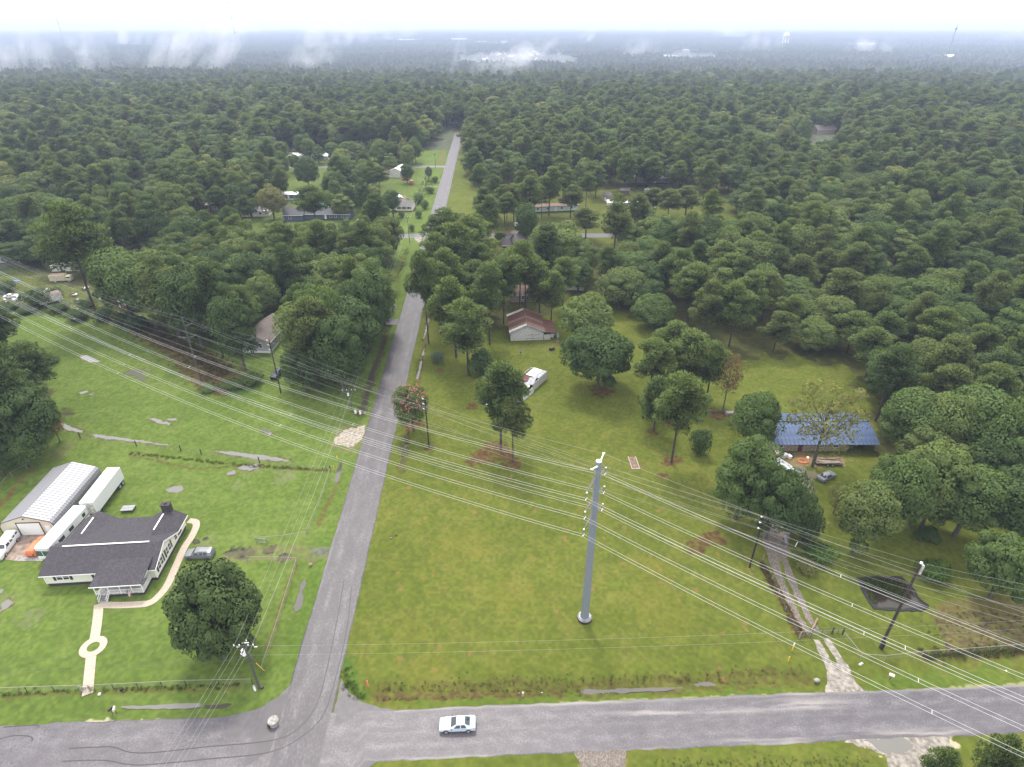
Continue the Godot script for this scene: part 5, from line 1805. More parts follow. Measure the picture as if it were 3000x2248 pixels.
	for x in [9.9, 11.2]:
		b = mb()
		for k in 5:
			b.box(p.call(x, 0.85 - 0.16 * k, -3.0 - 0.27 * k), Vector3(0.05, 0.8, 0.05))
		b.tube(p.call(x, 1.4, -2.95), p.call(x, 0.75, -4.1), 0.05, 0.05, 4)
		b.tube(p.call(x, 0.75, -2.95), p.call(x, 0.12, -4.1), 0.06, 0.06, 4)
		put(b, "stair_rail", M["white_trim"], o)
	b = mb()
	b.cbox(p.call(10.6, 1.7, -0.03), Vector3(0.95, 2.0, 0.06), 0.02)
	var dr := put(b, "door", M["shutter_black"], o)
	b = mb()
	b.cbox(p.call(10.95, 1.65, -0.09), Vector3(0.06, 0.08, 0.07), 0.01)
	put(b, "handle", M["steel_bright"], dr)
	window(o, p.call(14.2, 1.95, 0), Vector3.BACK, 1.6, 1.3, false)
	# flag on its short staff at the porch post
	var fl := thing("flag", "striped red, white and blue flag hanging from the porch", "flag", o.transform * p.call(14.9, 1.5, -3.05), deg_to_rad(4.49))
	b = mb()
	b.tube(Vector3.ZERO, Vector3(-0.3, 0.9, 0.85), 0.018, 0.014, 5)
	put(b, "staff", M["steel_bright"], fl)
	for k in 7:
		b = mb()
		b.col = Color(1, 1, 1)
		for q in 4:
			var yy0 := 0.86 - 0.38 * q
			var zz := 0.8 + 0.05 * sin(q * 1.3 + k)
			var zz1 := 0.8 + 0.05 * sin((q + 1) * 1.3 + k)
			b.quad(Vector3(-0.3 + 0.075 * k, yy0, zz), Vector3(-0.3 + 0.075 * k, yy0 - 0.38, zz1), Vector3(-0.225 + 0.075 * k, yy0 - 0.38, zz1 + 0.02), Vector3(-0.225 + 0.075 * k, yy0, zz + 0.02))
		put(b, "stripe", M["flag_red"] if k % 2 == 0 else M["white_trim"], fl)
	b = mb()
	b.box(Vector3(-0.16, 0.55, 0.84), Vector3(0.3, 0.62, 0.012))
	put(b, "canton", M["flag_blue"], fl)
	for k in 12:
		b = mb()
		b.box(Vector3(-0.27 + 0.085 * (k % 3) + 0.03, 0.78 - 0.15 * (k / 3), 0.852), Vector3(0.028, 0.028, 0.006), Basis(Vector3.BACK, 0.785))
		put(b, "star", M["white_trim"], fl)

func build_white_house_yard() -> void:
	# arched garage of ribbed metal
	var turn := deg_to_rad(3.0)
	var o := thing("arched_garage", "arched ribbed metal garage with cream front behind the white house", "garage", Vector3(-87.35, 0, -80.95), turn)
	var prof := []
	for k in 17:
		var u := k / 16.0
		var x := -4.6 + 9.2 * u
		var y := 0.0
		prof.append(Vector2(x, y))
	# outline: straight legs, rounded shoulders, flat-pitched top
	prof = [Vector2(-4.6, 0), Vector2(-4.72, 1.0), Vector2(-4.72, 2.0), Vector2(-4.5, 2.65), Vector2(-4.05, 3.05), Vector2(-3.3, 3.3), Vector2(-1.65, 3.85), Vector2(0, 4.38), Vector2(1.65, 3.85), Vector2(3.3, 3.3), Vector2(4.05, 3.05), Vector2(4.5, 2.65), Vector2(4.72, 2.0), Vector2(4.72, 1.0), Vector2(4.6, 0)]
	var nr := 26
	var L := 15.8
	var strip_m := mb()
	for k in prof.size() - 1:
		for h in 3:
			# one rib: up, flat, down
			var zz := [0.0, 0.16, 0.44, L / nr]
			var off := [0.0, 0.09, 0.09, 0.0]
			var a: Vector2 = prof[k]
			var c: Vector2 = prof[k + 1]
			var na := (a - Vector2(0, 1.0)).normalized()
			var nc := (c - Vector2(0, 1.0)).normalized()
			var a0: Vector2 = a + na * off[h]
			var a1: Vector2 = a + na * off[h + 1]
			var c0: Vector2 = c + nc * off[h]
			var c1: Vector2 = c + nc * off[h + 1]
			strip_m.face(Vector3(a0.x, a0.y, -zz[h]), Vector3(c0.x, c0.y, -zz[h]), Vector3(c1.x, c1.y, -zz[h + 1]), Vector3(a1.x, a1.y, -zz[h + 1]), Vector3(na.x, na.y, 0))
	var rib := strip_m.surface()
	for k in nr:
		var s := put_mesh(rib, "roof_panel", M["galvanised"], o)
		s.position.z = -L * k / nr
	for e in 2:
		var b := mb()
		var z := 0.0 if e == 0 else -L
		for k in prof.size() - 1:
			b.ftri(Vector3(0, 0.0, z), Vector3(prof[k].x, prof[k].y, z), Vector3(prof[k + 1].x, prof[k + 1].y, z), Vector3.BACK if e == 0 else Vector3.FORWARD)
		put(b, "end_wall", M["cream_metal"], o)
	var b := mb()
	for k in prof.size() - 1:
		b.tube(Vector3(prof[k].x, prof[k].y, 0.04), Vector3(prof[k + 1].x, prof[k + 1].y, 0.04), 0.07, 0.07, 5, false)
	put(b, "edge_trim", M["dark_red"], o)
	b = mb()
	for k in 8:
		b.box(Vector3(0.4, 0.18 + 0.35 * k, 0.05), Vector3(3.9, 0.32, 0.05))
	var rd := put(b, "roller_door", M["white_trim"], o)
	b = mb()
	b.box(Vector3(0.4, 2.95, 0.06), Vector3(4.2, 0.12, 0.1))
	for s in [-1, 1]:
		b.box(Vector3(0.4 + s * 2.04, 1.45, 0.06), Vector3(0.12, 2.9, 0.1))
	put(b, "door_frame", M["dark_red"], o)
	b = mb()
	b.cbox(Vector3(3.5, 1.05, 0.04), Vector3(0.95, 2.1, 0.06), 0.02)
	var sd := put(b, "side_door", M["white_trim"], o)
	b = mb()
	b.cbox(Vector3(3.15, 1.0, 0.1), Vector3(0.06, 0.06, 0.06), 0.01)
	put(b, "handle", M["steel_bright"], sd)
	b = mb()
	b.cbox(Vector3(0.0, 3.85, 0.12), Vector3(0.2, 0.2, 0.24), 0.03)
	put(b, "lamp", M["plastic_black"], o)
	# flat white panel standing low on the lawn
	o = thing("water_tank_cover", "square pale metal cover on short legs alone on the lawn", "cover", gp(377, 1496), deg_to_rad(5))
	b = mb()
	b.cbox(Vector3(0, 0.62, 0), Vector3(2.3, 0.1, 1.5), 0.02)
	put(b, "top", M["galvanised"], o)
	b = mb()
	b.box(Vector3(0, 0.69, 0), Vector3(2.28, 0.03, 0.05))
	put(b, "seam", M["tin_grey"], o)
	for k in 4:
		b = mb()
		b.box(Vector3(-1.0 if k % 2 else 1.0, 0.29, -0.6 if k < 2 else 0.6), Vector3(0.1, 0.6, 0.1))
		put(b, "leg", M["post_dark"], o)

func build_barn_field() -> void:
	# white barn with a rusty hipped-off roof and a collapsing lean-to
	var A := gp(1496, 999)
	var B := gp(1592, 996)
	var ln := A.distance_to(B)
	var turn := atan2(-(B.z - A.z), B.x - A.x)
	var o := thing("barn", "white wooden barn with rusty red roof and a collapsing lean-to", "barn", A, turn)
	var D := 11.5
	var wh := 3.0
	var rh := 5.0
	var b := mb()
	b.face(Vector3(0, 0, 0), Vector3(ln, 0, 0), Vector3(ln, wh, 0), Vector3(0, wh, 0), Vector3.BACK)
	b.ftri(Vector3(0, wh, 0), Vector3(ln, wh, 0), Vector3(ln * 0.5, rh, 0), Vector3.BACK)
	for s in [0.0, ln]:
		b.face(Vector3(s, 0, 0), Vector3(s, wh, 0), Vector3(s, wh, -D), Vector3(s, 0, -D), Vector3(-1 if s == 0.0 else 1, 0, 0))
	b.face(Vector3(0, 0, -D), Vector3(ln, 0, -D), Vector3(ln, wh, -D), Vector3(0, wh, -D), Vector3.FORWARD)
	b.ftri(Vector3(0, wh, -D), Vector3(ln, wh, -D), Vector3(ln * 0.5, rh, -D), Vector3.FORWARD)
	put(b, "wall", M["old_white_board"], o)
	# boards of the front, each its own
	var k := 0
	var x := 0.08
	while x < ln - 0.1:
		var top: float = wh + (rh - wh) * (1.0 - abs(x + 0.14 - ln * 0.5) / (ln * 0.5)) - 0.12
		if not (x > ln * 0.42 and x < ln * 0.9):
			b = mb()
			b.box(Vector3(x + 0.14, top * 0.5, 0.02), Vector3(0.26, top, 0.03))
			put(b, "plank", M["old_white_board"], o)
		x += 0.29
		k += 1
	# rust roof laid in sheets
	for side in [-1, 1]:
		for c in 9:
			b = mb()
			var z0 := 0.5 - (D + 1.0) * c / 9.0
			var z1 := 0.5 - (D + 1.0) * (c + 1) / 9.0 - 0.06
			var ex: float = ln * 0.5 + side * (ln * 0.5 + 0.45)
			var lift := 0.012 * (c % 3)
			b.slab([Vector3(ln * 0.5, rh + 0.12 + lift, z0), Vector3(ex, wh - 0.2 + 0.12 + lift, z0), Vector3(ex, wh - 0.2 + 0.12 + lift, z1), Vector3(ln * 0.5, rh + 0.12 + lift, z1)], 0.05, Vector3(side * 0.4, 0.9, 0))
			put(b, "roof_sheet", M[["rust_roof", "rust_roof_light", "rust_roof", "tin_pale"][(c * 3 + side) % 4] if c > 6 or c == 0 else ["rust_roof", "rust_roof_light", "rust_roof"][c % 3]], o)
	b = mb()
	b.tube(Vector3(ln * 0.5, rh + 0.2, 0.55), Vector3(ln * 0.5, rh + 0.2, -D - 0.5), 0.12, 0.12, 6)
	put(b, "ridge_cap", M["rust_roof_light"], o)
	b = mb()
	for s in [-1, 1]:
		var a := Vector3(ln * 0.5, rh + 0.1, 0.58)
		var e := Vector3(ln * 0.5 + s * (ln * 0.5 + 0.5), wh - 0.2, 0.58)
		var d := e - a
		b.box((a + e) * 0.5, Vector3(d.length(), 0.3, 0.05), Basis(Vector3.BACK, atan2(d.y, d.x)))
	put(b, "bargeboard", M["tin_grey"], o)
	# double door with strap hinges
	b = mb()
	for q in 2:
		for n in 5:
			b.box(Vector3(ln * 0.45 + q * ln * 0.22 + ln * 0.042 * (n + 0.5), 1.15, 0.05), Vector3(ln * 0.04, 2.2, 0.04))
	var dr := put(b, "door", M["old_white_board"], o)
	b = mb()
	for yy in [0.6, 1.75]:
		b.box(Vector3(ln * 0.66, yy, 0.09), Vector3(ln * 0.42, 0.06, 0.03))
	b.box(Vector3(ln * 0.67, 1.15, 0.085), Vector3(0.05, 2.2, 0.03))
	put(b, "hinge", M["post_dark"], dr)
	# lean-to on its way down
	b = mb()
	var lx := ln + 3.6
	for c in 8:
		var z0 := 0.1 - 9.0 * c / 8.0
		b.box(Vector3(ln + 1.8, 2.55 - 0.03 * c + (0.05 if c % 2 else 0.0), z0 - 0.5), Vector3(3.9, 0.05, 1.02), Basis(Vector3.BACK, -0.13))
	put(b, "lean_to_roof", M["rust_roof"], o)
	for c in 5:
		b = mb()
		b.box(Vector3(ln + 1.8, 2.4, 0.25 - 0.35 * c), Vector3(3.8, 0.06, 0.09), Basis(Vector3.BACK, -0.13))
		put(b, "purlin", M["old_wood"], o)
	for c in 3:
		b = mb()
		b.tube(Vector3(lx, 0, -0.3 - 4.0 * c), Vector3(lx - 0.15, 2.3, -0.3 - 4.0 * c), 0.08, 0.08, 6)
		put(b, "post", M["old_wood"], o)
	b = mb()
	b.box(Vector3(ln + 1.1, 0.95, 0.12), Vector3(1.9, 1.7, 0.06), Basis(Vector3.BACK, 0.04))
	b.box(Vector3(ln + 2.6, 1.1, -0.4), Vector3(1.0, 1.2, 0.05), Basis(Vector3.BACK, -0.3))
	put(b, "loose_board", M["old_white_board"], o)
	b = mb()
	b.box(Vector3(ln + 4.3, 0.9, -1.0), Vector3(0.9, 0.04, 3.2), Basis(Vector3.BACK, 0.9))
	put(b, "fallen_sheet", M["tin_grey"], o)
	# debris by the lean-to
	o = thing("scrap_heap", "small heap of rotten boards in front of the barn's lean-to", "scrap heap", gp(1630, 1002))
	for n in 7:
		b = mb()
		b.box(Vector3(rnd(-0.6, 0.6), 0.12 + 0.06 * n, rnd(-0.4, 0.4)), Vector3(1.3, 0.05, 0.2), Basis.from_euler(Vector3(rnd(-0.2, 0.2), rnd(0, 3), rnd(-0.25, 0.25))))
		put(b, "plank", M["old_wood"] if n % 2 else M["raw_wood"], o)
	# wrecked shed nearer the road
	var p0 := gp(1505, 1197)      # front corner on the field side
	var p1 := gp(1600, 1112)      # the far end of that wall
	A = gp(1560, 1128)
	var dirv := (gp(1602, 1110) - gp(1512, 1190)).normalized()
	turn = atan2(-dirv.z, dirv.x)
	o = thing("wrecked_shed", "white shed whose roof has fallen in, tin sheets lying about", "shed", gp(1512, 1190), turn)
	var sl := (gp(1602, 1110) - gp(1512, 1190)).length()
	var sw := 5.0
	b = mb()
	b.box(Vector3(sl * 0.76, 1.05, 0), Vector3(sl * 0.48, 2.1, 0.1))
	b.box(Vector3(sl * 0.26, 0.7, 0.25), Vector3(sl * 0.5, 1.4, 0.1), Basis(Vector3.RIGHT, -0.25))
	b.box(Vector3(sl - 0.05, 1.05, -sw * 0.5), Vector3(0.1, 2.1, sw))
	b.box(Vector3(sl * 0.62, 0.9, -sw), Vector3(sl * 0.7, 1.8, 0.1))
	put(b, "wall", M["old_white_board"], o)
	var sheets := [[0.86, 2.72, -0.5, 0.28, 0.02, 0.0, "tin_pale"], [0.86, 2.70, -0.28, 0.28, -0.02, 0.0, "tin_grey"], [0.66, 2.5, -0.62, 0.2, 0.2, 0.06, "rust_roof"], [0.6, 2.35, -0.3, 0.22, -0.25, 0.1, "tin_grey"], [0.48, 1.9, -0.55, 0.2, 0.3, -0.1, "rust_roof"], [0.38, 1.7, -0.3, 0.26, -0.15, 0.12, "tin_pale"], [0.3, 1.55, -0.68, 0.2, 0.28, 0.05, "rust_roof_light"], [0.24, 1.5, -0.25, 0.24, -0.3, -0.06, "tin_grey"], [0.1, 1.0, -0.5, 0.24, 0.22, 0.2, "rust_roof"], [0.04, 0.5, -0.2, 0.2, -0.1, 0.3, "tin_pale"]]
	for s in sheets:
		b = mb()
		b.box(Vector3(sl * s[0], s[1] * 0.82, sw * s[2]), Vector3(sl * s[3], 0.04, sw * 0.55), Basis.from_euler(Vector3(s[4], s[5] * 2.0, s[5])))
		put(b, "roof_sheet", M[s[6]], o)
	for n in 6:
		b = mb()
		b.box(Vector3(sl * rnd(0.2, 0.75), rnd(1.2, 1.8), -sw * rnd(0.2, 0.8)), Vector3(rnd(2.0, 3.6), 0.07, 0.1), Basis.from_euler(Vector3(0, rnd(0, 3.0), rnd(-0.3, 0.3))))
		put(b, "rafter", M["old_wood"], o)
	for s in [[1420, 1182, "tin_pale"], [1452, 1190, "tin_pale"], [1478, 1176, "tin_grey"]]:
		var q := gp(s[0], s[1])
		o = thing("tin_sheet", "bent tin sheet lying on the grass by the wrecked shed", "tin sheet", q, rnd(0, 3), "tin sheets by the wrecked shed")
		b = mb()
		b.box(Vector3(0, 0.12, 0), Vector3(2.0, 0.03, 0.8), Basis(Vector3.BACK, 0.08))
		b.box(Vector3(1.3, 0.28, 0.0), Vector3(0.8, 0.03, 0.8), Basis(Vector3.BACK, 0.35))
		put(b, "sheet", M[s[2]], o)
	# old concrete slab in the field
	o = thing("concrete_slab", "mossy old concrete slab lying in the field", "slab", gp(1857, 1357), deg_to_rad(2))
	b = mb()
	b.cbox(Vector3(0, 0.04, 0), Vector3(1.7, 0.16, 4.4), 0.03)
	put(b, "slab", M["slab_mossy"], o)
	b = mb()
	for s in [-1, 1]:
		b.box(Vector3(0.8 * s, 0.11, 0), Vector3(0.14, 0.1, 4.3))
	b.box(Vector3(0, 0.11, 2.1), Vector3(1.7, 0.1, 0.16))
	put(b, "kerb", M["concrete"], o)
	# barrels
	o = thing("barrel", "black barrel lying on the grass behind the barnyard", "barrel", gp(1617, 1026), 0.5)
	barrel_parts(o, "plastic_black")
	o = thing("barrel", "rusty brown barrel lying on the grass beside the oak", "barrel", gp(1653, 1033), 1.9)
	barrel_parts(o, "rust_roof_light")

func barrel_parts(o: Node3D, m: String) -> void:
	var b := mb()
	b.tube(Vector3(-0.75, 0.42, 0), Vector3(0.75, 0.42, 0), 0.4, 0.4, 14)
	put(b, "shell", M[m], o)
	for x in [-0.72, -0.25, 0.25, 0.72]:
		b = mb()
		b.tube(Vector3(x - 0.03, 0.42, 0), Vector3(x + 0.03, 0.42, 0), 0.43, 0.43, 14)
		put(b, "hoop", M[m], o)

func build_blue_house() -> void:
	# eaves line from (2250,1305) to (2575,1303); ridge from (2215,1225) to (2545,1218)
	var A := gp(2246, 1322)
	var B := gp(2556, 1322)
	var ln := A.distance_to(B)
	var turn := atan2(-(B.z - A.z), B.x - A.x)
	var o := thing("blue_roofed_house", "low tan house under a blue metal roof among trees", "house", A, turn)
	var D := 10.5
	var b := mb()
	b.box(Vector3(ln * 0.38, 1.25, -D * 0.5), Vector3(ln * 0.76, 2.5, D))
	for s in [0.0]:
		b.ftri(Vector3(0, 2.5, 0), Vector3(0, 2.5, -D), Vector3(0, 4.3, -D * 0.5), Vector3.LEFT)
	put(b, "wall", M["tan_wall"], o)
	b = mb()
	b.box(Vector3(ln * 0.88, 1.2, -D + 0.1), Vector3(ln * 0.23, 2.4, 0.12))
	b.box(Vector3(ln - 0.06, 1.2, -D * 0.6), Vector3(0.12, 2.4, D * 0.7))
	put(b, "carport_wall", M["plain_board"], o)
	for s in 3:
		b = mb()
		b.tube(Vector3(ln * (0.78 + 0.105 * s), 0, 0.4), Vector3(ln * (0.78 + 0.105 * s), 2.4, 0.4), 0.07, 0.07, 6)
		put(b, "post", M["post_dark"], o)
	# ribbed metal roof panels
	var n := 28
	var w := (ln + 1.2) / n
	for side in [0, 1]:
		var pan := mb()
		var z0 := 0.9 if side == 0 else -D - 0.9
		var y0 := 2.35
		var y1 := 4.35
		var zm := -D * 0.5
		var up := Vector3(0, 0.93, 0.36 if side == 0 else -0.36)
		pan.slab([Vector3(0, y0, z0), Vector3(w - 0.03, y0, z0), Vector3(w - 0.03, y1, zm), Vector3(0, y1, zm)], 0.04, up)
		var d := Vector3(0, y1 - y0, zm - z0)
		pan.tube(Vector3(w - 0.03, y0 + 0.03, z0), Vector3(w - 0.03, y1 + 0.03, zm), 0.035, 0.035, 4, false)
		var ms := pan.surface()
		for k in n:
			var s := put_mesh(ms, "roof_panel", M["blue_metal"], o)
			s.position.x = -0.6 + w * k
	b = mb()
	b.box(Vector3(ln * 0.5, 4.4, -D * 0.5), Vector3(ln + 1.2, 0.1, 0.4))
	put(b, "ridge_cap", M["blue_metal"], o)
	for x in [ln * 0.12, ln * 0.5, ln * 0.64]:
		window(o, Vector3(x, 1.5, 0), Vector3.BACK, 1.2, 1.0, false)
	b = mb()
	b.cbox(Vector3(ln * 0.31, 1.05, 0.03), Vector3(0.95, 2.05, 0.06), 0.02)
	var dr := put(b, "door", M["dark_red"], o)
	b = mb()
	b.cbox(Vector3(ln * 0.31 + 0.36, 1.0, 0.1), Vector3(0.06, 0.06, 0.08), 0.01)
	put(b, "handle", M["steel_bright"], dr)
	b = mb()
	b.box(Vector3(ln * 0.1, 0.12, 1.2), Vector3(4.4, 0.2, 1.6))
	put(b, "porch_step", M["red_brick"], o)
	# low brown wall and fence behind it
	o = thing("board_fence", "low weathered board fence behind the blue-roofed house", "fence", gp(2060, 1212), 0.03)
	for k in 40:
		b = mb()
		b.box(Vector3(0.3 * k, 0.35, 0), Vector3(0.27, 0.7, 0.04))
		put(b, "plank", M["old_wood"], o)
	o = thing("pallet_stack", "pale weathered boards stacked by the fence behind the house", "pallet", gp(2140, 1214), 0.1)
	for k in 5:
		b = mb()
		b.box(Vector3(0, 0.1 + 0.13 * k, 0), Vector3(2.6 - 0.1 * k, 0.06, 1.1))
		put(b, "plank", M["post_grey"], o)
	# boat on its trailer
	o = thing("boat", "open white and blue motorboat full of canvas on a trailer", "boat", gp(2300, 1378), deg_to_rad(-62))
	boat_parts(o, 5.2)
	# lumber on a flat trailer under the tree
	o = thing("lumber_trailer", "flat trailer loaded with loose pale lumber under the thin tree", "trailer", gp(2425, 1358), deg_to_rad(-2))
	b = mb()
	b.box(Vector3(0, 0.55, 0), Vector3(5.6, 0.12, 2.0))
	put(b, "deck", M["old_wood"], o)
	for k in 4:
		wheel(o, Vector3(-0.5 + (k % 2) * 1.0, 0.32, 1.05 if k < 2 else -1.05), 0.32, 0.2)
	for k in 16:
		b = mb()
		b.box(Vector3(rnd(-0.5, 0.5), 0.66 + 0.05 * (k / 5), rnd(-0.85, 0.85)), Vector3(rnd(2.8, 5.0), 0.05, 0.16), ry(rnd(-8, 8)))
		put(b, "plank", M["raw_wood"] if k % 3 else M["post_grey"], o)
	# yard clutter
	for s in [[2268, 1335, "paint_red", 0.7], [2262, 1348, "plastic_black", 0.8], [2275, 1332, "canvas_white", 0.9], [2298, 1340, "paint_silver_light", 1.0], [2312, 1342, "canvas_white", 0.8], [2318, 1338, "plastic_black", 0.7], [2284, 1330, "boat_blue", 0.8], [2366, 1345, "canvas_white", 0.5]]:
		o = thing("yard_box", "small box of yard clutter in front of the tan house", "box", gp(s[0], s[1]), rnd(0, 3), "clutter in front of the tan house")
		b = mb()
		b.cbox(Vector3(0, s[3] * 0.4, 0), Vector3(s[3] * 1.2, s[3] * 0.8, s[3] * 0.8), 0.05)
		put(b, "bin", M[s[2]], o)
		b = mb()
		b.cbox(Vector3(0, s[3] * 0.83, 0), Vector3(s[3] * 1.28, 0.06, s[3] * 0.88), 0.02)
		put(b, "lid", M[s[2]], o)
	o = thing("hose", "coiled orange hose lying beside the lumber trailer", "hose", gp(2352, 1352))
	b = mb()
	var pts := []
	for k in 40:
		pts.append(Vector3(cos(k * 0.55) * (0.5 + 0.02 * k), 0.06 + 0.006 * k, sin(k * 0.55) * (0.4 + 0.015 * k)))
	b.path(pts, 0.045, 5)
	put(b, "coil", M["plastic_orange"], o)

func boat_parts(o: Node3D, L: float) -> void:
	var st := [[-0.5, 0.86, 0.12], [-0.2, 0.95, 0.1], [0.1, 0.92, 0.12], [0.3, 0.72, 0.2], [0.43, 0.4, 0.34], [0.5, 0.05, 0.55]]
	var hull := mb()
	var ins := mb()
	var rail := mb()
	for k in st.size() - 1:
		var a: Array = st[k]
		var c: Array = st[k + 1]
		for s in [-1, 1]:
			var p := [Vector3(a[0] * L, 1.15, s * a[1]), Vector3(c[0] * L, 1.15 + 0.1 * k / 5.0, s * c[1]), Vector3(c[0] * L, 0.5 + c[2], s * c[1] * 0.7), Vector3(a[0] * L, 0.5 + a[2], s * a[1] * 0.7)]
			hull.face(p[0], p[1], p[2], p[3], Vector3(0, 0, s))
			hull.face(p[3], p[2], Vector3(c[0] * L, 0.42 + c[2], 0), Vector3(a[0] * L, 0.42 + a[2], 0), Vector3(0, -1, s * 0.4))
			ins.face(Vector3(a[0] * L, 0.78, 0), Vector3(c[0] * L, 0.78, 0), Vector3(c[0] * L, 0.85, s * c[1] * 0.82), Vector3(a[0] * L, 0.85, s * a[1] * 0.82), Vector3.UP)
			rail.tube(p[0], p[1], 0.05, 0.05, 5, false)
	hull.face(Vector3(-0.5 * L, 1.15, -0.86), Vector3(-0.5 * L, 1.15, 0.86), Vector3(-0.5 * L, 0.6, 0.6), Vector3(-0.5 * L, 0.6, -0.6), Vector3.LEFT)
	put(hull, "hull", M["boat_white"], o)
	put(ins, "floor", M["boat_blue"], o)
	put(rail, "gunwale", M["boat_white"], o)
	for x in [-0.28, 0.02]:
		var b := mb()
		b.cbox(Vector3(x * L, 1.02, 0), Vector3(0.35, 0.1, 1.5), 0.03)
		put(b, "thwart", M["boat_blue"], o)
	var b := mb()
	b.cbox(Vector3(-0.54 * L, 1.25, 0), Vector3(0.45, 0.6, 0.4), 0.1)
	b.box(Vector3(-0.54 * L, 0.7, 0), Vector3(0.2, 0.7, 0.14))
	put(b, "outboard_motor", M["plastic_black"], o)
	b = mb()
	for k in 5:
		b.dome(Vector3(-0.32 * L + 0.12 * L * k, 1.0, 0.12 * sin(k * 2.0)), Vector3(0.5, 0.24, 0.34), 8, 5)
	put(b, "canvas", M["canvas_white"], o)
	b = mb()
	b.tube(Vector3(-0.4 * L, 0.42, 0.5), Vector3(0.35 * L, 0.42, 0.3), 0.05, 0.05, 5)
	b.tube(Vector3(-0.4 * L, 0.42, -0.5), Vector3(0.35 * L, 0.42, -0.3), 0.05, 0.05, 5)
	b.tube(Vector3(0.2 * L, 0.42, 0), Vector3(0.72 * L, 0.42, 0), 0.06, 0.05, 5)
	b.tube(Vector3(-0.15 * L, 0.36, -0.95), Vector3(-0.15 * L, 0.36, 0.95), 0.05, 0.05, 5)
	put(b, "trailer_frame", M["tin_grey"], o)
	for s in [-1, 1]:
		wheel(o, Vector3(-0.15 * L, 0.32, s * 1.0), 0.32, 0.18)

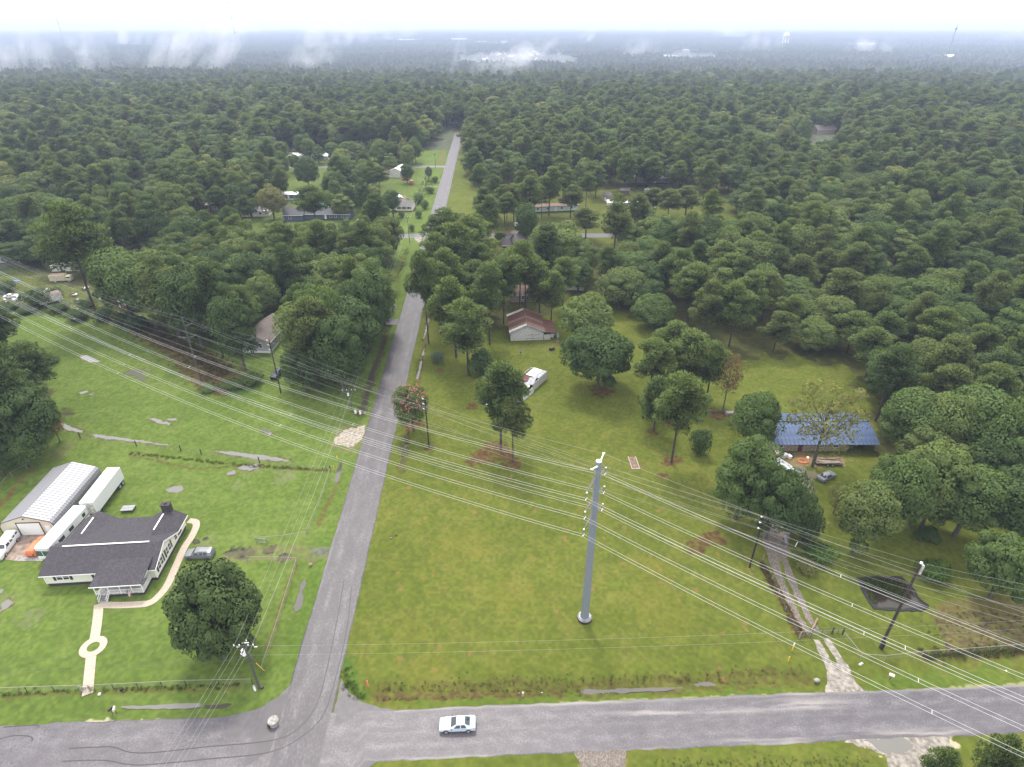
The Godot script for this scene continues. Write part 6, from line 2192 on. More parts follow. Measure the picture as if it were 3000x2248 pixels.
func build_scrapyard() -> void:
	# brick house with a rusty roof among the trees
	gable_house("brick_house", "dark brick house with a rusty roof behind the scrapyard trees", "house", gp(352, 900), -38, 14, 9, 2.7, 4.8, "red_brick", "rust_roof", {"windows": [[-3.0, 1.0, 1.0], [2.5, 1.0, 1.0]], "doors": [0.0], "side_windows": [[4.0, 1.0, 1.0]]})
	# box trailers and a cream truck
	var o := thing("box_trailer", "white box trailer tilted among scrap at the field edge", "trailer", gp(184, 880), deg_to_rad(52))
	var b := mb()
	b.cbox(Vector3(-3.4, 2.1, 0), Vector3(6.8, 2.7, 2.5), 0.06)
	put(b, "box", M["paint_white_old"], o)
	b = mb()
	b.box(Vector3(-3.4, 3.47, 0), Vector3(6.7, 0.03, 2.4))
	put(b, "roof_sheet", M["rust_roof_light"], o)
	for k in 9:
		b = mb()
		b.box(Vector3(-0.4 - 0.75 * k, 2.1, 1.27), Vector3(0.05, 2.6, 0.03))
		put(b, "rib", M["tin_pale"], o)
	b = mb()
	b.box(Vector3(0.015, 2.9, 0.0), Vector3(0.03, 0.36, 1.5))
	put(b, "faded_band", M["tin_grey"], o)
	b = mb()
	b.box(Vector3(-3.4, 0.65, 0), Vector3(6.6, 0.16, 1.0))
	put(b, "chassis", M["plastic_black"], o)
	for s in [-1, 1]:
		wheel(o, Vector3(-5.2, 0.45, s * 1.05), 0.45, 0.3)
		wheel(o, Vector3(-1.2, 0.45, s * 1.05), 0.45, 0.3)
	o = thing("box_truck", "old cream box truck parked behind the tilted trailer", "truck", gp(188, 825), deg_to_rad(8))
	b = mb()
	b.cbox(Vector3(-1.4, 1.75, 0), Vector3(5.2, 2.2, 2.3), 0.06)
	put(b, "box", M["paint_cream"], o)
	for k in 9:
		b = mb()
		b.box(Vector3(-3.8 + 0.58 * k, 1.75, 1.17), Vector3(0.05, 2.0, 0.04))
		put(b, "rib", M["paint_cream"], o)
	b = mb()
	b.box(Vector3(-1.4, 2.87, 0), Vector3(5.0, 0.03, 2.1))
	put(b, "roof_sheet", M["rust_roof_light"], o)
	b = mb()
	b.cbox(Vector3(2.1, 1.35, 0), Vector3(1.8, 1.9, 2.1), 0.2)
	put(b, "cab", M["paint_cream"], o)
	b = mb()
	b.box(Vector3(2.2, 1.85, 0), Vector3(1.2, 0.5, 2.13))
	put(b, "side_window", M["window_glass"], o)
	b = mb()
	b.box(Vector3(-0.6, 0.6, 0), Vector3(6.4, 0.16, 0.9))
	put(b, "chassis", M["plastic_black"], o)
	for s in [-1, 1]:
		wheel(o, Vector3(2.1, 0.42, s * 0.98), 0.42, 0.26)
		wheel(o, Vector3(-2.4, 0.42, s * 0.98), 0.42, 0.26)
	gable_house("long_shed", "long white roofed shed behind the cream truck", "shed", gp(195, 795), 4, 11, 6, 2.4, 3.3, "paint_white_old", "white_roof", {"windows": [[-3.0, 0.8, 0.7]], "trim": false})
	o = thing("boat", "upturned pale dinghy leaning among the scrapyard bushes", "boat", gp(152, 858), deg_to_rad(35))
	boat_parts(o, 4.4)
	o = thing("orange_pickup", "orange scrap pickup beside the brick house", "pickup", gp(362, 888), deg_to_rad(184))
	car_parts(o, "pickup", "paint_orange", 5.0, 1.85, 1.65)
	for s in [[35, 872, "paint_silver_light", 20], [12, 855, "paint_grey", 120], [60, 878, "paint_white_old", 60]]:
		o = thing("wrecked_car", "stripped car hulk among scrap at the field corner", "car", gp(s[0], s[1]), deg_to_rad(s[3]), "car hulks in the scrapyard")
		car_parts(o, "sedan", s[2], 4.4, 1.75, 1.35)
	o = thing("blue_tarp", "crumpled bright blue tarpaulin on the scrapyard grass", "tarpaulin", gp(52, 823))
	b = mb()
	for k in 5:
		b.dome(Vector3(rnd(-0.9, 0.9), 0.05, rnd(-0.4, 0.4)), Vector3(0.9, 0.25, 0.5), 8, 4, false)
	put(b, "sheet", M["plastic_blue"], o)
	for s in [[318, 931, 10], [340, 922, 50], [375, 925, 100]]:
		o = thing("orange_barrier", "orange plastic barrier lying at the scrapyard edge", "barrier", gp(s[0], s[1]), deg_to_rad(s[2]), "orange barriers")
		b = mb()
		b.cbox(Vector3(0, 0.3, 0), Vector3(1.9, 0.55, 0.5), 0.08)
		put(b, "body", M["plastic_orange"], o)
		b = mb()
		b.cbox(Vector3(0, 0.05, 0), Vector3(2.0, 0.1, 0.7), 0.03)
		put(b, "base", M["plastic_orange"], o)
	for s in [[400, 935], [150, 880], [100, 872], [228, 885], [360, 870], [130, 850], [75, 862], [215, 868], [250, 850], [300, 880], [20, 885], [395, 900]]:
		o = thing("scrap_heap", "heap of mixed pale scrap metal in the scrapyard", "scrap heap", gp(s[0], s[1]), rnd(0, 3), "scrap heaps in the yard")
		for n in 9:
			b = mb()
			b.box(Vector3(rnd(-1.2, 1.2), rnd(0.15, 0.9), rnd(-0.7, 0.7)), Vector3(rnd(0.5, 1.6), rnd(0.05, 0.4), rnd(0.2, 0.7)), Basis.from_euler(Vector3(rnd(-0.5, 0.5), rnd(0, 3), rnd(-0.5, 0.5))))
			put(b, "piece", M[["tin_grey", "paint_white_old", "rust_roof", "rust_roof_light", "plastic_black"][n % 5]], o)
	# the grey cottage in its gap in the trees
	gable_house("grey_cottage", "grey clapboard cottage with brown-grey roof in a gap of trees", "house", Vector3(-67.6, 0, -158.6), 87, 14.0, 8.0, 3.4, 5.7, "grey_siding", "brown_shingle", {"windows": [[-4.0, 0.9, 1.5], [3.2, 0.9, 1.5]], "skirt": 0.7, "left_windows": [[2.5, 0.9, 1.4], [5.5, 0.9, 1.4]], "skirt_m": "white_trim"})
	# burn pile on the mown field
	o = thing("burn_pile", "low pile of charred and reddish boards on the mown field", "wood pile", gp(122, 1110))
	for n in 22:
		b = mb()
		b.box(Vector3(rnd(-1.9, 1.9), rnd(0.08, 0.45), rnd(-0.7, 0.7)), Vector3(rnd(0.8, 1.8), 0.07, 0.15), Basis.from_euler(Vector3(rnd(-0.25, 0.25), rnd(0, 3.1), rnd(-0.3, 0.3))))
		put(b, "plank", M[["raw_wood", "rust_roof", "old_wood", "rust_roof_light"][n % 4]], o)

func build_village() -> void:
	# pixels: r4(x, y) = (x / 3.16 + 700, y / 3.16 + 400)
	gable_house("blue_mobile_home", "small blue mobile home with a white roof in the village", "mobile home", gp(843, 585), 0, 14, 5.5, 2.7, 3.3, "blue_siding", "white_roof", {"windows": [[-3.5, 1.2, 1.0], [4.0, 1.2, 1.0]], "doors": [0.6], "skirt": 0.5, "skirt_m": "white_trim", "trim": true})
	var h := gable_house("navy_house", "navy blue house with dark grey shingle roof and white-trimmed windows", "house", gp(958, 645), 1, 22, 8.5, 2.9, 4.6, "navy_siding", "slate_shingle", {"windows": [[2.0, 1.0, 1.3], [4.2, 1.0, 1.3], [7.6, 1.0, 1.3], [9.6, 1.0, 1.3]], "skirt": 0.5, "skirt_m": "red_brick", "doors": [-0.5]})
	gable_house("navy_garage", "navy blue garage wing at the end of the navy house", "garage", gp(861, 648), 1, 9, 8, 2.9, 4.8, "navy_siding", "slate_shingle", {"windows": [[-1.6, 1.1, 1.5]], "skirt": 0.2})
	gable_house("white_cottage", "white cottage with grey roof and dark shutters by the road", "house", gp(1176, 620), -2, 11, 7.5, 2.8, 4.4, "white_siding", "grey_shingle", {"windows": [[-1.0, 1.1, 1.3], [1.4, 1.1, 1.3], [3.8, 1.1, 1.3]], "shutters": true, "skirt": 0.4, "skirt_m": "red_brick"})
	gable_house("yard_shed", "little white shed with a round-topped roof behind the cottage", "shed", gp(1162, 592), -70, 5, 3.5, 2.2, 3.2, "white_siding", "white_roof", {"trim": false, "doors": [0.0], "group": "sheds behind the cottage"})
	gable_house("yard_shed", "little white shed with a red-edged roof behind the cottage", "shed", gp(1177, 594), 15, 4.5, 3.5, 2.2, 2.9, "white_siding", "rust_roof_light", {"trim": false, "doors": [0.0], "group": "sheds behind the cottage"})
	gable_house("white_garage", "tall white garage with a white gabled roof by the far street", "garage", gp(1186, 515), 80, 12, 7, 4.0, 5.4, "paint_white_old", "white_roof", {"doors": [], "windows": []})
	gable_house("pink_roofed_house", "low house with a faded pinkish roof beside the white garage", "house", gp(1152, 520), -4, 13, 9, 2.7, 4.4, "white_siding", "rust_roof_light", {"windows": [[-3.0, 1.2, 1.1], [2.5, 1.2, 1.1]], "doors": [0.0]})
	gable_house("long_white_house", "long white mobile home across the far side street", "mobile home", gp(905, 470), -1, 26, 7, 2.9, 4.1, "white_siding", "white_roof", {"windows": [[-9.0, 1.2, 1.0], [-4.0, 1.2, 1.0], [3.0, 1.2, 1.0], [9.0, 1.2, 1.0]], "doors": [0.0], "skirt": 0.5, "skirt_m": "white_trim"})
	gable_house("grey_hall", "long building with a pale ribbed roof among the left trees", "house", gp(596, 618), 4, 22, 9, 3.0, 4.8, "grey_siding", "tin_pale", {"windows": [[-6.0, 1.1, 1.4], [-2.0, 1.1, 1.4], [2.0, 1.1, 1.4], [6.0, 1.1, 1.4]]})
	gable_house("white_bungalow", "white bungalow half hidden by the yellow-green tree", "house", gp(745, 635), 3, 14, 8, 2.7, 4.2, "white_siding", "white_roof", {"windows": [[-3.0, 1.1, 1.1], [3.0, 1.1, 1.1]], "doors": [0.0]})
	gable_house("white_bungalow", "white and orange low house deep in the left wood", "house", gp(360, 728), 12, 14, 8, 2.8, 4.4, "white_siding", "slate_shingle", {"windows": [[-3.0, 1.1, 1.1], [3.0, 1.1, 1.1]], "doors": [0.5], "door_m": "plastic_orange"})
	gable_house("teal_house", "pale teal house half hidden at the end of the street", "house", gp(742, 525), 5, 12, 8, 3.2, 5.6, "teal_siding", "grey_shingle", {"windows": [[-2.0, 1.1, 1.3], [2.5, 1.1, 1.3]]})
	gable_house("small_white_shed", "small white shed behind the dark village trees", "shed", gp(1002, 540), -3, 5, 4, 2.4, 3.2, "white_siding", "white_roof", {"doors": [0.0]})
	gable_house("pale_house", "pale grey house deep in the wood at the left".replace("at the left", "above the scrapyard"), "house", gp(10, 770), 8, 12, 8, 3.0, 4.8, "grey_siding", "tin_pale", {"windows": [[-2.0, 1.0, 1.2], [2.0, 1.0, 1.2]]})
	gable_house("roof_in_wood", "house with grey roof deep in the wood behind the hall", "house", gp(520, 505), -20, 14, 9, 3.0, 5.0, "white_siding", "grey_shingle", {"windows": [[-3.0, 1.1, 1.2], [3.0, 1.1, 1.2]]})
	# right of the road
	gable_house("green_mobile_home", "long pale green mobile home with a rusty pink roof", "mobile home", gp(1622, 622), 9, 25, 5, 3.0, 3.6, "pale_green_siding", "rust_roof_light", {"windows": [[-8.0, 1.2, 1.0], [-3.0, 1.2, 1.0], [4.0, 1.2, 1.0], [9.0, 1.2, 1.0]], "doors": [1.0], "skirt": 0.5, "skirt_m": "dark_red", "trim": false})
	gable_house("blue_roofed_shed", "shed with a pale blue roof behind the green mobile home", "shed", gp(1622, 576), 70, 9, 6, 2.8, 4.0, "white_siding", "blue_metal", {"trim": false, "doors": [0.0]})
	gable_house("grey_shed", "small tan shed with grey roof on the village grass", "shed", gp(1773, 590), -60, 5.0, 4.0, 3.0, 4.4, "tan_wall", "grey_shingle", {"trim": false, "doors": [0.0]})
	gable_house("well_house", "dark weathered little well house on the grass clearing", "shed", gp(1831, 572), 0, 4.6, 3.6, 2.4, 3.3, "old_wood", "grey_shingle", {"trim": false, "doors": [0.0], "door_m": "old_wood"})
	gable_house("white_trailer_home", "long white mobile home behind the spreading pines", "mobile home", gp(1850, 612), -3, 24, 5, 3.0, 3.5, "white_siding", "white_roof", {"windows": [[-8.0, 1.2, 1.0], [0.0, 1.2, 1.0], [8.0, 1.2, 1.0]], "doors": [3.0], "skirt": 0.4})
	gable_house("olive_mobile_home", "olive mobile home raised on posts at the wood edge", "mobile home", gp(1905, 540), -1, 22, 6, 3.4, 4.0, "olive_siding", "white_roof", {"windows": [[-6.0, 1.0, 1.0], [0.0, 1.0, 1.0], [6.0, 1.0, 1.0]], "doors": [2.5], "skirt": 0.7, "trim": false})
	var g := gable_house("grey_roofed_house", "house with dark wing and steep grey roof by the side street", "house", gp(1560, 745), 20, 12, 10, 3.4, 7.4, "tan_wall", "grey_shingle", {"windows": [[-3.0, 1.0, 1.3], [3.0, 1.0, 1.3]]})
	gable_house("dark_wing", "low dark-roofed wing beside the steep grey roof", "house", gp(1505, 738), 2, 9, 8, 2.8, 4.6, "red_brick", "dark_shingle", {"windows": [[0.0, 1.2, 1.1]]})
	gable_house("tin_roofed_house", "low house with a pale tin roof behind the barn pines", "house", gp(1550, 885), 3, 12, 8, 2.8, 4.4, "tan_wall", "rust_roof_light", {"windows": [[-2.0, 1.0, 1.1], [2.0, 1.0, 1.1]]})
	gable_house("tin_roofed_house", "white ribbed tin roof half hidden in the leafy wood", "house", gp(1672, 850), -8, 9, 7, 2.8, 4.4, "white_siding", "tin_pale", {"windows": [[-2.0, 1.0, 1.1], [2.0, 1.0, 1.1]]})
	gable_house("house_in_wood", "house with brown roof glimpsed in the far right wood".replace("far right ", "distant "), "house", gp(2420, 392), 15, 18, 10, 3.5, 6.5, "tan_wall", "brown_shingle", {"windows": [[-4.0, 1.2, 1.3], [4.0, 1.2, 1.3]]})
	gable_house("house_in_wood", "white-roofed house glimpsed in the distant wood", "house", gp(2435, 358), -10, 16, 9, 3.5, 6.0, "white_siding", "white_roof", {"windows": [[-4.0, 1.2, 1.3], [4.0, 1.2, 1.3]]})
	# above-ground pool
	var o := thing("round_pool", "round above-ground pool with bright turquoise water behind the navy house", "pool", gp(957, 605))
	var b := mb()
	for k in 20:
		var a := Vector3(cos(TAU * k / 20) * 4.0, 0, sin(TAU * k / 20) * 4.0)
		var c := Vector3(cos(TAU * (k + 1) / 20) * 4.0, 0, sin(TAU * (k + 1) / 20) * 4.0)
		b.face(a, c, c + Vector3(0, 1.2, 0), a + Vector3(0, 1.2, 0), a)
		b.tube(a + Vector3(0, 1.2, 0), c + Vector3(0, 1.2, 0), 0.1, 0.1, 5, false)
	put(b, "wall", M["white_trim"], o)
	b = mb()
	b.tube(Vector3(0, 0.9, 0), Vector3(0, 1.08, 0), 3.95, 3.95, 20)
	put(b, "water", M["pool_water"], o)

# ------------------------------------------------------------------ vehicles (their front points along local +x)
func wheel(o: Node3D, at: Vector3, r: float, w: float, rim := "rim") -> void:
	var n := Node3D.new()
	n.name = "wheel"
	o.add_child(n, true)
	n.position = at
	var s := signf(at.z) if at.z != 0.0 else 1.0
	var b := mb()
	b.tube(Vector3(0, 0, -w * 0.5), Vector3(0, 0, w * 0.5), r, r, 16)
	put(b, "tyre", M["tyre"], n)
	b = mb()
	b.tube(Vector3(0, 0, s * w * 0.5), Vector3(0, 0, s * (w * 0.5 + 0.015)), r * 0.66, r * 0.6, 12)
	put(b, "rim", M[rim], n)

# each station: x (share of the length, front first), height of the shoulder, height of the top, half width of the top (share)
var car_shapes := {
	"sedan": [[0.5, 0.42, 0.46, 0.7], [0.475, 0.5, 0.54, 0.82], [0.29, 0.62, 0.655, 0.84], [0.185, 0.64, 0.68, 0.84], [0.02, 0.66, 0.965, 0.66], [-0.09, 0.665, 1.0, 0.66], [-0.2, 0.67, 0.975, 0.65], [-0.35, 0.69, 0.73, 0.76], [-0.47, 0.68, 0.71, 0.78], [-0.5, 0.55, 0.57, 0.74]],
	"suv": [[0.5, 0.42, 0.46, 0.74], [0.475, 0.54, 0.58, 0.84], [0.3, 0.62, 0.65, 0.86], [0.23, 0.63, 0.67, 0.86], [0.1, 0.64, 0.95, 0.7], [-0.05, 0.65, 1.0, 0.71], [-0.36, 0.66, 0.975, 0.7], [-0.455, 0.66, 0.9, 0.68], [-0.49, 0.64, 0.68, 0.8], [-0.5, 0.5, 0.52, 0.78]],
	"van": [[0.5, 0.36, 0.4, 0.74], [0.46, 0.48, 0.5, 0.84], [0.36, 0.54, 0.57, 0.86], [0.2, 0.56, 0.94, 0.74], [0.1, 0.56, 1.0, 0.76], [-0.4, 0.56, 1.0, 0.76], [-0.475, 0.56, 0.94, 0.74], [-0.5, 0.45, 0.5, 0.8]],
	"pickup": [[0.5, 0.46, 0.5, 0.76], [0.475, 0.56, 0.6, 0.86], [0.27, 0.6, 0.64, 0.88], [0.2, 0.61, 0.65, 0.88], [0.1, 0.62, 0.96, 0.72], [0.0, 0.62, 1.0, 0.73], [-0.1, 0.62, 0.97, 0.72], [-0.13, 0.62, 0.66, 0.92], [-0.49, 0.62, 0.64, 0.94], [-0.5, 0.5, 0.52, 0.92]],
	"camper": [[0.5, 0.44, 0.48, 0.76], [0.475, 0.54, 0.58, 0.86], [0.28, 0.58, 0.62, 0.88], [0.22, 0.59, 0.63, 0.88], [0.13, 0.6, 0.93, 0.74], [0.05, 0.6, 0.98, 0.76], [-0.08, 0.6, 0.98, 0.78], [-0.1, 0.6, 1.0, 0.8], [-0.46, 0.6, 1.0, 0.8], [-0.495, 0.58, 0.9, 0.78], [-0.5, 0.45, 0.5, 0.84]],
}
var car_cabins := {"sedan": [3, 4, 6, 7], "suv": [3, 4, 6, 8], "van": [2, 3, 5, 6], "pickup": [3, 4, 6, 7], "camper": [3, 4, 8, 9]}   # stations: foot and head of the windscreen, head and foot of the rear window

func car_parts(o: Node3D, shape: String, paint: String, L: float, W: float, H: float, rim := "rim", roof := "") -> void:
	var st: Array = car_shapes[shape]
	var low := 0.2
	var ring := func(k: int) -> Array:
		var s: Array = st[k]
		var x: float = s[0] * L
		var nose: float = 0.86 if k == 0 or k == st.size() - 1 else (0.95 if k == 1 or k == st.size() - 2 else 1.0)
		var hw := W * 0.5
		return [Vector3(x, low, -hw * 0.9 * nose), Vector3(x, H * 0.34, -hw * nose), Vector3(x, H * s[1], -hw * 0.97 * nose), Vector3(x, H * s[2], -hw * s[3] * nose), Vector3(x, H * s[2] + (0.03 if s[2] > 0.9 else 0.015), 0), Vector3(x, H * s[2], hw * s[3] * nose), Vector3(x, H * s[1], hw * 0.97 * nose), Vector3(x, H * 0.34, hw * nose), Vector3(x, low, hw * 0.9 * nose)]
	var b := mb()
	for k in st.size() - 1:
		var a: Array = ring.call(k)
		var c: Array = ring.call(k + 1)
		for i in 8:
			var mid: Vector3 = (a[i] + a[i + 1]) * 0.5 - Vector3((a[i].x + c[i].x) * 0.5, H * 0.4, 0)
			b.face(a[i], a[i + 1], c[i + 1], c[i], Vector3(0, mid.y, mid.z))
		b.face(a[0], a[8], c[8], c[0], Vector3.DOWN)
	for k in [0, st.size() - 1]:
		var a: Array = ring.call(k)
		for i in range(1, 8):
			b.ftri(a[0], a[i], a[i + 1], Vector3(1 if k == 0 else -1, 0, 0))
	put(b, "body", M[paint], o)
	# glass
	var cab: Array = car_cabins[shape]
	var f0: Array = ring.call(cab[0])
	var f1: Array = ring.call(cab[1])
	var r0: Array = ring.call(cab[2])
	var r1: Array = ring.call(cab[3])
	var pane := func(called: String, p: Array, out: Vector3):
		var m := mb()
		var mid: Vector3 = (p[0] + p[1] + p[2] + p[3]) * 0.25
		var q := []
		for v in p:
			q.append(mid + (v - mid) * 0.9 + out * 0.022)
		if called == "side_window":
			m.face(q[0], q[1], q[2], q[3], out)
		else:
			# the pane bulges with the body's middle line
			var lo_mid: Vector3 = (q[0] + q[1]) * 0.5 + Vector3(0, 0.034, 0)
			var hi_mid: Vector3 = (q[2] + q[3]) * 0.5 + Vector3(0, 0.034, 0)
			m.face(q[0], lo_mid, hi_mid, q[3], out)
			m.face(lo_mid, q[1], q[2], hi_mid, out)
		put(m, called, M["window_glass"], o)
	pane.call("windscreen", [f0[3], f0[5], f1[5], f1[3]], Vector3(0.7, 0.7, 0))
	if shape != "camper":
		pane.call("rear_window", [r0[3], r0[5], r1[5], r1[3]], Vector3(-0.7, 0.7, 0))
	for s in [0, 1]:
		var lo := 2 if s == 0 else 6
		var hi := 3 if s == 0 else 5
		var out := Vector3(0, 0.3, -1 if s == 0 else 1).normalized()
		var x0: float = f1[hi].x
		var x1: float = r0[hi].x
		var n := 2 if shape in ["sedan", "pickup"] else 3
		if shape == "camper": n = 4
		for k in n:
			var a := float(k) / n
			var c := float(k + 1) / n
			# panes lie between the shoulder and the roof edge
			var t0: Vector3 = f1[hi].lerp(r0[hi], a + 0.02)
			var t1: Vector3 = f1[hi].lerp(r0[hi], c - 0.02)
			var b0: Vector3 = f1[lo].lerp(r0[lo], a + 0.02)
			var b1: Vector3 = f1[lo].lerp(r0[lo], c - 0.02)
			if k == 0:
				b0.x = lerpf(f0[lo].x, f1[lo].x, 0.45)
			if k == n - 1 and shape == "sedan":
				b1.x = lerpf(r1[lo].x, r0[lo].x, 0.55)
			if shape == "camper" and k > 1:
				t0 = t0.lerp(b0, 0.25); t1 = t1.lerp(b1, 0.25); b0 = b0.lerp(t0, 0.3); b1 = b1.lerp(t1, 0.3)
			pane.call("side_window", [b0.lerp(t0, 0.06), b1.lerp(t1, 0.06), t1.lerp(b1, 0.1), t0.lerp(b0, 0.1)], out)
	# lamps, bumpers, mirrors, wheels
	for s in [-1, 1]:
		b = mb()
		b.cbox(Vector3(L * 0.478, H * 0.47, s * W * 0.36), Vector3(0.1, 0.13, 0.3), 0.03)
		put(b, "headlight", M["lens_clear"], o)
		b = mb()
		b.cbox(Vector3(-L * 0.488, H * 0.53, s * W * 0.38), Vector3(0.08, 0.18, 0.24), 0.03)
		put(b, "tail_light", M["lens_red"], o)
		b = mb()
		b.cbox(Vector3(f0[2].x - 0.12, H * 0.68, s * (W * 0.5 + 0.07)), Vector3(0.13, 0.13, 0.18), 0.03)
		put(b, "mirror", M["plastic_black"], o)
		for x in [0.31, -0.3]:
			wheel(o, Vector3(x * L, 0.33, s * (W * 0.5 - 0.09)), 0.34, 0.22, rim)
			b = mb()
			b.tube(Vector3(x * L, 0.34, s * (W * 0.5 - 0.16)), Vector3(x * L, 0.34, s * (W * 0.5 - 0.006)), 0.40, 0.40, 14)
			put(b, "wheel_arch", M["plastic_black"], o)
	b = mb()
	b.cbox(Vector3(L * 0.49, 0.34, 0), Vector3(0.12, 0.2, W * 0.8), 0.04)
	put(b, "bumper", M["plastic_black"], o)
	b = mb()
	b.cbox(Vector3(-L * 0.492, 0.36, 0), Vector3(0.1, 0.2, W * 0.82), 0.04)
	put(b, "bumper", M["plastic_black"], o)
	if shape == "pickup":
		b = mb()
		b.box(Vector3(-0.315 * L, H * 0.652, 0), Vector3(L * 0.33, 0.03, W * 0.78))
		put(b, "bed", M["plastic_black"], o)
	if shape in ["suv", "van"]:
		for s in [-1, 1]:
			b = mb()
			b.tube(Vector3(L * 0.0, H + 0.045, s * W * 0.32), Vector3(-L * 0.36, H + 0.03, s * W * 0.31), 0.025, 0.025, 5)
			put(b, "roof_rail", M["rim_dark"], o)

func heading(a: Vector3, c: Vector3) -> float:
	return atan2(-(c.z - a.z), c.x - a.x)

func build_vehicles() -> void:
	rng.seed = 909
	var o := thing("car", "pale blue-white sedan driving on the worn cross road", "car", gp(1341, 2132) + Vector3(0, 0.05, -0.1), deg_to_rad(182.4))
	car_parts(o, "sedan", "paint_pale_blue", 4.75, 1.83, 1.46)
	o = thing("suv", "silver SUV parked on the grass beside the white house", "car", gp(588, 1631), deg_to_rad(181.5))
	car_parts(o, "suv", "paint_silver", 4.75, 1.9, 1.72, "rim_dark")
	o = thing("suv", "orange SUV parked beside the white motorhome", "car", Vector3(-83.6, 0.05, -77.6), deg_to_rad(92))
	car_parts(o, "suv", "paint_orange", 4.5, 1.82, 1.62, "rim_dark")
	var a := gp(58, 1580)
	var c := gp(16, 1636)
	var d := (c - a).normalized()
	o = thing("pickup_truck", "white pickup with a camper shell on the concrete yard", "pickup", (a + c) * 0.5 + Vector3(d.z, 0, -d.x) * -0.95 + Vector3(0, 0.05, 0), heading(a, c))
	car_parts(o, "camper", "paint_white", 5.9, 1.95, 1.9)
	a = gp(830, 1085)
	c = gp(800, 1116)
	o = thing("pickup_truck", "black pickup parked on the grass beside the grey cottage", "pickup", (a + c) * 0.5, heading(a, c))
	car_parts(o, "pickup", "paint_black", 5.4, 1.92, 1.8)
	o = thing("car", "grey car under a pale cover on the lawn by the tan house", "car", gp(2420, 1402), deg_to_rad(30))
	car_parts(o, "sedan", "paint_grey", 4.4, 1.78, 1.4)
	var b := mb()
	b.dome(Vector3(-0.3, 1.0, 0), Vector3(1.1, 0.5, 0.72), 12, 5, false)
	put(b, "cover", M["tin_grey"], o)
	o = thing("car", "dark SUV parked on the grass beside the navy house", "car", gp(1052, 652), deg_to_rad(95))
	car_parts(o, "suv", "paint_grey", 4.7, 1.85, 1.7)
	o = thing("car", "red car parked in front of the tall white garage", "car", gp(1188, 528), deg_to_rad(175))
	car_parts(o, "sedan", "paint_red", 4.5, 1.8, 1.45)
	o = thing("van", "white and red van parked near the far side street", "van", gp(1206, 539), deg_to_rad(100))
	car_parts(o, "van", "paint_red", 5.0, 1.9, 2.0)
	b = mb()
	b.cbox(Vector3(-0.3, 2.02, 0), Vector3(3.2, 0.08, 1.3), 0.03)
	put(b, "roof_panel", M["paint_white"], o)
	o = thing("pickup_truck", "red pickup parked in front of the long white home", "pickup", gp(806, 471), deg_to_rad(185))
	car_parts(o, "pickup", "paint_red", 5.2, 1.9, 1.75)
	o = thing("car", "silver car parked under the pines beside the side street", "car", gp(1513, 664), deg_to_rad(-80))
	car_parts(o, "suv", "paint_silver_light", 4.6, 1.82, 1.6)
	o = thing("car", "pale blue car parked in front of the olive mobile home", "car", gp(1900, 558), deg_to_rad(8))
	car_parts(o, "sedan", "paint_pale_blue", 4.8, 1.82, 1.42)
	# motorhome
	o = thing("motorhome", "long white motorhome parked between garage and white house", "motorhome", Vector3(-80.05, 0.03, -79.8), deg_to_rad(-91))
	b = mb()
	b.cbox(Vector3(0, 1.95, 0), Vector3(10.8, 2.9, 2.5), 0.22)
	put(b, "body", M["paint_white"], o)
	b = mb()
	b.cbox(Vector3(0, 0.62, 0), Vector3(10.3, 0.5, 2.4), 0.1)
	put(b, "skirt", M["tin_pale"], o)
	b = mb()
	b.hexa(Vector3(5.36, 2.05, 0), Vector3(0.16, 1.15, 2.2), Vector3(0.08, 1.15, 2.1))
	put(b, "windscreen", M["green_glass"], o)
	b = mb()
	b.box(Vector3(5.45, 2.05, 0), Vector3(0.05, 1.15, 0.07))
	b.cbox(Vector3(5.42, 1.2, 0), Vector3(0.1, 0.24, 2.2), 0.04)
	put(b, "front_trim", M["white_trim"], o)
	for s in [-1, 1]:
		b = mb()
		b.cbox(Vector3(5.42, 0.95, s * 0.9), Vector3(0.08, 0.2, 0.35), 0.03)
		put(b, "headlight", M["lens_clear"], o)
		for w in [[4.2, 1.3], [2.2, 1.5], [-0.4, 1.2], [-3.9, 0.8]]:
			b = mb()
			b.cbox(Vector3(w[0], 2.25, s * 1.255), Vector3(w[1], 0.75, 0.03), 0.01)
			put(b, "side_window", M["window_glass"], o)
		b = mb()
		b.box(Vector3(-0.3, 1.55, s * 1.256), Vector3(9.6, 0.16, 0.02))
		put(b, "stripe", M["dark_red"], o)
		wheel(o, Vector3(3.4, 0.45, s * 1.12), 0.45, 0.28)
		wheel(o, Vector3(-3.0, 0.45, s * 1.12), 0.45, 0.28)
		b = mb()
		b.tube(Vector3(5.3, 2.7, s * 1.2), Vector3(5.75, 2.2, s * 1.42), 0.03, 0.03, 5)
		b.cbox(Vector3(5.78, 2.05, s * 1.42), Vector3(0.1, 0.4, 0.22), 0.03)
		put(b, "mirror", M["plastic_black"], o)
	for k in [[3.9, 0.1], [1.6, -0.2], [0.6, 0.3], [-1.2, 0.0], [-3.2, 0.2]]:
		b = mb()
		b.cbox(Vector3(k[0], 3.5, k[1]), Vector3(0.9, 0.24, 0.7), 0.1)
		put(b, "roof_unit", M["paint_white"], o)
	b = mb()
	b.tube(Vector3(3.0, 3.4, 0.9), Vector3(3.1, 4.0, 0.95), 0.03, 0.02, 5)
	put(b, "aerial", M["plastic_black"], o)
	# big white semi trailer
	o = thing("semi_trailer", "white semi trailer parked alongside the arched garage", "trailer", Vector3(-79.1, 0, -90.4), deg_to_rad(-86))
	b = mb()
	b.cbox(Vector3(0, 2.5, 0), Vector3(10.4, 2.8, 2.55), 0.05)
	put(b, "box", M["paint_white"], o)
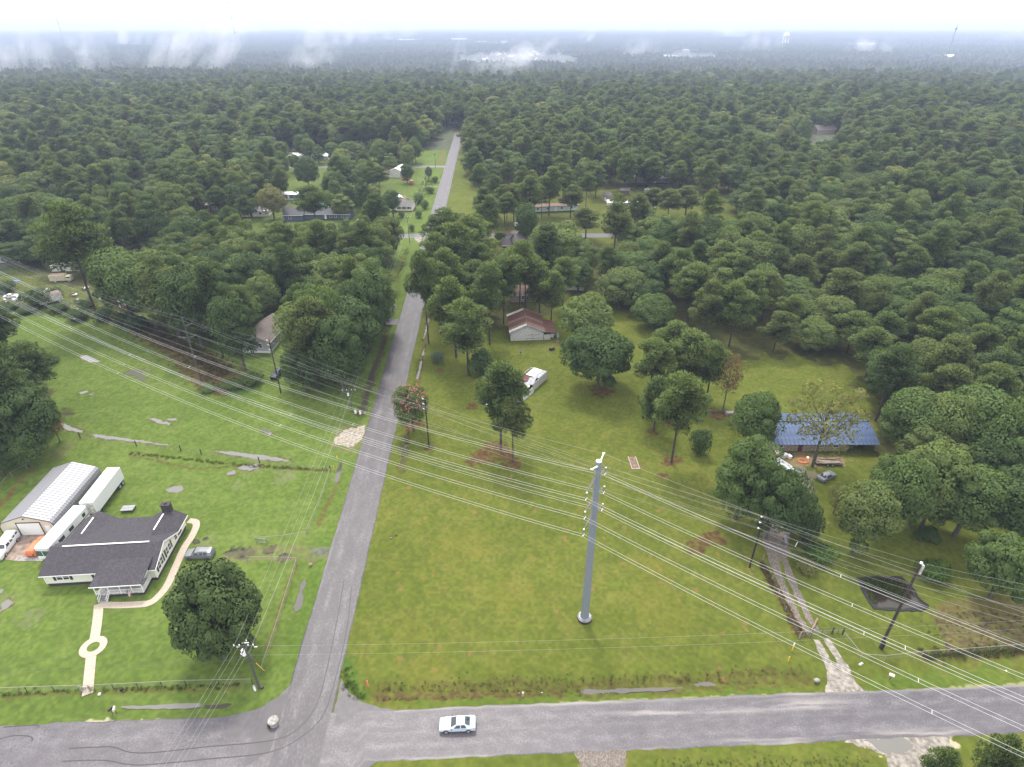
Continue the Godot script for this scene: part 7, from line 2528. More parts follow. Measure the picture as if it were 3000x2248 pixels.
	for k in 15:
		for s in [-1, 1]:
			b = mb()
			b.box(Vector3(-4.8 + 0.68 * k, 2.5, s * 1.285), Vector3(0.05, 2.5, 0.02))
			put(b, "rib", M["paint_white"], o)
	b = mb()
	b.box(Vector3(0, 1.06, 0), Vector3(10.2, 0.1, 2.3))
	b.box(Vector3(0, 0.85, 0.45), Vector3(10.0, 0.3, 0.12))
	b.box(Vector3(0, 0.85, -0.45), Vector3(10.0, 0.3, 0.12))
	put(b, "chassis", M["plastic_black"], o)
	b = mb()
	b.box(Vector3(4.0, 2.5, 1.29), Vector3(1.0, 1.5, 0.03))
	put(b, "side_panel", M["tin_pale"], o)
	b = mb()
	b.box(Vector3(5.22, 2.5, 0), Vector3(0.03, 2.4, 2.2))
	put(b, "front_panel", M["tin_pale"], o)
	for s in [-1, 1]:
		b = mb()
		b.box(Vector3(3.2, 0.5, s * 0.8), Vector3(0.14, 1.0, 0.14))
		put(b, "landing_leg", M["post_dark"], o)
		wheel(o, Vector3(-3.2, 0.5, s * 1.0), 0.5, 0.45)
		wheel(o, Vector3(-4.35, 0.5, s * 1.0), 0.5, 0.45)

# ------------------------------------------------------------------ poles and wires
func wire(a: Vector3, e: Vector3, sag: float, r: float, m: String, called: String, label: String, group: String) -> void:
	var b := mb()
	var pts := []
	var n := 28
	for k in n + 1:
		var t := float(k) / n
		pts.append(a.lerp(e, t) - Vector3(0, 4.0 * sag * t * (1.0 - t), 0))
	b.path(pts, r, 5)
	tag(put(b, called, M[m]), label, "cable", group)

func insulator(o: Node3D, at: Vector3, h := 0.28, r := 0.075) -> void:
	var b := mb()
	for k in 3:
		b.tube(at + Vector3(0, h * k / 3.0, 0), at + Vector3(0, h * (k + 0.6) / 3.0, 0), r, r * 0.7, 8)
	put(b, "insulator", M["insulator_white"], o)

func wood_pole(called: String, label: String, base: Vector3, h: float, m: String, r0 := 0.17, r1 := 0.11, group := "") -> Node3D:
	var o := thing(called, label, "utility pole", base, 0.0, group)
	var b := mb()
	for k in 4:
		b.tube(Vector3(0, h * k / 4.0 - (0.4 if k == 0 else 0.0), 0), Vector3(0, h * (k + 1) / 4.0, 0), lerpf(r0, r1, k / 4.0), lerpf(r0, r1, (k + 1) / 4.0), 12, k == 3)
	put(b, "pole", M[m], o)
	return o

func crossarm(o: Node3D, y: float, dir: Vector3, half: float, spots: Array, m := "pole_wood_grey") -> void:
	var b := mb()
	var turn := Basis(dir, Vector3.UP, dir.cross(Vector3.UP))
	b.box(Vector3(0, y, 0) + dir.cross(Vector3.UP) * 0.16, Vector3(half * 2.0, 0.12, 0.1), turn)
	for s in [-1, 1]:
		b.tube(Vector3(0, y - 0.7, 0) + dir.cross(Vector3.UP) * 0.18, dir * s * half * 0.55 + Vector3(0, y, 0) + dir.cross(Vector3.UP) * 0.18, 0.025, 0.025, 4)
	put(b, "crossarm", M[m], o)
	for s in spots:
		insulator(o, dir * s + Vector3(0, y + 0.06, 0) + dir.cross(Vector3.UP) * 0.16)

func build_lines() -> void:
	rng.seed = 1001
	# ---- the big steel pole
	var base := Vector3(11.3, 0, -62.8)
	var o := thing("steel_power_pole", "tall tapering steel transmission pole on a round concrete base", "power pole", base)
	var b := mb()
	b.tube(Vector3(0, -0.3, 0), Vector3(0, 0.5, 0), 1.08, 1.06, 24)
	put(b, "footing", M["pipe_dark"], o)
	b = mb()
	b.tube(Vector3(0, 0.5, 0), Vector3(0, 0.6, 0), 1.1, 1.1, 24)
	put(b, "footing_ring", M["concrete_grey"], o)
	b = mb()
	for k in 24:
		var q := TAU * k / 24.0
		b.tube(Vector3(cos(q) * 0.84, 0.6, sin(q) * 0.84), Vector3(cos(q) * 0.84, 0.82, sin(q) * 0.84), 0.04, 0.04, 6)
	put(b, "anchor_bolts", M["steel_bright"], o)
	b = mb()
	b.tube(Vector3(0, 0.62, 0), Vector3(0, 0.72, 0), 0.92, 0.92, 24)
	put(b, "base_plate", M["steel_pole"], o)
	b = mb()
	b.tube(Vector3(0, 0.7, 0), Vector3(0, 16.0, 0), 0.67, 0.53, 12, false)
	put(b, "shaft", M["steel_pole"], o)
	b = mb()
	b.tube(Vector3(0, 15.2, 0), Vector3(0, 30.9, 0), 0.565, 0.385, 12, false)
	b.tube(Vector3(0, 30.9, 0), Vector3(0, 31.0, 0), 0.385, 0.385, 12)
	put(b, "shaft", M["steel_pole"], o)
	b = mb()
	b.tube(Vector3(0, 31.0, 0), Vector3(0, 31.03, 0), 0.39, 0.39, 12)
	put(b, "cap", M["steel_bright"], o)
	var per := Vector3(0.5, 0, -0.866)
	var att := []            # [name, clamp position]
	for q in [[1, 3.0, 26.67], [1, 3.2, 23.2], [1, 3.2, 19.99], [-1, 3.4, 27.05], [-1, 3.4, 23.81], [-1, 3.4, 20.7]]:
		var clamp_at: Vector3 = per * q[0] * q[1] + Vector3(0, q[2], 0)
		# braced line-post insulator: a strut from below, a tie from above, the clamp hanging from their joint
		var joint := clamp_at + Vector3(0, 1.15, 0)
		b = mb()
		var root: Vector3 = per * q[0] * 0.55 + Vector3(0, joint.y + 0.35, 0)
		var n := 12
		for k in n:
			var u := joint.lerp(root, float(k) / n)
			var v := joint.lerp(root, (k + 0.62) / n)
			b.tube(u, v, 0.11, 0.085, 8)
		b.tube(joint, root, 0.05, 0.05, 6)
		put(b, "insulator", M["insulator_grey"], o)
		b = mb()
		b.tube(joint, per * q[0] * 0.5 + Vector3(0, joint.y + 1.5, 0), 0.035, 0.035, 5)
		b.tube(joint + Vector3(0, 0.12, 0), clamp_at + Vector3(0, 0.1, 0), 0.05, 0.05, 6)
		put(b, "brace", M["insulator_grey"], o)
		b = mb()
		b.tube(clamp_at + per * 0.25 + Vector3(0, 0.1, 0), clamp_at - per * 0.25 - Vector3(0, -0.1, 0), 0.06, 0.06, 6)
		b.dome(joint, Vector3(0.14, 0.14, 0.14), 8, 4)
		put(b, "clamp", M["steel_bright"], o)
		att.append(base + clamp_at)
	for s in [-1, 1]:
		b = mb()
		var tip: Vector3 = per * s * (1.6 if s > 0 else 2.3) + Vector3(0, 31.25, 0)
		b.tube(per * s * 0.4 + Vector3(0, 30.4, 0), tip, 0.13, 0.09, 8)
		b.tube(tip - Vector3(0.16, 0, 0.0), tip + Vector3(0.16, 0, 0.0), 0.12, 0.12, 8)
		put(b, "shield_wire_arm", M["steel_bright"], o)
		att.append(base + tip + Vector3(0, -0.1, 0))
	var dl := Vector3(-cos(deg_to_rad(28.0)), 0, -sin(deg_to_rad(28.0))) * 170.0 + Vector3(0, 6.0, 0)
	var dr := Vector3(cos(deg_to_rad(41.0)), 0, sin(deg_to_rad(41.0))) * 100.0 + Vector3(0, 14.0, 0)
	for k in 6:
		for t in [-1, 1]:
			var off: Vector3 = per * 0.24 * t
			wire(att[k] + off, att[k] + off + dl, 6.0, 0.017, "conductor", "conductor_cable", "one of the bright twin cables on the steel pole", "twin cables on the steel pole")
			wire(att[k] + off, att[k] + off + dr, 2.5, 0.017, "conductor", "conductor_cable", "one of the bright twin cables on the steel pole", "twin cables on the steel pole")
		for e in [[dl, 6.0, [0.25, 0.5, 0.72]], [dr, 2.5, [0.3, 0.62]]]:
			for f in e[2]:
				var t: float = f + 0.02 * k
				var c: Vector3 = att[k] + e[0] * t - Vector3(0, 4.0 * e[1] * t * (1.0 - t), 0)
				b = mb()
				b.tube(c - per * 0.24, c + per * 0.24, 0.035, 0.035, 5)
				tag(put(b, "cable_spacer", M["conductor"]), "short spacer bar between a pair of twin cables", "spacer", "spacers on the twin cables")
	for k in [6, 7]:
		wire(att[k], att[k] + dl + Vector3(0, 1, 0), 4.5, 0.011, "thin_wire", "shield_wire", "thin shield wire from the steel pole's top arms", "shield wires")
		wire(att[k], att[k] + dr, 1.8, 0.011, "thin_wire", "shield_wire", "thin shield wire from the steel pole's top arms", "shield wires")
	# ---- distribution line on dark wooden poles along the same corridor
	var P9 := wood_pole("utility_pole", "dark wooden utility pole at the scrapyard edge", gp(403, 989), 13.4, "pole_wood_dark")
	var P3 := wood_pole("utility_pole", "dark wooden utility pole beside the black pickup", gp(823, 1152), 15.1, "pole_wood_dark")
	var P4 := wood_pole("utility_pole", "dark wooden utility pole in front of the crape myrtle", gp(1257, 1313), 13.0, "pole_wood_dark")
	var P5 := wood_pole("utility_pole", "dark wooden utility pole beside the gravel drive under trees", gp(2196, 1663), 11.9, "pole_wood_dark")
	var P6 := wood_pole("utility_pole", "thick brown wooden pole standing alone beside the lined pond", gp(2579, 1899), 17.8, "pole_wood", 0.22, 0.17)
	var P8 := wood_pole("utility_pole", "tall grey wooden pole with braced arms on the cleared brush", gp(589.5, 1118), 18.2, "pole_wood_grey", 0.24, 0.15)
	var side := Vector3(-0.5, 0, 0.86)
	for p in [P9, P3, P4, P5]:
		var h := 13.4 if p == P9 else 15.1 if p == P3 else 13.0 if p == P4 else 11.9
		for k in 3:
			b = mb()
			b.tube(Vector3(0, h - 0.35 - 1.25 * k, 0), Vector3(-0.42, h - 0.25 - 1.25 * k, 0.1), 0.05, 0.04, 6)
			b.dome(Vector3(-0.45, h - 0.2 - 1.25 * k, 0.1), Vector3(0.12, 0.16, 0.12), 8, 5)
			put(b, "insulator", M["insulator_white"], p)
	# caps and gear on the thick pole
	b = mb()
	b.tube(Vector3(0, 17.75, 0), Vector3(0, 17.95, 0), 0.19, 0.17, 12)
	put(b, "cap", M["insulator_white"], P6)
	b = mb()
	b.box(Vector3(0.42, 16.6, 0.0), Vector3(0.28, 1.6, 0.3))
	put(b, "equipment_box", M["tin_pale"], P6)
	b = mb()
	b.tube(Vector3(0.1, 0, 0.3), Vector3(0.1, 1.6, 0.3), 0.14, 0.14, 8)
	put(b, "cable_guard", M["pole_wood_dark"], P6)
	for k in 2:
		var arm := 15.9 - 3.2 * k
		b = mb()
		for s in ([1] if k == 0 else [1, -1]):
			b.tube(Vector3(0, arm, 0), Vector3(1.7 * s, arm + 0.35, -0.5 * s), 0.06, 0.05, 6)
			b.tube(Vector3(0, arm - 1.0, 0), Vector3(1.1 * s, arm + 0.2, -0.3 * s), 0.03, 0.03, 5)
			b.dome(Vector3(1.75 * s, arm + 0.45, -0.5 * s), Vector3(0.12, 0.16, 0.12), 8, 5)
		put(b, "braced_arm", M["insulator_grey"], P8)
	var tops := [[P9.position, 13.4], [P3.position, 15.1], [P4.position, 13.0], [P5.position, 11.9], [P6.position, 15.5]]
	var left_end: Vector3 = P9.position + (P9.position - P3.position).normalized() * 70.0
	tops.push_front([left_end, 13.0])
	tops.append([P6.position + Vector3(38, 0, 14), 14.5])
	for i in tops.size() - 1:
		for k in 3:
			wire(tops[i][0] + Vector3(-0.45, tops[i][1] - 0.1 - 1.25 * k, 0.1), tops[i + 1][0] + Vector3(-0.45, tops[i + 1][1] - 0.1 - 1.25 * k, 0.1), 0.9, 0.011, "thin_wire", "power_line", "thin grey power line between the dark wooden poles", "thin lines on the wooden poles")
		wire(tops[i][0] + Vector3(0.15, tops[i][1] - 5.2, 0.1), tops[i + 1][0] + Vector3(0.15, tops[i + 1][1] - 5.2, 0.1), 0.8, 0.018, "dark_wire", "power_line", "dark lower line slung between the dark wooden poles", "lower lines on the wooden poles")
	for q in [[Vector3(0, 18.2, 0), Vector3(0, 17.8, 0)], [Vector3(1.75, 16.3, -0.5), Vector3(0.4, 16.6, 0)], [Vector3(1.75, 13.1, -0.5), Vector3(0.4, 15.2, 0)], [Vector3(-1.75, 13.1, 0.5), Vector3(-0.4, 13.8, 0)]]:
		wire(P8.position + q[0], P6.position + q[1], 2.2, 0.011, "thin_wire", "power_line", "long thin line from the braced-arm pole to the thick pole", "long thin lines")
		wire(P8.position + q[0], P8.position + q[0] + Vector3(-95, 0, -58), 2.0, 0.011, "thin_wire", "power_line", "thin line running off from the braced-arm pole past the scrapyard", "lines past the scrapyard")
		wire(P6.position + q[1], P6.position + q[1] + Vector3(40, 0, 10), 0.8, 0.011, "thin_wire", "power_line", "thin line running off from the thick pole over the garden plot", "lines over the garden plot")
	# ---- line up the left verge of the straight road, from the corner pole
	var dirx := Vector3(1, 0, -0.04).normalized()
	var P1 := wood_pole("utility_pole", "grey corner pole crowded with insulators and a transformer", gp(760, 2018), 10.0, "pole_wood_grey", 0.19, 0.14)
	crossarm(P1, 9.55, dirx, 1.35, [-1.25, -0.55, 0.6, 1.25])
	crossarm(P1, 8.9, Vector3(0.04, 0, 1).normalized(), 1.1, [-1.0, 1.0])
	b = mb()
	b.tube(Vector3(-0.35, 7.6, 0.1), Vector3(-0.35, 8.6, 0.1), 0.26, 0.26, 12)
	b.dome(Vector3(-0.35, 8.6, 0.1), Vector3(0.26, 0.1, 0.26), 12, 4, false)
	put(b, "transformer", M["insulator_white"], P1)
	for s in [[-1.1, 9.1], [1.2, 9.1], [-0.2, 9.9], [0.25, 9.95]]:
		b = mb()
		b.tube(Vector3(s[0], s[1], 0.0), Vector3(s[0] + 0.45, s[1] + 0.05, 0.0), 0.05, 0.05, 6)
		put(b, "strain_insulator", M["insulator_white"], P1)
	b = mb()
	for k in 3:
		b.path([Vector3(0.15, 7.2, 0), Vector3(0.6, 6.9 - 0.1 * k, 0.2), Vector3(0.9, 6.5, 0.1 * k), Vector3(0.5, 6.2, -0.1), Vector3(0.1, 6.6, 0)], 0.02, 4)
	put(b, "cable_loops", M["dark_wire"], P1)
	var P2 := wood_pole("utility_pole", "short pole with four insulators and a transformer by the road", gp(1032, 1207), 6.4, "pole_wood_grey", 0.15, 0.11)
	crossarm(P2, 6.1, dirx, 1.6, [-1.5, -0.5, 0.7, 1.5])
	b = mb()
	b.tube(Vector3(-0.3, 4.6, 0.1), Vector3(-0.3, 5.3, 0.1), 0.2, 0.2, 12)
	put(b, "transformer", M["insulator_white"], P2)
	var chain := [[P1.position, 9.8], [P2.position, 6.4]]
	for q in [[1141, 890, 9.2, "thin wooden pole where the track crosses the ditch"], [1200, 712, 11.2, "wooden pole with crossarm at the side street corner"], [1249, 558, 8.2, "wooden pole in the overgrown village verge"], [1276, 492, 8.6, "wooden pole at the far side street corner"]]:
		var p := wood_pole("utility_pole", q[3], gp(q[0], q[1]), q[2], "pole_wood_grey", 0.14, 0.1)
		crossarm(p, q[2] - 0.35, dirx, 1.2, [-1.1, 0.0, 1.1])
		chain.append([p.position, q[2] - 0.1])
	for i in chain.size() - 1:
		for s in [-1.15, 0.1, 1.15]:
			wire(chain[i][0] + dirx * s + Vector3(0, chain[i][1], 0), chain[i + 1][0] + dirx * s + Vector3(0, chain[i + 1][1], 0), 0.7, 0.011, "thin_wire", "power_line", "thin line following the verge of the straight road", "lines along the straight road")
		wire(chain[i][0] + Vector3(0, chain[i][1] - 2.6, 0), chain[i + 1][0] + Vector3(0, chain[i + 1][1] - 2.2, 0), 0.7, 0.011, "thin_wire", "power_line", "thin line following the verge of the straight road", "lines along the straight road")
	for s in [-1.2, -0.5, 0.6, 1.2]:
		wire(P1.position + dirx * s + Vector3(0, 9.7, 0), P1.position + dirx * s + Vector3(-5.5, 9.6, 30), 0.5, 0.011, "thin_wire", "power_line", "thin line from the corner pole over the cross road", "lines over the cross road")
	for q in [[9.3, 0.0], [7.6, 0.3], [6.6, 0.0]]:
		wire(P1.position + Vector3(-0.2, q[0], q[1]), P1.position + Vector3(-60, q[0], q[1] + 2.5), 1.0, 0.011, "dark_wire", "power_line", "dark line from the corner pole over the lawn", "lines over the lawn")
	for q in [[9.3, 0.0], [7.4, 0.0]]:
		wire(P1.position + Vector3(0.2, q[0], q[1]), P1.position + Vector3(120, q[0], q[1] - 5.0), 1.3, 0.008, "thin_wire", "power_line", "faint line from the corner pole over the open field", "lines over the open field")
	for q in [[980, 495, 8.6, "utility pole at the far side street verge"], [828, 682, 7.2, "utility pole beside the clipped cone bush"], [972, 482, 8.8, "bare pole in front of the long white home"], [480, 470, 9.0, "lone pole sticking out of the wood"]]:
		var p := wood_pole("utility_pole", q[3], gp(q[0], q[1]), q[2], "pole_wood_grey", 0.14, 0.1)
		insulator(p, Vector3(0, q[2], 0))
		crossarm(p, q[2] - 0.4, dirx, 0.8, [-0.7, 0.7])

# ------------------------------------------------------------------ fences
func fence(called: String, label: String, pts: Array, gap: float, h: float, post_m: String, rail: bool, strands: Array, post_r := 0.05) -> Node3D:
	var w := polys(pts)
	var at := Vector3(w[0].x, 0, w[0].y)
	var o := thing(called, label, "fence", at)
	var line := fine(w, gap)
	var pm := mb()
	pm.tube(Vector3(0, -0.2, 0), Vector3(0, h, 0), post_r, post_r, 6)
	var mesh := pm.surface()
	for p in line:
		var s := put_mesh(mesh, "post", M[post_m], o)
		s.position = Vector3(p.x, ground_y(p.x, p.y), p.y) - at
	if rail:
		var b := mb()
		for i in line.size() - 1:
			b.tube(Vector3(line[i].x, h + ground_y(line[i].x, line[i].y), line[i].y) - at, Vector3(line[i + 1].x, h + ground_y(line[i + 1].x, line[i + 1].y), line[i + 1].y) - at, 0.035, 0.035, 5, false)
		put(b, "top_rail", M["post_grey"], o)
	for y in strands:
		var b := mb()
		for i in line.size() - 1:
			b.tube(Vector3(line[i].x, y + ground_y(line[i].x, line[i].y), line[i].y) - at, Vector3(line[i + 1].x, y + ground_y(line[i + 1].x, line[i + 1].y), line[i + 1].y) - at, 0.008, 0.008, 4, false)
		put(b, "strand", M["chain_link"], o)
	return o

func build_fences() -> void:
	fence("wire_fence", "low wire fence along the front lawn of the white house", [[0, 2030], [238, 2022], [262, 2022], [545, 2008], [740, 2004]], 3.2, 1.1, "post_dark", true, [0.25, 0.5, 0.8])
	fence("wire_fence", "wire fence from the lawn corner up beside the straight road", [[770, 1965], [815, 1830], [870, 1652]], 3.2, 1.1, "post_grey", true, [0.3, 0.6, 0.9])
	fence("wire_fence", "wire fence running back beside the ditch past the yard gate", [[900, 1562], [940, 1470], [968, 1385]], 3.2, 1.1, "post_grey", true, [0.3, 0.6, 0.9])
	fence("wire_fence", "old wire fence with dark posts between lawn and mown field", [[235, 1283], [400, 1308], [530, 1322], [590, 1332], [760, 1356], [968, 1382]], 9.0, 1.5, "post_dark", false, [0.3, 0.6, 0.9, 1.2], 0.11)
	fence("wire_fence", "short wire fence beside the yard driveway towards the silver SUV", [[752, 1588], [830, 1582], [900, 1570]], 3.0, 1.1, "post_grey", true, [0.4, 0.75])
	fence("wire_fence", "short wire fence on the near side of the yard driveway", [[725, 1645], [800, 1645], [870, 1648]], 3.0, 1.1, "post_grey", true, [0.4, 0.75])
	fence("wire_fence", "wire fence running into the wood behind the arched garage", [[0, 1440], [36, 1398], [80, 1375]], 3.5, 1.2, "post_grey", true, [0.4, 0.8])
	fence("wire_fence", "leaning wire fence between the drive gate and the road ditch", [[2342, 1868], [2300, 1790], [2262, 1700], [2235, 1640]], 3.0, 1.1, "post_grey", false, [0.3, 0.6, 0.9])
	fence("wire_fence", "wire fence along the garden plot above the road ditch", [[2470, 1868], [2520, 1930], [2590, 1935], [2700, 1922], [2850, 1912], [3010, 1900]], 3.2, 1.1, "post_grey", true, [0.3, 0.6, 0.9])
	# field gates
	gate("field_gate", "galvanised tube gate standing open at the yard driveway", gp(752, 1590), heading(gp(752, 1590), gp(780, 1592)), 1.9, 1.1, "tin_grey", "post_grey")
	gate("field_gate", "dark chain-link gate standing across the gravel drive", gp(2374, 1866), heading(gp(2374, 1866), gp(2437, 1858)), heading_len(gp(2374, 1866), gp(2437, 1858)), 1.35, "plastic_black", "post_dark")
	gate("field_gate", "short chain-link gate wing beside the gravel drive gate", gp(2437, 1858), heading(gp(2437, 1858), gp(2468, 1860)), heading_len(gp(2437, 1858), gp(2468, 1860)), 1.25, "plastic_black", "post_dark")
	gate("field_gate", "short dark gate wing meeting the leaning fence", gp(2342, 1870), heading(gp(2342, 1870), gp(2372, 1866)), heading_len(gp(2342, 1870), gp(2372, 1866)), 1.2, "plastic_black", "post_grey")
	gate("garden_gate", "narrow wire gate across the concrete garden path", gp(240, 2028), heading(gp(240, 2028), gp(266, 2027)), heading_len(gp(240, 2028), gp(266, 2027)), 1.15, "tin_pale", "post_grey")

func heading_len(a: Vector3, c: Vector3) -> float:
	return a.distance_to(c)

func gate(called: String, label: String, at: Vector3, turn: float, ln: float, h: float, m: String, post_m: String) -> void:
	var o := thing(called, label, "gate", Vector3(at.x, ground_y(at.x, at.z), at.z), turn)
	for x in [0.0, ln]:
		var b := mb()
		b.tube(Vector3(x, -0.2, 0), Vector3(x, h + 0.2, 0), 0.09, 0.09, 8)
		put(b, "post", M[post_m], o)
	var b := mb()
	for y in [0.15, h]:
		b.tube(Vector3(0.1, y, 0), Vector3(ln - 0.1, y, 0), 0.035, 0.035, 6)
	for x in [0.1, ln * 0.5, ln - 0.1]:
		b.tube(Vector3(x, 0.15, 0), Vector3(x, h, 0), 0.035, 0.035, 6)
	put(b, "frame", M[m], o)
	b = mb()
	var n := int(ln / 0.16)
	for k in n:
		var x := 0.1 + (ln - 0.2) * k / n
		for s in [-1, 1]:
			var e: float = x + s * (h - 0.15) * 0.6
			if e > 0.1 and e < ln - 0.1:
				b.tube(Vector3(x, 0.15, 0), Vector3(e, h, 0), 0.007, 0.007, 3, false)
	if b.v.size():
		put(b, "mesh_infill", M["chain_link"], o)

# ------------------------------------------------------------------ small things
func marker(label: String, at: Vector3, h: float, m: String, tip: String) -> void:
	var o := thing("marker_post", label, "marker post", Vector3(at.x, ground_y(at.x, at.z), at.z))
	var b := mb()
	b.cbox(Vector3(0, h * 0.35, 0), Vector3(0.16, h * 0.7, 0.1), 0.03)
	put(b, "stake", M[m], o)
	b = mb()
	b.cbox(Vector3(0, h * 0.85, 0), Vector3(0.17, h * 0.3, 0.11), 0.03)
	put(b, "tip", M[tip], o)

func mailbox(label: String, at: Vector3, turn: float, m: String) -> void:
	var o := thing("mailbox", label, "mailbox", at, turn)
	var b := mb()
	b.box(Vector3(0, 0.5, 0), Vector3(0.1, 1.05, 0.1))
	put(b, "post", M["old_wood"], o)
	b = mb()
	b.box(Vector3(0, 1.12, 0), Vector3(0.3, 0.22, 0.62))
	b.xf = Transform3D(Basis(), Vector3(0, 1.23, 0))
	for k in 6:
		var q0 := PI * k / 6.0
		var q1 := PI * (k + 1) / 6.0
		b.face(Vector3(cos(q0) * 0.15, sin(q0) * 0.15, -0.31), Vector3(cos(q0) * 0.15, sin(q0) * 0.15, 0.31), Vector3(cos(q1) * 0.15, sin(q1) * 0.15, 0.31), Vector3(cos(q1) * 0.15, sin(q1) * 0.15, -0.31), Vector3(cos(q0), sin(q0), 0))
		for s in [-1, 1]:
			b.ftri(Vector3(0, 0, 0.31 * s), Vector3(cos(q0) * 0.15, sin(q0) * 0.15, 0.31 * s), Vector3(cos(q1) * 0.15, sin(q1) * 0.15, 0.31 * s), Vector3(0, 0, s))
	put(b, "box", M[m], o)
	b = mb()
	b.box(Vector3(0.17, 1.3, 0.1), Vector3(0.02, 0.18, 0.04))
	put(b, "flag", M["lens_red"], o)

func build_small_things() -> void:
	rng.seed = 1111
	mailbox("black mailbox of the pair beside the roadside puddle", gp(330, 2093), deg_to_rad(-30), "plastic_black")
	mailbox("silver mailbox of the pair beside the roadside puddle", gp(342, 2092), deg_to_rad(20), "tin_pale")
	mailbox("white mailbox on a post at the road verge past the gravel drive", gp(2606, 1993), deg_to_rad(60), "boat_white")
	# diamond-shaped sign on a stake
	var o := thing("yard_sign", "white tilted square sign on a stake at the fence corner", "sign", gp(2516, 1958), deg_to_rad(10))
	var b := mb()
	b.box(Vector3(0, 0.5, 0), Vector3(0.05, 1.0, 0.05))
	put(b, "stake", M["post_dark"], o)
	b = mb()
	b.cbox(Vector3(0, 1.05, 0.04), Vector3(0.62, 0.62, 0.03), 0.01, Basis(Vector3.BACK, 0.785))
	put(b, "panel", M["sign_white"], o)
	marker("white-tipped yellow marker post near the gravel drive gate", gp(2320, 1908), 1.9, "marker_yellow", "sign_white")
	marker("shorter yellow marker post in the field below the gate", gp(2309, 1938), 1.1, "marker_yellow", "marker_yellow")
	marker("yellow marker post at the ditch below the lines", gp(988, 1345), 1.0, "marker_yellow", "marker_yellow")
	marker("yellow marker post beside the dark fence end post", gp(978, 1375), 1.0, "marker_yellow", "marker_yellow")
	marker("pink survey stake at the junction corner", gp(1078, 2010), 1.3, "marker_pink", "marker_pink")
	marker("orange topped stake by the roadside pole", gp(1141, 882), 0.8, "plastic_orange", "plastic_orange")
	# guy wire guard by the corner pole
	o = thing("guy_guard", "slanting yellow guy wire guard by the corner pole", "guy wire", gp(774, 1966))
	b = mb()
	b.tube(Vector3(0, 0, 0), Vector3(-0.7, 2.0, 0.15), 0.05, 0.05, 6)
	put(b, "sleeve", M["marker_yellow"], o)
	b = mb()
	var anchor := gp(760, 2018) + Vector3(0, 8.6, 0) - gp(774, 1966)
	b.tube(Vector3(0, 0, 0), anchor, 0.012, 0.012, 4)
	put(b, "guy_wire", M["thin_wire"], o)
	# pedestals by the corner pole
	o = thing("pedestal", "grey-white telecom pedestal at the foot of the corner pole", "pedestal", gp(748, 2024))
	b = mb()
	b.cbox(Vector3(0, 0.5, 0), Vector3(0.25, 1.0, 0.25), 0.04)
	put(b, "housing", M["insulator_white"], o)
	b = mb()
	b.cbox(Vector3(0, 1.03, 0), Vector3(0.29, 0.1, 0.29), 0.03)
	put(b, "cap", M["tin_grey"], o)
	o = thing("stump", "dark stump beside the corner pole", "stump", gp(768, 2016))
	b = mb()
	b.tube(Vector3(0, -0.1, 0), Vector3(0, 0.3, 0), 0.26, 0.22, 9)
	put(b, "wood", M["post_dark"], o)
	b = mb()
	b.tube(Vector3(0, 0.3, 0), Vector3(0, 0.31, 0), 0.2, 0.2, 9)
	put(b, "cut_face", M["old_wood"], o)
	for q in [[1042, 1212, "white telecom pedestal at the foot of the short roadside pole"], [1056, 1214, "pink-stained pedestal beside the ditch and the short pole"]]:
		o = thing("pedestal", q[2], "pedestal", gp(q[0], q[1]))
		b = mb()
		b.cbox(Vector3(0, 0.45, 0), Vector3(0.4, 0.9, 0.4), 0.06)
		put(b, "housing", M["insulator_white"], o)
		b = mb()
		b.cbox(Vector3(0, 0.93, 0), Vector3(0.44, 0.1, 0.44), 0.03)
		put(b, "cap", M["tin_pale"], o)
	# storm drain at the junction
	o = thing("drain_pipe", "round concrete drain riser standing at the junction corner", "drain", gp(803, 2122), 0.0)
	b = mb()
	b.tube(Vector3(0, 0.0, 0), Vector3(0, 0.75, 0), 0.62, 0.62, 18)
	put(b, "riser", M["concrete_grey"], o)
	b = mb()
	b.tube(Vector3(0, 0.75, 0), Vector3(0, 0.86, 0), 0.7, 0.7, 18)
	put(b, "lid", M["concrete_grey"], o)
	b = mb()
	b.box(Vector3(-0.5, 0.3, 0.42), Vector3(0.5, 0.45, 0.25), ry(-40))
	put(b, "inlet", M["pipe_dark"], o)
	# bits on the lawn and in the ditch
	o = thing("stump", "black stump on the lawn by the front wire fence", "stump", gp(356, 2022))
	b = mb()
	b.tube(Vector3(0, -0.1, 0), Vector3(0.05, 0.35, 0), 0.28, 0.22, 9)
	put(b, "wood", M["pipe_dark"], o)
	o = thing("meter_lid", "little white utility lid in the grass below the lawn fence", "utility lid", gp(292, 2036))
	b = mb()
	b.cbox(Vector3(0, 0.12, 0), Vector3(0.4, 0.26, 0.4), 0.06)
	put(b, "lid", M["tin_pale"], o)
	o = thing("culvert_pipe", "pale pipe end sticking up in the roadside ditch", "pipe", gp(1532, 2034))
	b = mb()
	b.tube(Vector3(0, -0.7, 0), Vector3(0, 0.35, 0), 0.16, 0.16, 10)
	put(b, "pipe", M["concrete"], o)
	o = thing("stone", "pale stone at the ditch end beside the gravel drive", "stone", gp(2393, 1995))
	b = mb()
	b.dome(Vector3(0, 0.1, 0), Vector3(0.45, 0.3, 0.35), 9, 5)
	put(b, "rock", M["concrete_grey"], o)
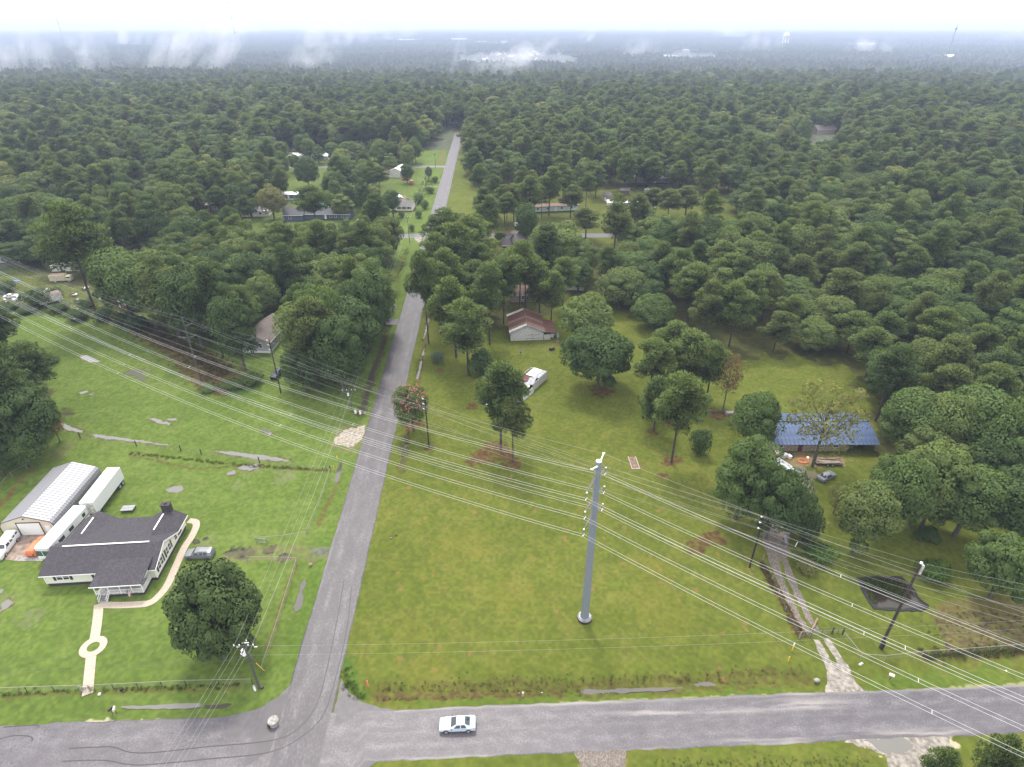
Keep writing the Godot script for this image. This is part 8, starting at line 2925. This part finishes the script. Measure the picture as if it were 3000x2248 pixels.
	for q in [[1520, 2024], [1480, 2026], [1588, 2022], [1768, 2024], [1784, 2021], [1378, 2028], [2948, 1966]]:
		o = thing("litter", "scrap of pale litter in the brown roadside ditch", "litter", Vector3(gp(q[0], q[1]).x, ground_y(gp(q[0], q[1]).x, gp(q[0], q[1]).z), gp(q[0], q[1]).z), rnd(0, 3), "litter in the ditch")
		b = mb()
		b.cbox(Vector3(0, 0.06, 0), Vector3(0.24, 0.08, 0.14), 0.03)
		put(b, "wrapper", M["sign_white"], o)
	# fallen branch, dish and pipes at the lawn by the blue-roofed house
	o = thing("fallen_branch", "bare fallen branch on the lawn beside the drive shrub", "branch", gp(2408, 1543))
	b = mb()
	b.path([Vector3(-1.5, 0.15, 0.4), Vector3(0, 0.3, 0), Vector3(1.6, 0.5, -0.6)], 0.04, 5)
	b.path([Vector3(0, 0.3, 0), Vector3(0.6, 0.5, 0.9)], 0.03, 5)
	b.path([Vector3(0.3, 0.3, -0.1), Vector3(0.2, 0.8, -0.8)], 0.025, 5)
	put(b, "limb", M["raw_wood"], o)
	o = thing("satellite_dish", "small white satellite dish beside the drive shrub", "satellite dish", gp(2391, 1545), deg_to_rad(30))
	b = mb()
	b.tube(Vector3(0, 0, 0), Vector3(0, 0.8, 0), 0.04, 0.04, 6)
	put(b, "mast", M["post_grey"], o)
	b = mb()
	b.xf = Transform3D(Basis(Vector3.RIGHT, 1.0), Vector3(0, 0.9, 0.05))
	b.dome(Vector3(0, -0.1, 0), Vector3(0.34, 0.14, 0.34), 12, 4, false)
	put(b, "dish", M["sign_white"], o)
	o = thing("white_pipe", "white plastic pipe standing in the grass beside the drive", "pipe", gp(2330, 1602))
	b = mb()
	b.tube(Vector3(0, 0, 0), Vector3(0.15, 1.1, 0), 0.07, 0.07, 8)
	put(b, "pipe", M["sign_white"], o)
	o = thing("metal_culvert", "pale corrugated culvert lying at the drive edge", "culvert", gp(2302, 1586), deg_to_rad(75))
	b = mb()
	for k in 8:
		b.tube(Vector3(-1.0 + 0.25 * k, 0.28, 0), Vector3(-0.8 + 0.25 * k, 0.28, 0), 0.26, 0.29, 12, false)
	put(b, "tube", M["tin_grey"], o)
	o = thing("log", "pale sawn log lying by the gravel drive gate", "log", gp(2385, 1836), deg_to_rad(40))
	b = mb()
	b.path([Vector3(-1.0, 0.2, 0.1), Vector3(0, 0.3, 0), Vector3(1.3, 0.55, -0.25)], 0.12, 8)
	put(b, "stem", M["raw_wood"], o)
	for q in [[1160, 1570, "red_brick"], [1145, 1578, "rust_roof_light"]]:
		o = thing("debris", "reddish bit of broken brick in the field by the road", "debris", gp(q[0], q[1]), 0.4, "brick debris in the field")
		b = mb()
		b.cbox(Vector3(0, 0.1, 0), Vector3(0.5, 0.2, 0.3), 0.05)
		put(b, "lump", M[q[2]], o)
	o = thing("lawn_mound", "orange sandy lump in the grass of the near ditch".replace("near ", "yard "), "mound", gp(909, 1654))
	b = mb()
	b.dome(Vector3.ZERO, Vector3(0.35, 0.25, 0.3), 9, 4, false)
	put(b, "soil", M["raw_wood"], o)
	person(gp(1525, 1040))

# a person in a blue shirt, built as one continuous skin: tapered capsules joined by a smooth minimum and meshed as surface nets
func capsule(p: Vector3, a: Vector3, c: Vector3, ra: float, rc: float) -> float:
	var d := c - a
	var t := clampf((p - a).dot(d) / d.dot(d), 0.0, 1.0)
	return p.distance_to(a + d * t) - lerpf(ra, rc, t)

func skin(b: MB, bones: Array, lo: Vector3, hi: Vector3, cell: float, k: float, paint: Callable) -> void:
	var n := Vector3i(((hi - lo) / cell).ceil()) + Vector3i.ONE
	var f := PackedFloat32Array()
	f.resize(n.x * n.y * n.z)
	for z in n.z:
		for y in n.y:
			for x in n.x:
				var p := lo + Vector3(x, y, z) * cell
				var d := 1e3
				for q in bones:
					var e := capsule(p, q[0], q[1], q[2], q[3])
					var h := clampf(0.5 + 0.5 * (d - e) / k, 0.0, 1.0)
					d = lerpf(d, e, h) - k * h * (1.0 - h)
				f[(z * n.y + y) * n.x + x] = d
	var at := {}
	var val := func(x: int, y: int, z: int) -> float:
		return f[(z * n.y + y) * n.x + x]
	for z in n.z - 1:
		for y in n.y - 1:
			for x in n.x - 1:
				var sum := Vector3.ZERO
				var cnt := 0
				for e in [[0, 0, 0, 1, 0, 0], [0, 0, 0, 0, 1, 0], [0, 0, 0, 0, 0, 1], [1, 0, 0, 1, 1, 0], [1, 0, 0, 1, 0, 1], [0, 1, 0, 1, 1, 0], [0, 1, 0, 0, 1, 1], [0, 0, 1, 1, 0, 1], [0, 0, 1, 0, 1, 1], [1, 1, 0, 1, 1, 1], [1, 0, 1, 1, 1, 1], [0, 1, 1, 1, 1, 1]]:
					var u: float = val.call(x + e[0], y + e[1], z + e[2])
					var w: float = val.call(x + e[3], y + e[4], z + e[5])
					if (u < 0.0) != (w < 0.0):
						sum += Vector3(e[0], e[1], e[2]).lerp(Vector3(e[3], e[4], e[5]), u / (u - w))
						cnt += 1
				if cnt:
					at[Vector3i(x, y, z)] = lo + (Vector3(x, y, z) + sum / cnt) * cell
	for z in range(1, n.z - 1):
		for y in range(1, n.y - 1):
			for x in range(1, n.x - 1):
				var u: float = val.call(x, y, z)
				for ax in 3:
					var st: Vector3i = [Vector3i(1, 0, 0), Vector3i(0, 1, 0), Vector3i(0, 0, 1)][ax]
					var w: float = val.call(x + st.x, y + st.y, z + st.z)
					if (u < 0.0) == (w < 0.0):
						continue
					var s1: Vector3i = [Vector3i(0, 1, 0), Vector3i(0, 0, 1), Vector3i(1, 0, 0)][ax]
					var s2: Vector3i = [Vector3i(0, 0, 1), Vector3i(1, 0, 0), Vector3i(0, 1, 0)][ax]
					var c := Vector3i(x, y, z)
					var q := [c, c - s1, c - s1 - s2, c - s2]
					if not (at.has(q[0]) and at.has(q[1]) and at.has(q[2]) and at.has(q[3])):
						continue
					b.col = paint.call(at[q[0]])
					b.face(at[q[0]], at[q[1]], at[q[2]], at[q[3]], Vector3(st) * (1.0 if u < 0.0 else -1.0))

func person(at: Vector3) -> void:
	var o := thing("person", "person in a blue shirt and dark shorts standing on the lawn", "person", at, deg_to_rad(15))
	var m := mat("clothes_and_skin", Color(1, 1, 1), 0.8)
	m.vertex_color_use_as_albedo = true
	var b := mb()
	var V := func(x, y, z) -> Vector3: return Vector3(x, y, z)
	var bones := [[V.call(0, 0.98, 0), V.call(0, 1.2, 0.01), 0.145, 0.14], [V.call(0, 1.2, 0.01), V.call(0, 1.4, 0), 0.145, 0.15], [V.call(-0.14, 1.42, 0), V.call(0.14, 1.42, 0), 0.075, 0.075], [V.call(0, 1.42, 0), V.call(0, 1.56, 0.01), 0.06, 0.055]]
	for s in [-1.0, 1.0]:
		bones.append([V.call(0.09 * s, 0.95, 0), V.call(0.11 * s, 0.5, 0.03), 0.1, 0.065])
		bones.append([V.call(0.11 * s, 0.5, 0.03), V.call(0.12 * s, 0.09, -0.02), 0.062, 0.042])
		bones.append([V.call(0.12 * s, 0.05, -0.03), V.call(0.14 * s, 0.035, 0.16), 0.045, 0.035])
		bones.append([V.call(0.19 * s, 1.41, 0), V.call(0.27 * s, 1.14, -0.02), 0.056, 0.043])
		bones.append([V.call(0.27 * s, 1.14, -0.02), V.call(0.25 * s, 0.92, 0.12), 0.041, 0.03])
	var shirt := lin(0.05, 0.2, 0.55).srgb_to_linear()
	var shorts := lin(0.02, 0.02, 0.025).srgb_to_linear()
	var bare := lin(0.35, 0.2, 0.14).srgb_to_linear()
	var hair := lin(0.03, 0.02, 0.015).srgb_to_linear()
	skin(b, bones, V.call(-0.45, -0.02, -0.25), V.call(0.45, 1.66, 0.3), 0.03, 0.035, func(p: Vector3) -> Color:
		if p.y < 0.09: return shorts
		if p.y < 0.52: return bare
		if p.y < 1.0 and abs(p.x) < 0.22: return shorts
		if p.y > 1.47 or (abs(p.x) > 0.2 and p.y < 1.16): return bare
		return shirt)
	# head with brow, nose, chin and ears
	var head := [[V.call(0, 1.66, 0.0), V.call(0, 1.72, -0.01), 0.088, 0.092], [V.call(0, 1.6, 0.035), V.call(0, 1.64, 0.03), 0.055, 0.07], [V.call(0, 1.655, 0.09), V.call(0, 1.635, 0.112), 0.012, 0.016], [V.call(-0.05, 1.69, 0.075), V.call(0.05, 1.69, 0.075), 0.016, 0.016], [V.call(-0.025, 1.608, 0.088), V.call(0.025, 1.608, 0.088), 0.01, 0.01], [V.call(-0.095, 1.65, 0), V.call(-0.098, 1.68, -0.005), 0.014, 0.018], [V.call(0.095, 1.65, 0), V.call(0.098, 1.68, -0.005), 0.014, 0.018], [V.call(0, 1.5, 0.0), V.call(0, 1.6, 0.0), 0.055, 0.055]]
	skin(b, head, V.call(-0.13, 1.5, -0.13), V.call(0.13, 1.84, 0.15), 0.014, 0.02, func(p: Vector3) -> Color:
		return hair if p.y > 1.735 or (p.z < -0.02 and p.y > 1.62) else bare)
	for s in [-1.0, 1.0]:
		var w: Vector3 = V.call(0.25 * s, 0.92, 0.12)
		var hand := [[w, w + V.call(-0.01 * s, -0.07, 0.03), 0.03, 0.036]]
		for k in 4:
			var r: Vector3 = w + V.call((0.028 - 0.019 * k) * s, -0.085, 0.035 + 0.004 * k)
			var ln: float = [0.03, 0.037, 0.04, 0.034][k]
			hand.append([r, r + V.call(0, -ln, 0.012), 0.0095, 0.009])
			hand.append([r + V.call(0, -ln, 0.012), r + V.call(0, -ln * 1.6, 0.034), 0.009, 0.008])
		hand.append([w + V.call(-0.02 * s, -0.03, 0.02), w + V.call(-0.052 * s, -0.065, 0.05), 0.011, 0.009])
		hand.append([w + V.call(-0.052 * s, -0.065, 0.05), w + V.call(-0.05 * s, -0.092, 0.065), 0.009, 0.008])
		skin(b, hand, w + V.call(-0.09, -0.19, -0.05), w + V.call(0.09, 0.05, 0.13), 0.006, 0.006, func(_p: Vector3) -> Color: return bare)
	put(b, "body", m, o)

# ------------------------------------------------------------------ the far wood, the town, masts
var clearings := []        # [centre (x, z), half width, half depth] without trees

func far_tree(b: MB, at: Vector3, h: float, w: float, c: Color, round_top: bool) -> void:
	# a lumpy crown of few faces
	var seg := 6
	var rings := 3
	var pts := []
	for i in rings + 1:
		var u := float(i) / rings
		var row := []
		for k in seg:
			var q := TAU * (k + 0.5 * (i % 2)) / seg
			var r := w * 0.5 * (sin(PI * (0.25 + 0.72 * u)) if round_top else lerpf(1.0, 0.15, u * u)) * rnd(0.72, 1.25)
			row.append(at + Vector3(cos(q) * r, h * (0.38 + 0.6 * u) + rnd(-0.08, 0.08) * h, sin(q) * r))
		pts.append(row)
	b.col = c
	for i in rings:
		for k in seg:
			var j := (k + 1) % seg
			b.face(pts[i][k], pts[i][j], pts[i + 1][j], pts[i + 1][k], (pts[i][k] - at - Vector3(0, h * 0.5, 0)))
	var top := at + Vector3(0, h * rnd(0.98, 1.08), 0)
	for k in seg:
		b.ftri(pts[rings][k], pts[rings][(k + 1) % seg], top, Vector3.UP)

func build_far() -> void:
	rng.seed = 1212
	# patches of wood, each of some ninety crowns
	var side := 80.0
	var leaf_cols := [lin(0.06, 0.082, 0.035), lin(0.08, 0.1, 0.04), lin(0.045, 0.066, 0.032), lin(0.068, 0.082, 0.038)]
	var meshes := []
	for v in 6:
		var b := mb()
		var spots := []
		for t in 900:
			var p := Vector2(rnd(0, side), rnd(0, side))
			var free := true
			for q in spots:
				if q.distance_to(p) < 7.4:
					free = false
					break
			if free:
				spots.append(p)
		var piney := v % 2 == 0
		for p in spots:
			var is_pine := rng.randf() < (0.8 if piney else 0.3)
			var h := rnd(14, 21) if is_pine else rnd(10, 18)
			var w := rnd(8.5, 11.5) if is_pine else rnd(10, 14.5)
			far_tree(b, Vector3(p.x - side * 0.5, 0, p.y - side * 0.5), h, w, leaf_cols[rng.randi() % 4].srgb_to_linear() * rnd(0.8, 1.2), true)
		var am := b.surface()
		am.surface_set_material(0, M["wood_foliage"])
		meshes.append(am)
	# what stands in the distance
	far_town()
	var where := [[], [], [], [], [], []]
	var cols := [[], [], [], [], [], []]
	var nz := FastNoiseLite.new()
	nz.seed = 61
	nz.frequency = 0.0011
	nz.fractal_octaves = 3
	var z := -1010.0
	while z > -9800.0:
		var half := 0.843 * (0.86 * -z + 41.0) + 120.0
		var x := -half
		while x < half:
			var p := Vector2(x + rnd(-9, 9), z + rnd(-9, 9))
			var ok := true
			for c in clearings:
				if abs(p.x - c[0].x) < c[1] + 40.0 and p.y > c[0].y - c[2] - 40.0 and p.y < c[0].y + c[2] + 40.0:
					ok = false
					break
			if ok:
				var k := rng.randi() % 3 * 2 + (0 if nz.get_noise_2d(p.x, p.y) > -0.02 else 1)
				var s := 1.0 + 0.22 * nz.get_noise_2d(p.x * 2.0 + 500.0, p.y * 2.0)
				where[k].append(Transform3D(Basis(Vector3.UP, rng.randi() % 4 * PI / 2).scaled(Vector3(1, s, 1)), Vector3(p.x, 0, p.y)))
				var t := rnd(0.85, 1.12) * (1.0 + 0.25 * nz.get_noise_2d(p.x * 3.0, p.y * 3.0))
				cols[k].append(Color(t, t, t))
			x += side * 0.98
		z -= side * 0.98
	var root := Node3D.new()
	root.name = "distant_forest"
	add_child(root)
	tag(root, "forest fading into the haze all the way to the horizon", "", "", "stuff")
	for k in 6:
		many(root, meshes[k], where[k], cols[k], "forest")

func tiny_house(at: Vector3, turn: float, ln: float, dp: float, wh: float, rh: float, wall: Material, roof: Material, called: String, label: String, group: String) -> void:
	var o := thing(called, label, "house", at, turn, group)
	var b := mb()
	b.box(Vector3(0, wh * 0.5, 0), Vector3(ln, wh, dp))
	for s in [-1, 1]:
		b.ftri(Vector3(s * ln * 0.5, wh, dp * 0.5), Vector3(s * ln * 0.5, wh, -dp * 0.5), Vector3(s * ln * 0.5, rh, 0), Vector3(s, 0, 0))
	put(b, "wall", wall, o)
	b = mb()
	for s in [-1, 1]:
		b.slab([Vector3(-ln * 0.53, wh - 0.2, s * dp * 0.56), Vector3(ln * 0.53, wh - 0.2, s * dp * 0.56), Vector3(ln * 0.53, rh + 0.1, 0), Vector3(-ln * 0.53, rh + 0.1, 0)], 0.2, Vector3(0, 0.9, s * 0.4))
	put(b, "roof", roof, o)

func far_town() -> void:
	# a housing estate of pale houses, two clusters
	var ph: Material = M["estate_wall"]
	var roofs := [M["estate_wall"], M["grey_shingle"], M["slate_shingle"]]
	var c1 := gp(1520, 172)
	clearings.append([Vector2(c1.x, c1.z + 90.0), 125.0, 330.0])
	for k in 46:
		var px := rnd(1405, 1640)
		var py := rnd(160, 186)
		var p := gp(px, py)
		tiny_house(p, rnd(-0.5, 0.5) + (PI / 2 if k % 2 else 0.0), rnd(11, 15), rnd(9, 12), rnd(5.5, 7), rnd(9, 11), ph, roofs[k % 3], "estate_house", "pale house in the distant housing estate", "distant housing estate")
	var c2 := gp(1958, 172)
	clearings.append([Vector2(c2.x, c2.z + 60.0), 45.0, 200.0])
	for k in 10:
		var p := gp(rnd(1925, 1995), rnd(165, 184))
		tiny_house(p, rnd(-0.5, 0.5), rnd(11, 15), rnd(9, 12), rnd(5.5, 7), rnd(9, 11), ph, roofs[k % 3], "estate_house", "pale house in the smaller distant cluster", "smaller distant cluster")
	# warehouses: [px0, px1, py of the foot]
	for w in [[1165, 1230, 124, 11.0], [1323, 1366, 124, 15.0], [1468, 1486, 132, 14.0], [1400, 1424, 130, 10.0], [2484, 2496, 143, 14.0], [2514, 2534, 139, 14.0], [2540, 2562, 138, 13.0], [2618, 2626, 184, 12.0], [2000, 2020, 157, 10.0]]:
		var a := gp(w[0], w[2])
		var c := gp(w[1], w[2])
		var o := thing("warehouse", "flat white warehouse showing above the distant trees", "warehouse", (a + c) * 0.5, 0.0, "distant white warehouses")
		var b := mb()
		var ln := a.distance_to(c)
		b.box(Vector3(0, w[3] * 0.5, -ln * 0.3), Vector3(ln, w[3], ln * 0.6))
		put(b, "wall", M["estate_wall"], o)
		b = mb()
		b.box(Vector3(0, w[3] + 0.3, -ln * 0.3), Vector3(ln * 1.01, 0.6, ln * 0.61))
		put(b, "roof", M["white_roof"], o)
		clearings.append([Vector2((a.x + c.x) * 0.5, a.z + 150.0), ln * 0.5, 210.0])
	# white building below the mast on the right
	var wb := gp(2775, 184)
	tiny_house(wb, 0.2, 22, 16, 13, 17, M["white_trim"], M["white_roof"], "hall", "white hall at the foot of the thin mast in the wood", "")
	clearings.append([Vector2(wb.x, wb.z + 60.0), 12.0, 130.0])
	# water tower
	var wt := gp(2297, 68.0 + 1780.0 * 80.0 / 2500.0 * 0.86)
	wt = Vector3(2500.0 * (2297.0 - 1500.0) / 1780.0 * 0.876, 0, -2500.0)
	var o := thing("water_tower", "white domed water tower on legs above the distant forest", "water tower", wt)
	var b := mb()
	b.dome(Vector3(0, 43, 0), Vector3(11, 9, 11), 18, 10)
	put(b, "tank", M["white_trim"], o)
	for k in 6:
		b = mb()
		b.tube(Vector3(cos(TAU * k / 6) * 11, 0, sin(TAU * k / 6) * 11), Vector3(cos(TAU * k / 6) * 9.5, 42, sin(TAU * k / 6) * 9.5), 0.9, 0.9, 6)
		put(b, "leg", M["white_trim"], o)
	b = mb()
	b.tube(Vector3(0, 0, 0), Vector3(0, 36, 0), 1.6, 1.6, 10)
	put(b, "riser", M["white_trim"], o)
	clearings.append([Vector2(wt.x, wt.z), 10.0, 20.0])
	# lattice masts
	mast("tall thin lattice radio mast rising out of the mist", gp(702, 170), -12.0, [0.42, 0.66, 0.9])
	mast("faint distant lattice mast above the hazy horizon", Vector3((207.0 - 1500.0) / 1780.0 * 0.885 * 2600.0, 0, -2600), 36.0, [0.7, 0.85])
	mast("thin mast above the white hall in the wood", gp(2768, 190), 72.0, [0.9])

func mast(label: String, base: Vector3, top_py: float, rings: Array) -> void:
	var h := height_from(base, top_py)
	var o := thing("radio_mast", label, "mast", base)
	var r := 0.8
	var legs := []
	for k in 3:
		var p := Vector3(cos(TAU * k / 3) * r, 0, sin(TAU * k / 3) * r)
		legs.append(p)
		var b := mb()
		b.tube(p, p + Vector3(0, h, 0), 0.12, 0.12, 5)
		put(b, "leg", M["post_dark"], o)
	var b := mb()
	var n := int(h / 4.0)
	for i in n:
		for k in 3:
			b.tube(legs[k] + Vector3(0, h * i / n, 0), legs[(k + 1) % 3] + Vector3(0, h * (i + 1) / n, 0), 0.06, 0.06, 4, false)
	put(b, "lattice", M["post_dark"], o)
	for u in rings:
		b = mb()
		b.tube(Vector3(0, h * u - 1.6, 0), Vector3(0, h * u + 1.6, 0), 1.6, 1.6, 10)
		put(b, "antenna_drum", M["post_dark"], o)

# ------------------------------------------------------------------ mist rising from the wood
func build_mist() -> void:
	rng.seed = 1313
	# [px, py of the foot, height m, width m, lean, density]
	var list := [[490, 232, 70, 90, 0.7, 0.010], [560, 236, 80, 70, 0.5, 0.011], [630, 236, 100, 90, 0.6, 0.013], [655, 215, 90, 60, 0.5, 0.010], [400, 148, 100, 120, 0.2, 0.008], [520, 170, 60, 90, 0.3, 0.007], [130, 236, 70, 60, 0.0, 0.009], [20, 240, 60, 80, 0.0, 0.010], [260, 190, 60, 80, 0.2, 0.008], [300, 240, 40, 90, 0.1, 0.006], [930, 215, 70, 120, 0.7, 0.010], [880, 230, 40, 90, 0.5, 0.008], [970, 150, 80, 140, 0.2, 0.006], [1080, 110, 60, 300, 0.3, 0.004], [1320, 250, 60, 26, 0.25, 0.009], [1345, 205, 60, 30, 0.2, 0.008], [1430, 255, 45, 100, 1.4, 0.010], [1500, 225, 45, 100, 1.4, 0.010], [1545, 195, 50, 70, 1.0, 0.008], [1700, 140, 60, 90, 0.7, 0.007], [1860, 185, 50, 110, 0.5, 0.006], [1850, 100, 80, 160, 0.5, 0.005], [1930, 105, 60, 140, 0.5, 0.005], [2200, 170, 45, 110, 0.4, 0.006], [2530, 175, 45, 130, 0.4, 0.006], [2960, 130, 50, 160, 0.3, 0.003], [740, 110, 60, 260, 0.2, 0.004], [90, 200, 50, 120, 0.2, 0.006], [1160, 130, 60, 200, 0.3, 0.004], [2150, 118, 60, 240, 0.3, 0.004]]
	for a in list:
		var at := gp(a[0], a[1])
		var root := Node3D.new()
		root.name = numbered("mist")
		add_child(root)
		root.position = at + Vector3(0, 12, 0)
		tag(root, "wisp of white mist rising from the wood", "", "", "stuff")
		var n := 14
		for k in n:
			var u := (k + 0.3) / n
			var f := FogVolume.new()
			f.name = "wisp"
			f.shape = RenderingServer.FOG_VOLUME_SHAPE_ELLIPSOID
			var thin: float = a[3] * rnd(0.12, 0.3)
			var tall: float = a[2] * rnd(0.3, 1.1)
			f.size = Vector3(thin, tall, thin * rnd(0.8, 1.6))
			var up: float = a[2] * rnd(0.05, 0.75)
			f.position = Vector3(a[4] * up + rnd(-0.5, 0.5) * a[3] * (0.5 + 0.5 * u), up, rnd(-0.3, 0.3) * a[3])
			f.rotation = Vector3(rnd(-0.15, 0.15), 0.0, -atan(a[4] + 0.25) + rnd(-0.2, 0.2))
			var m := FogMaterial.new()
			m.albedo = Color(0.96, 0.97, 1.0)
			m.density = a[5] * rnd(0.25, 1.2) * 0.5
			f.material = m
			root.add_child(f, true)
	# haze lying over the far forest, thicker with distance
	for q in [[-1080.0, 700.0, 0.00026], [-1900.0, 900.0, 0.00014], [-3600.0, 2500.0, 0.00022], [-7600.0, 5400.0, 0.00026]]:
		var f := FogVolume.new()
		f.name = numbered("mist_bank")
		f.shape = RenderingServer.FOG_VOLUME_SHAPE_BOX
		var z: float = q[0]
		f.size = Vector3(-z * 2.6, 62.0, q[1])
		f.position = Vector3(0, 31.5, z)
		var m := FogMaterial.new()
		m.albedo = Color(0.8, 0.87, 1.0)
		m.density = q[2]
		f.material = m
		add_child(f)
		tag(f, "thin haze lying over the far forest", "", "", "stuff")
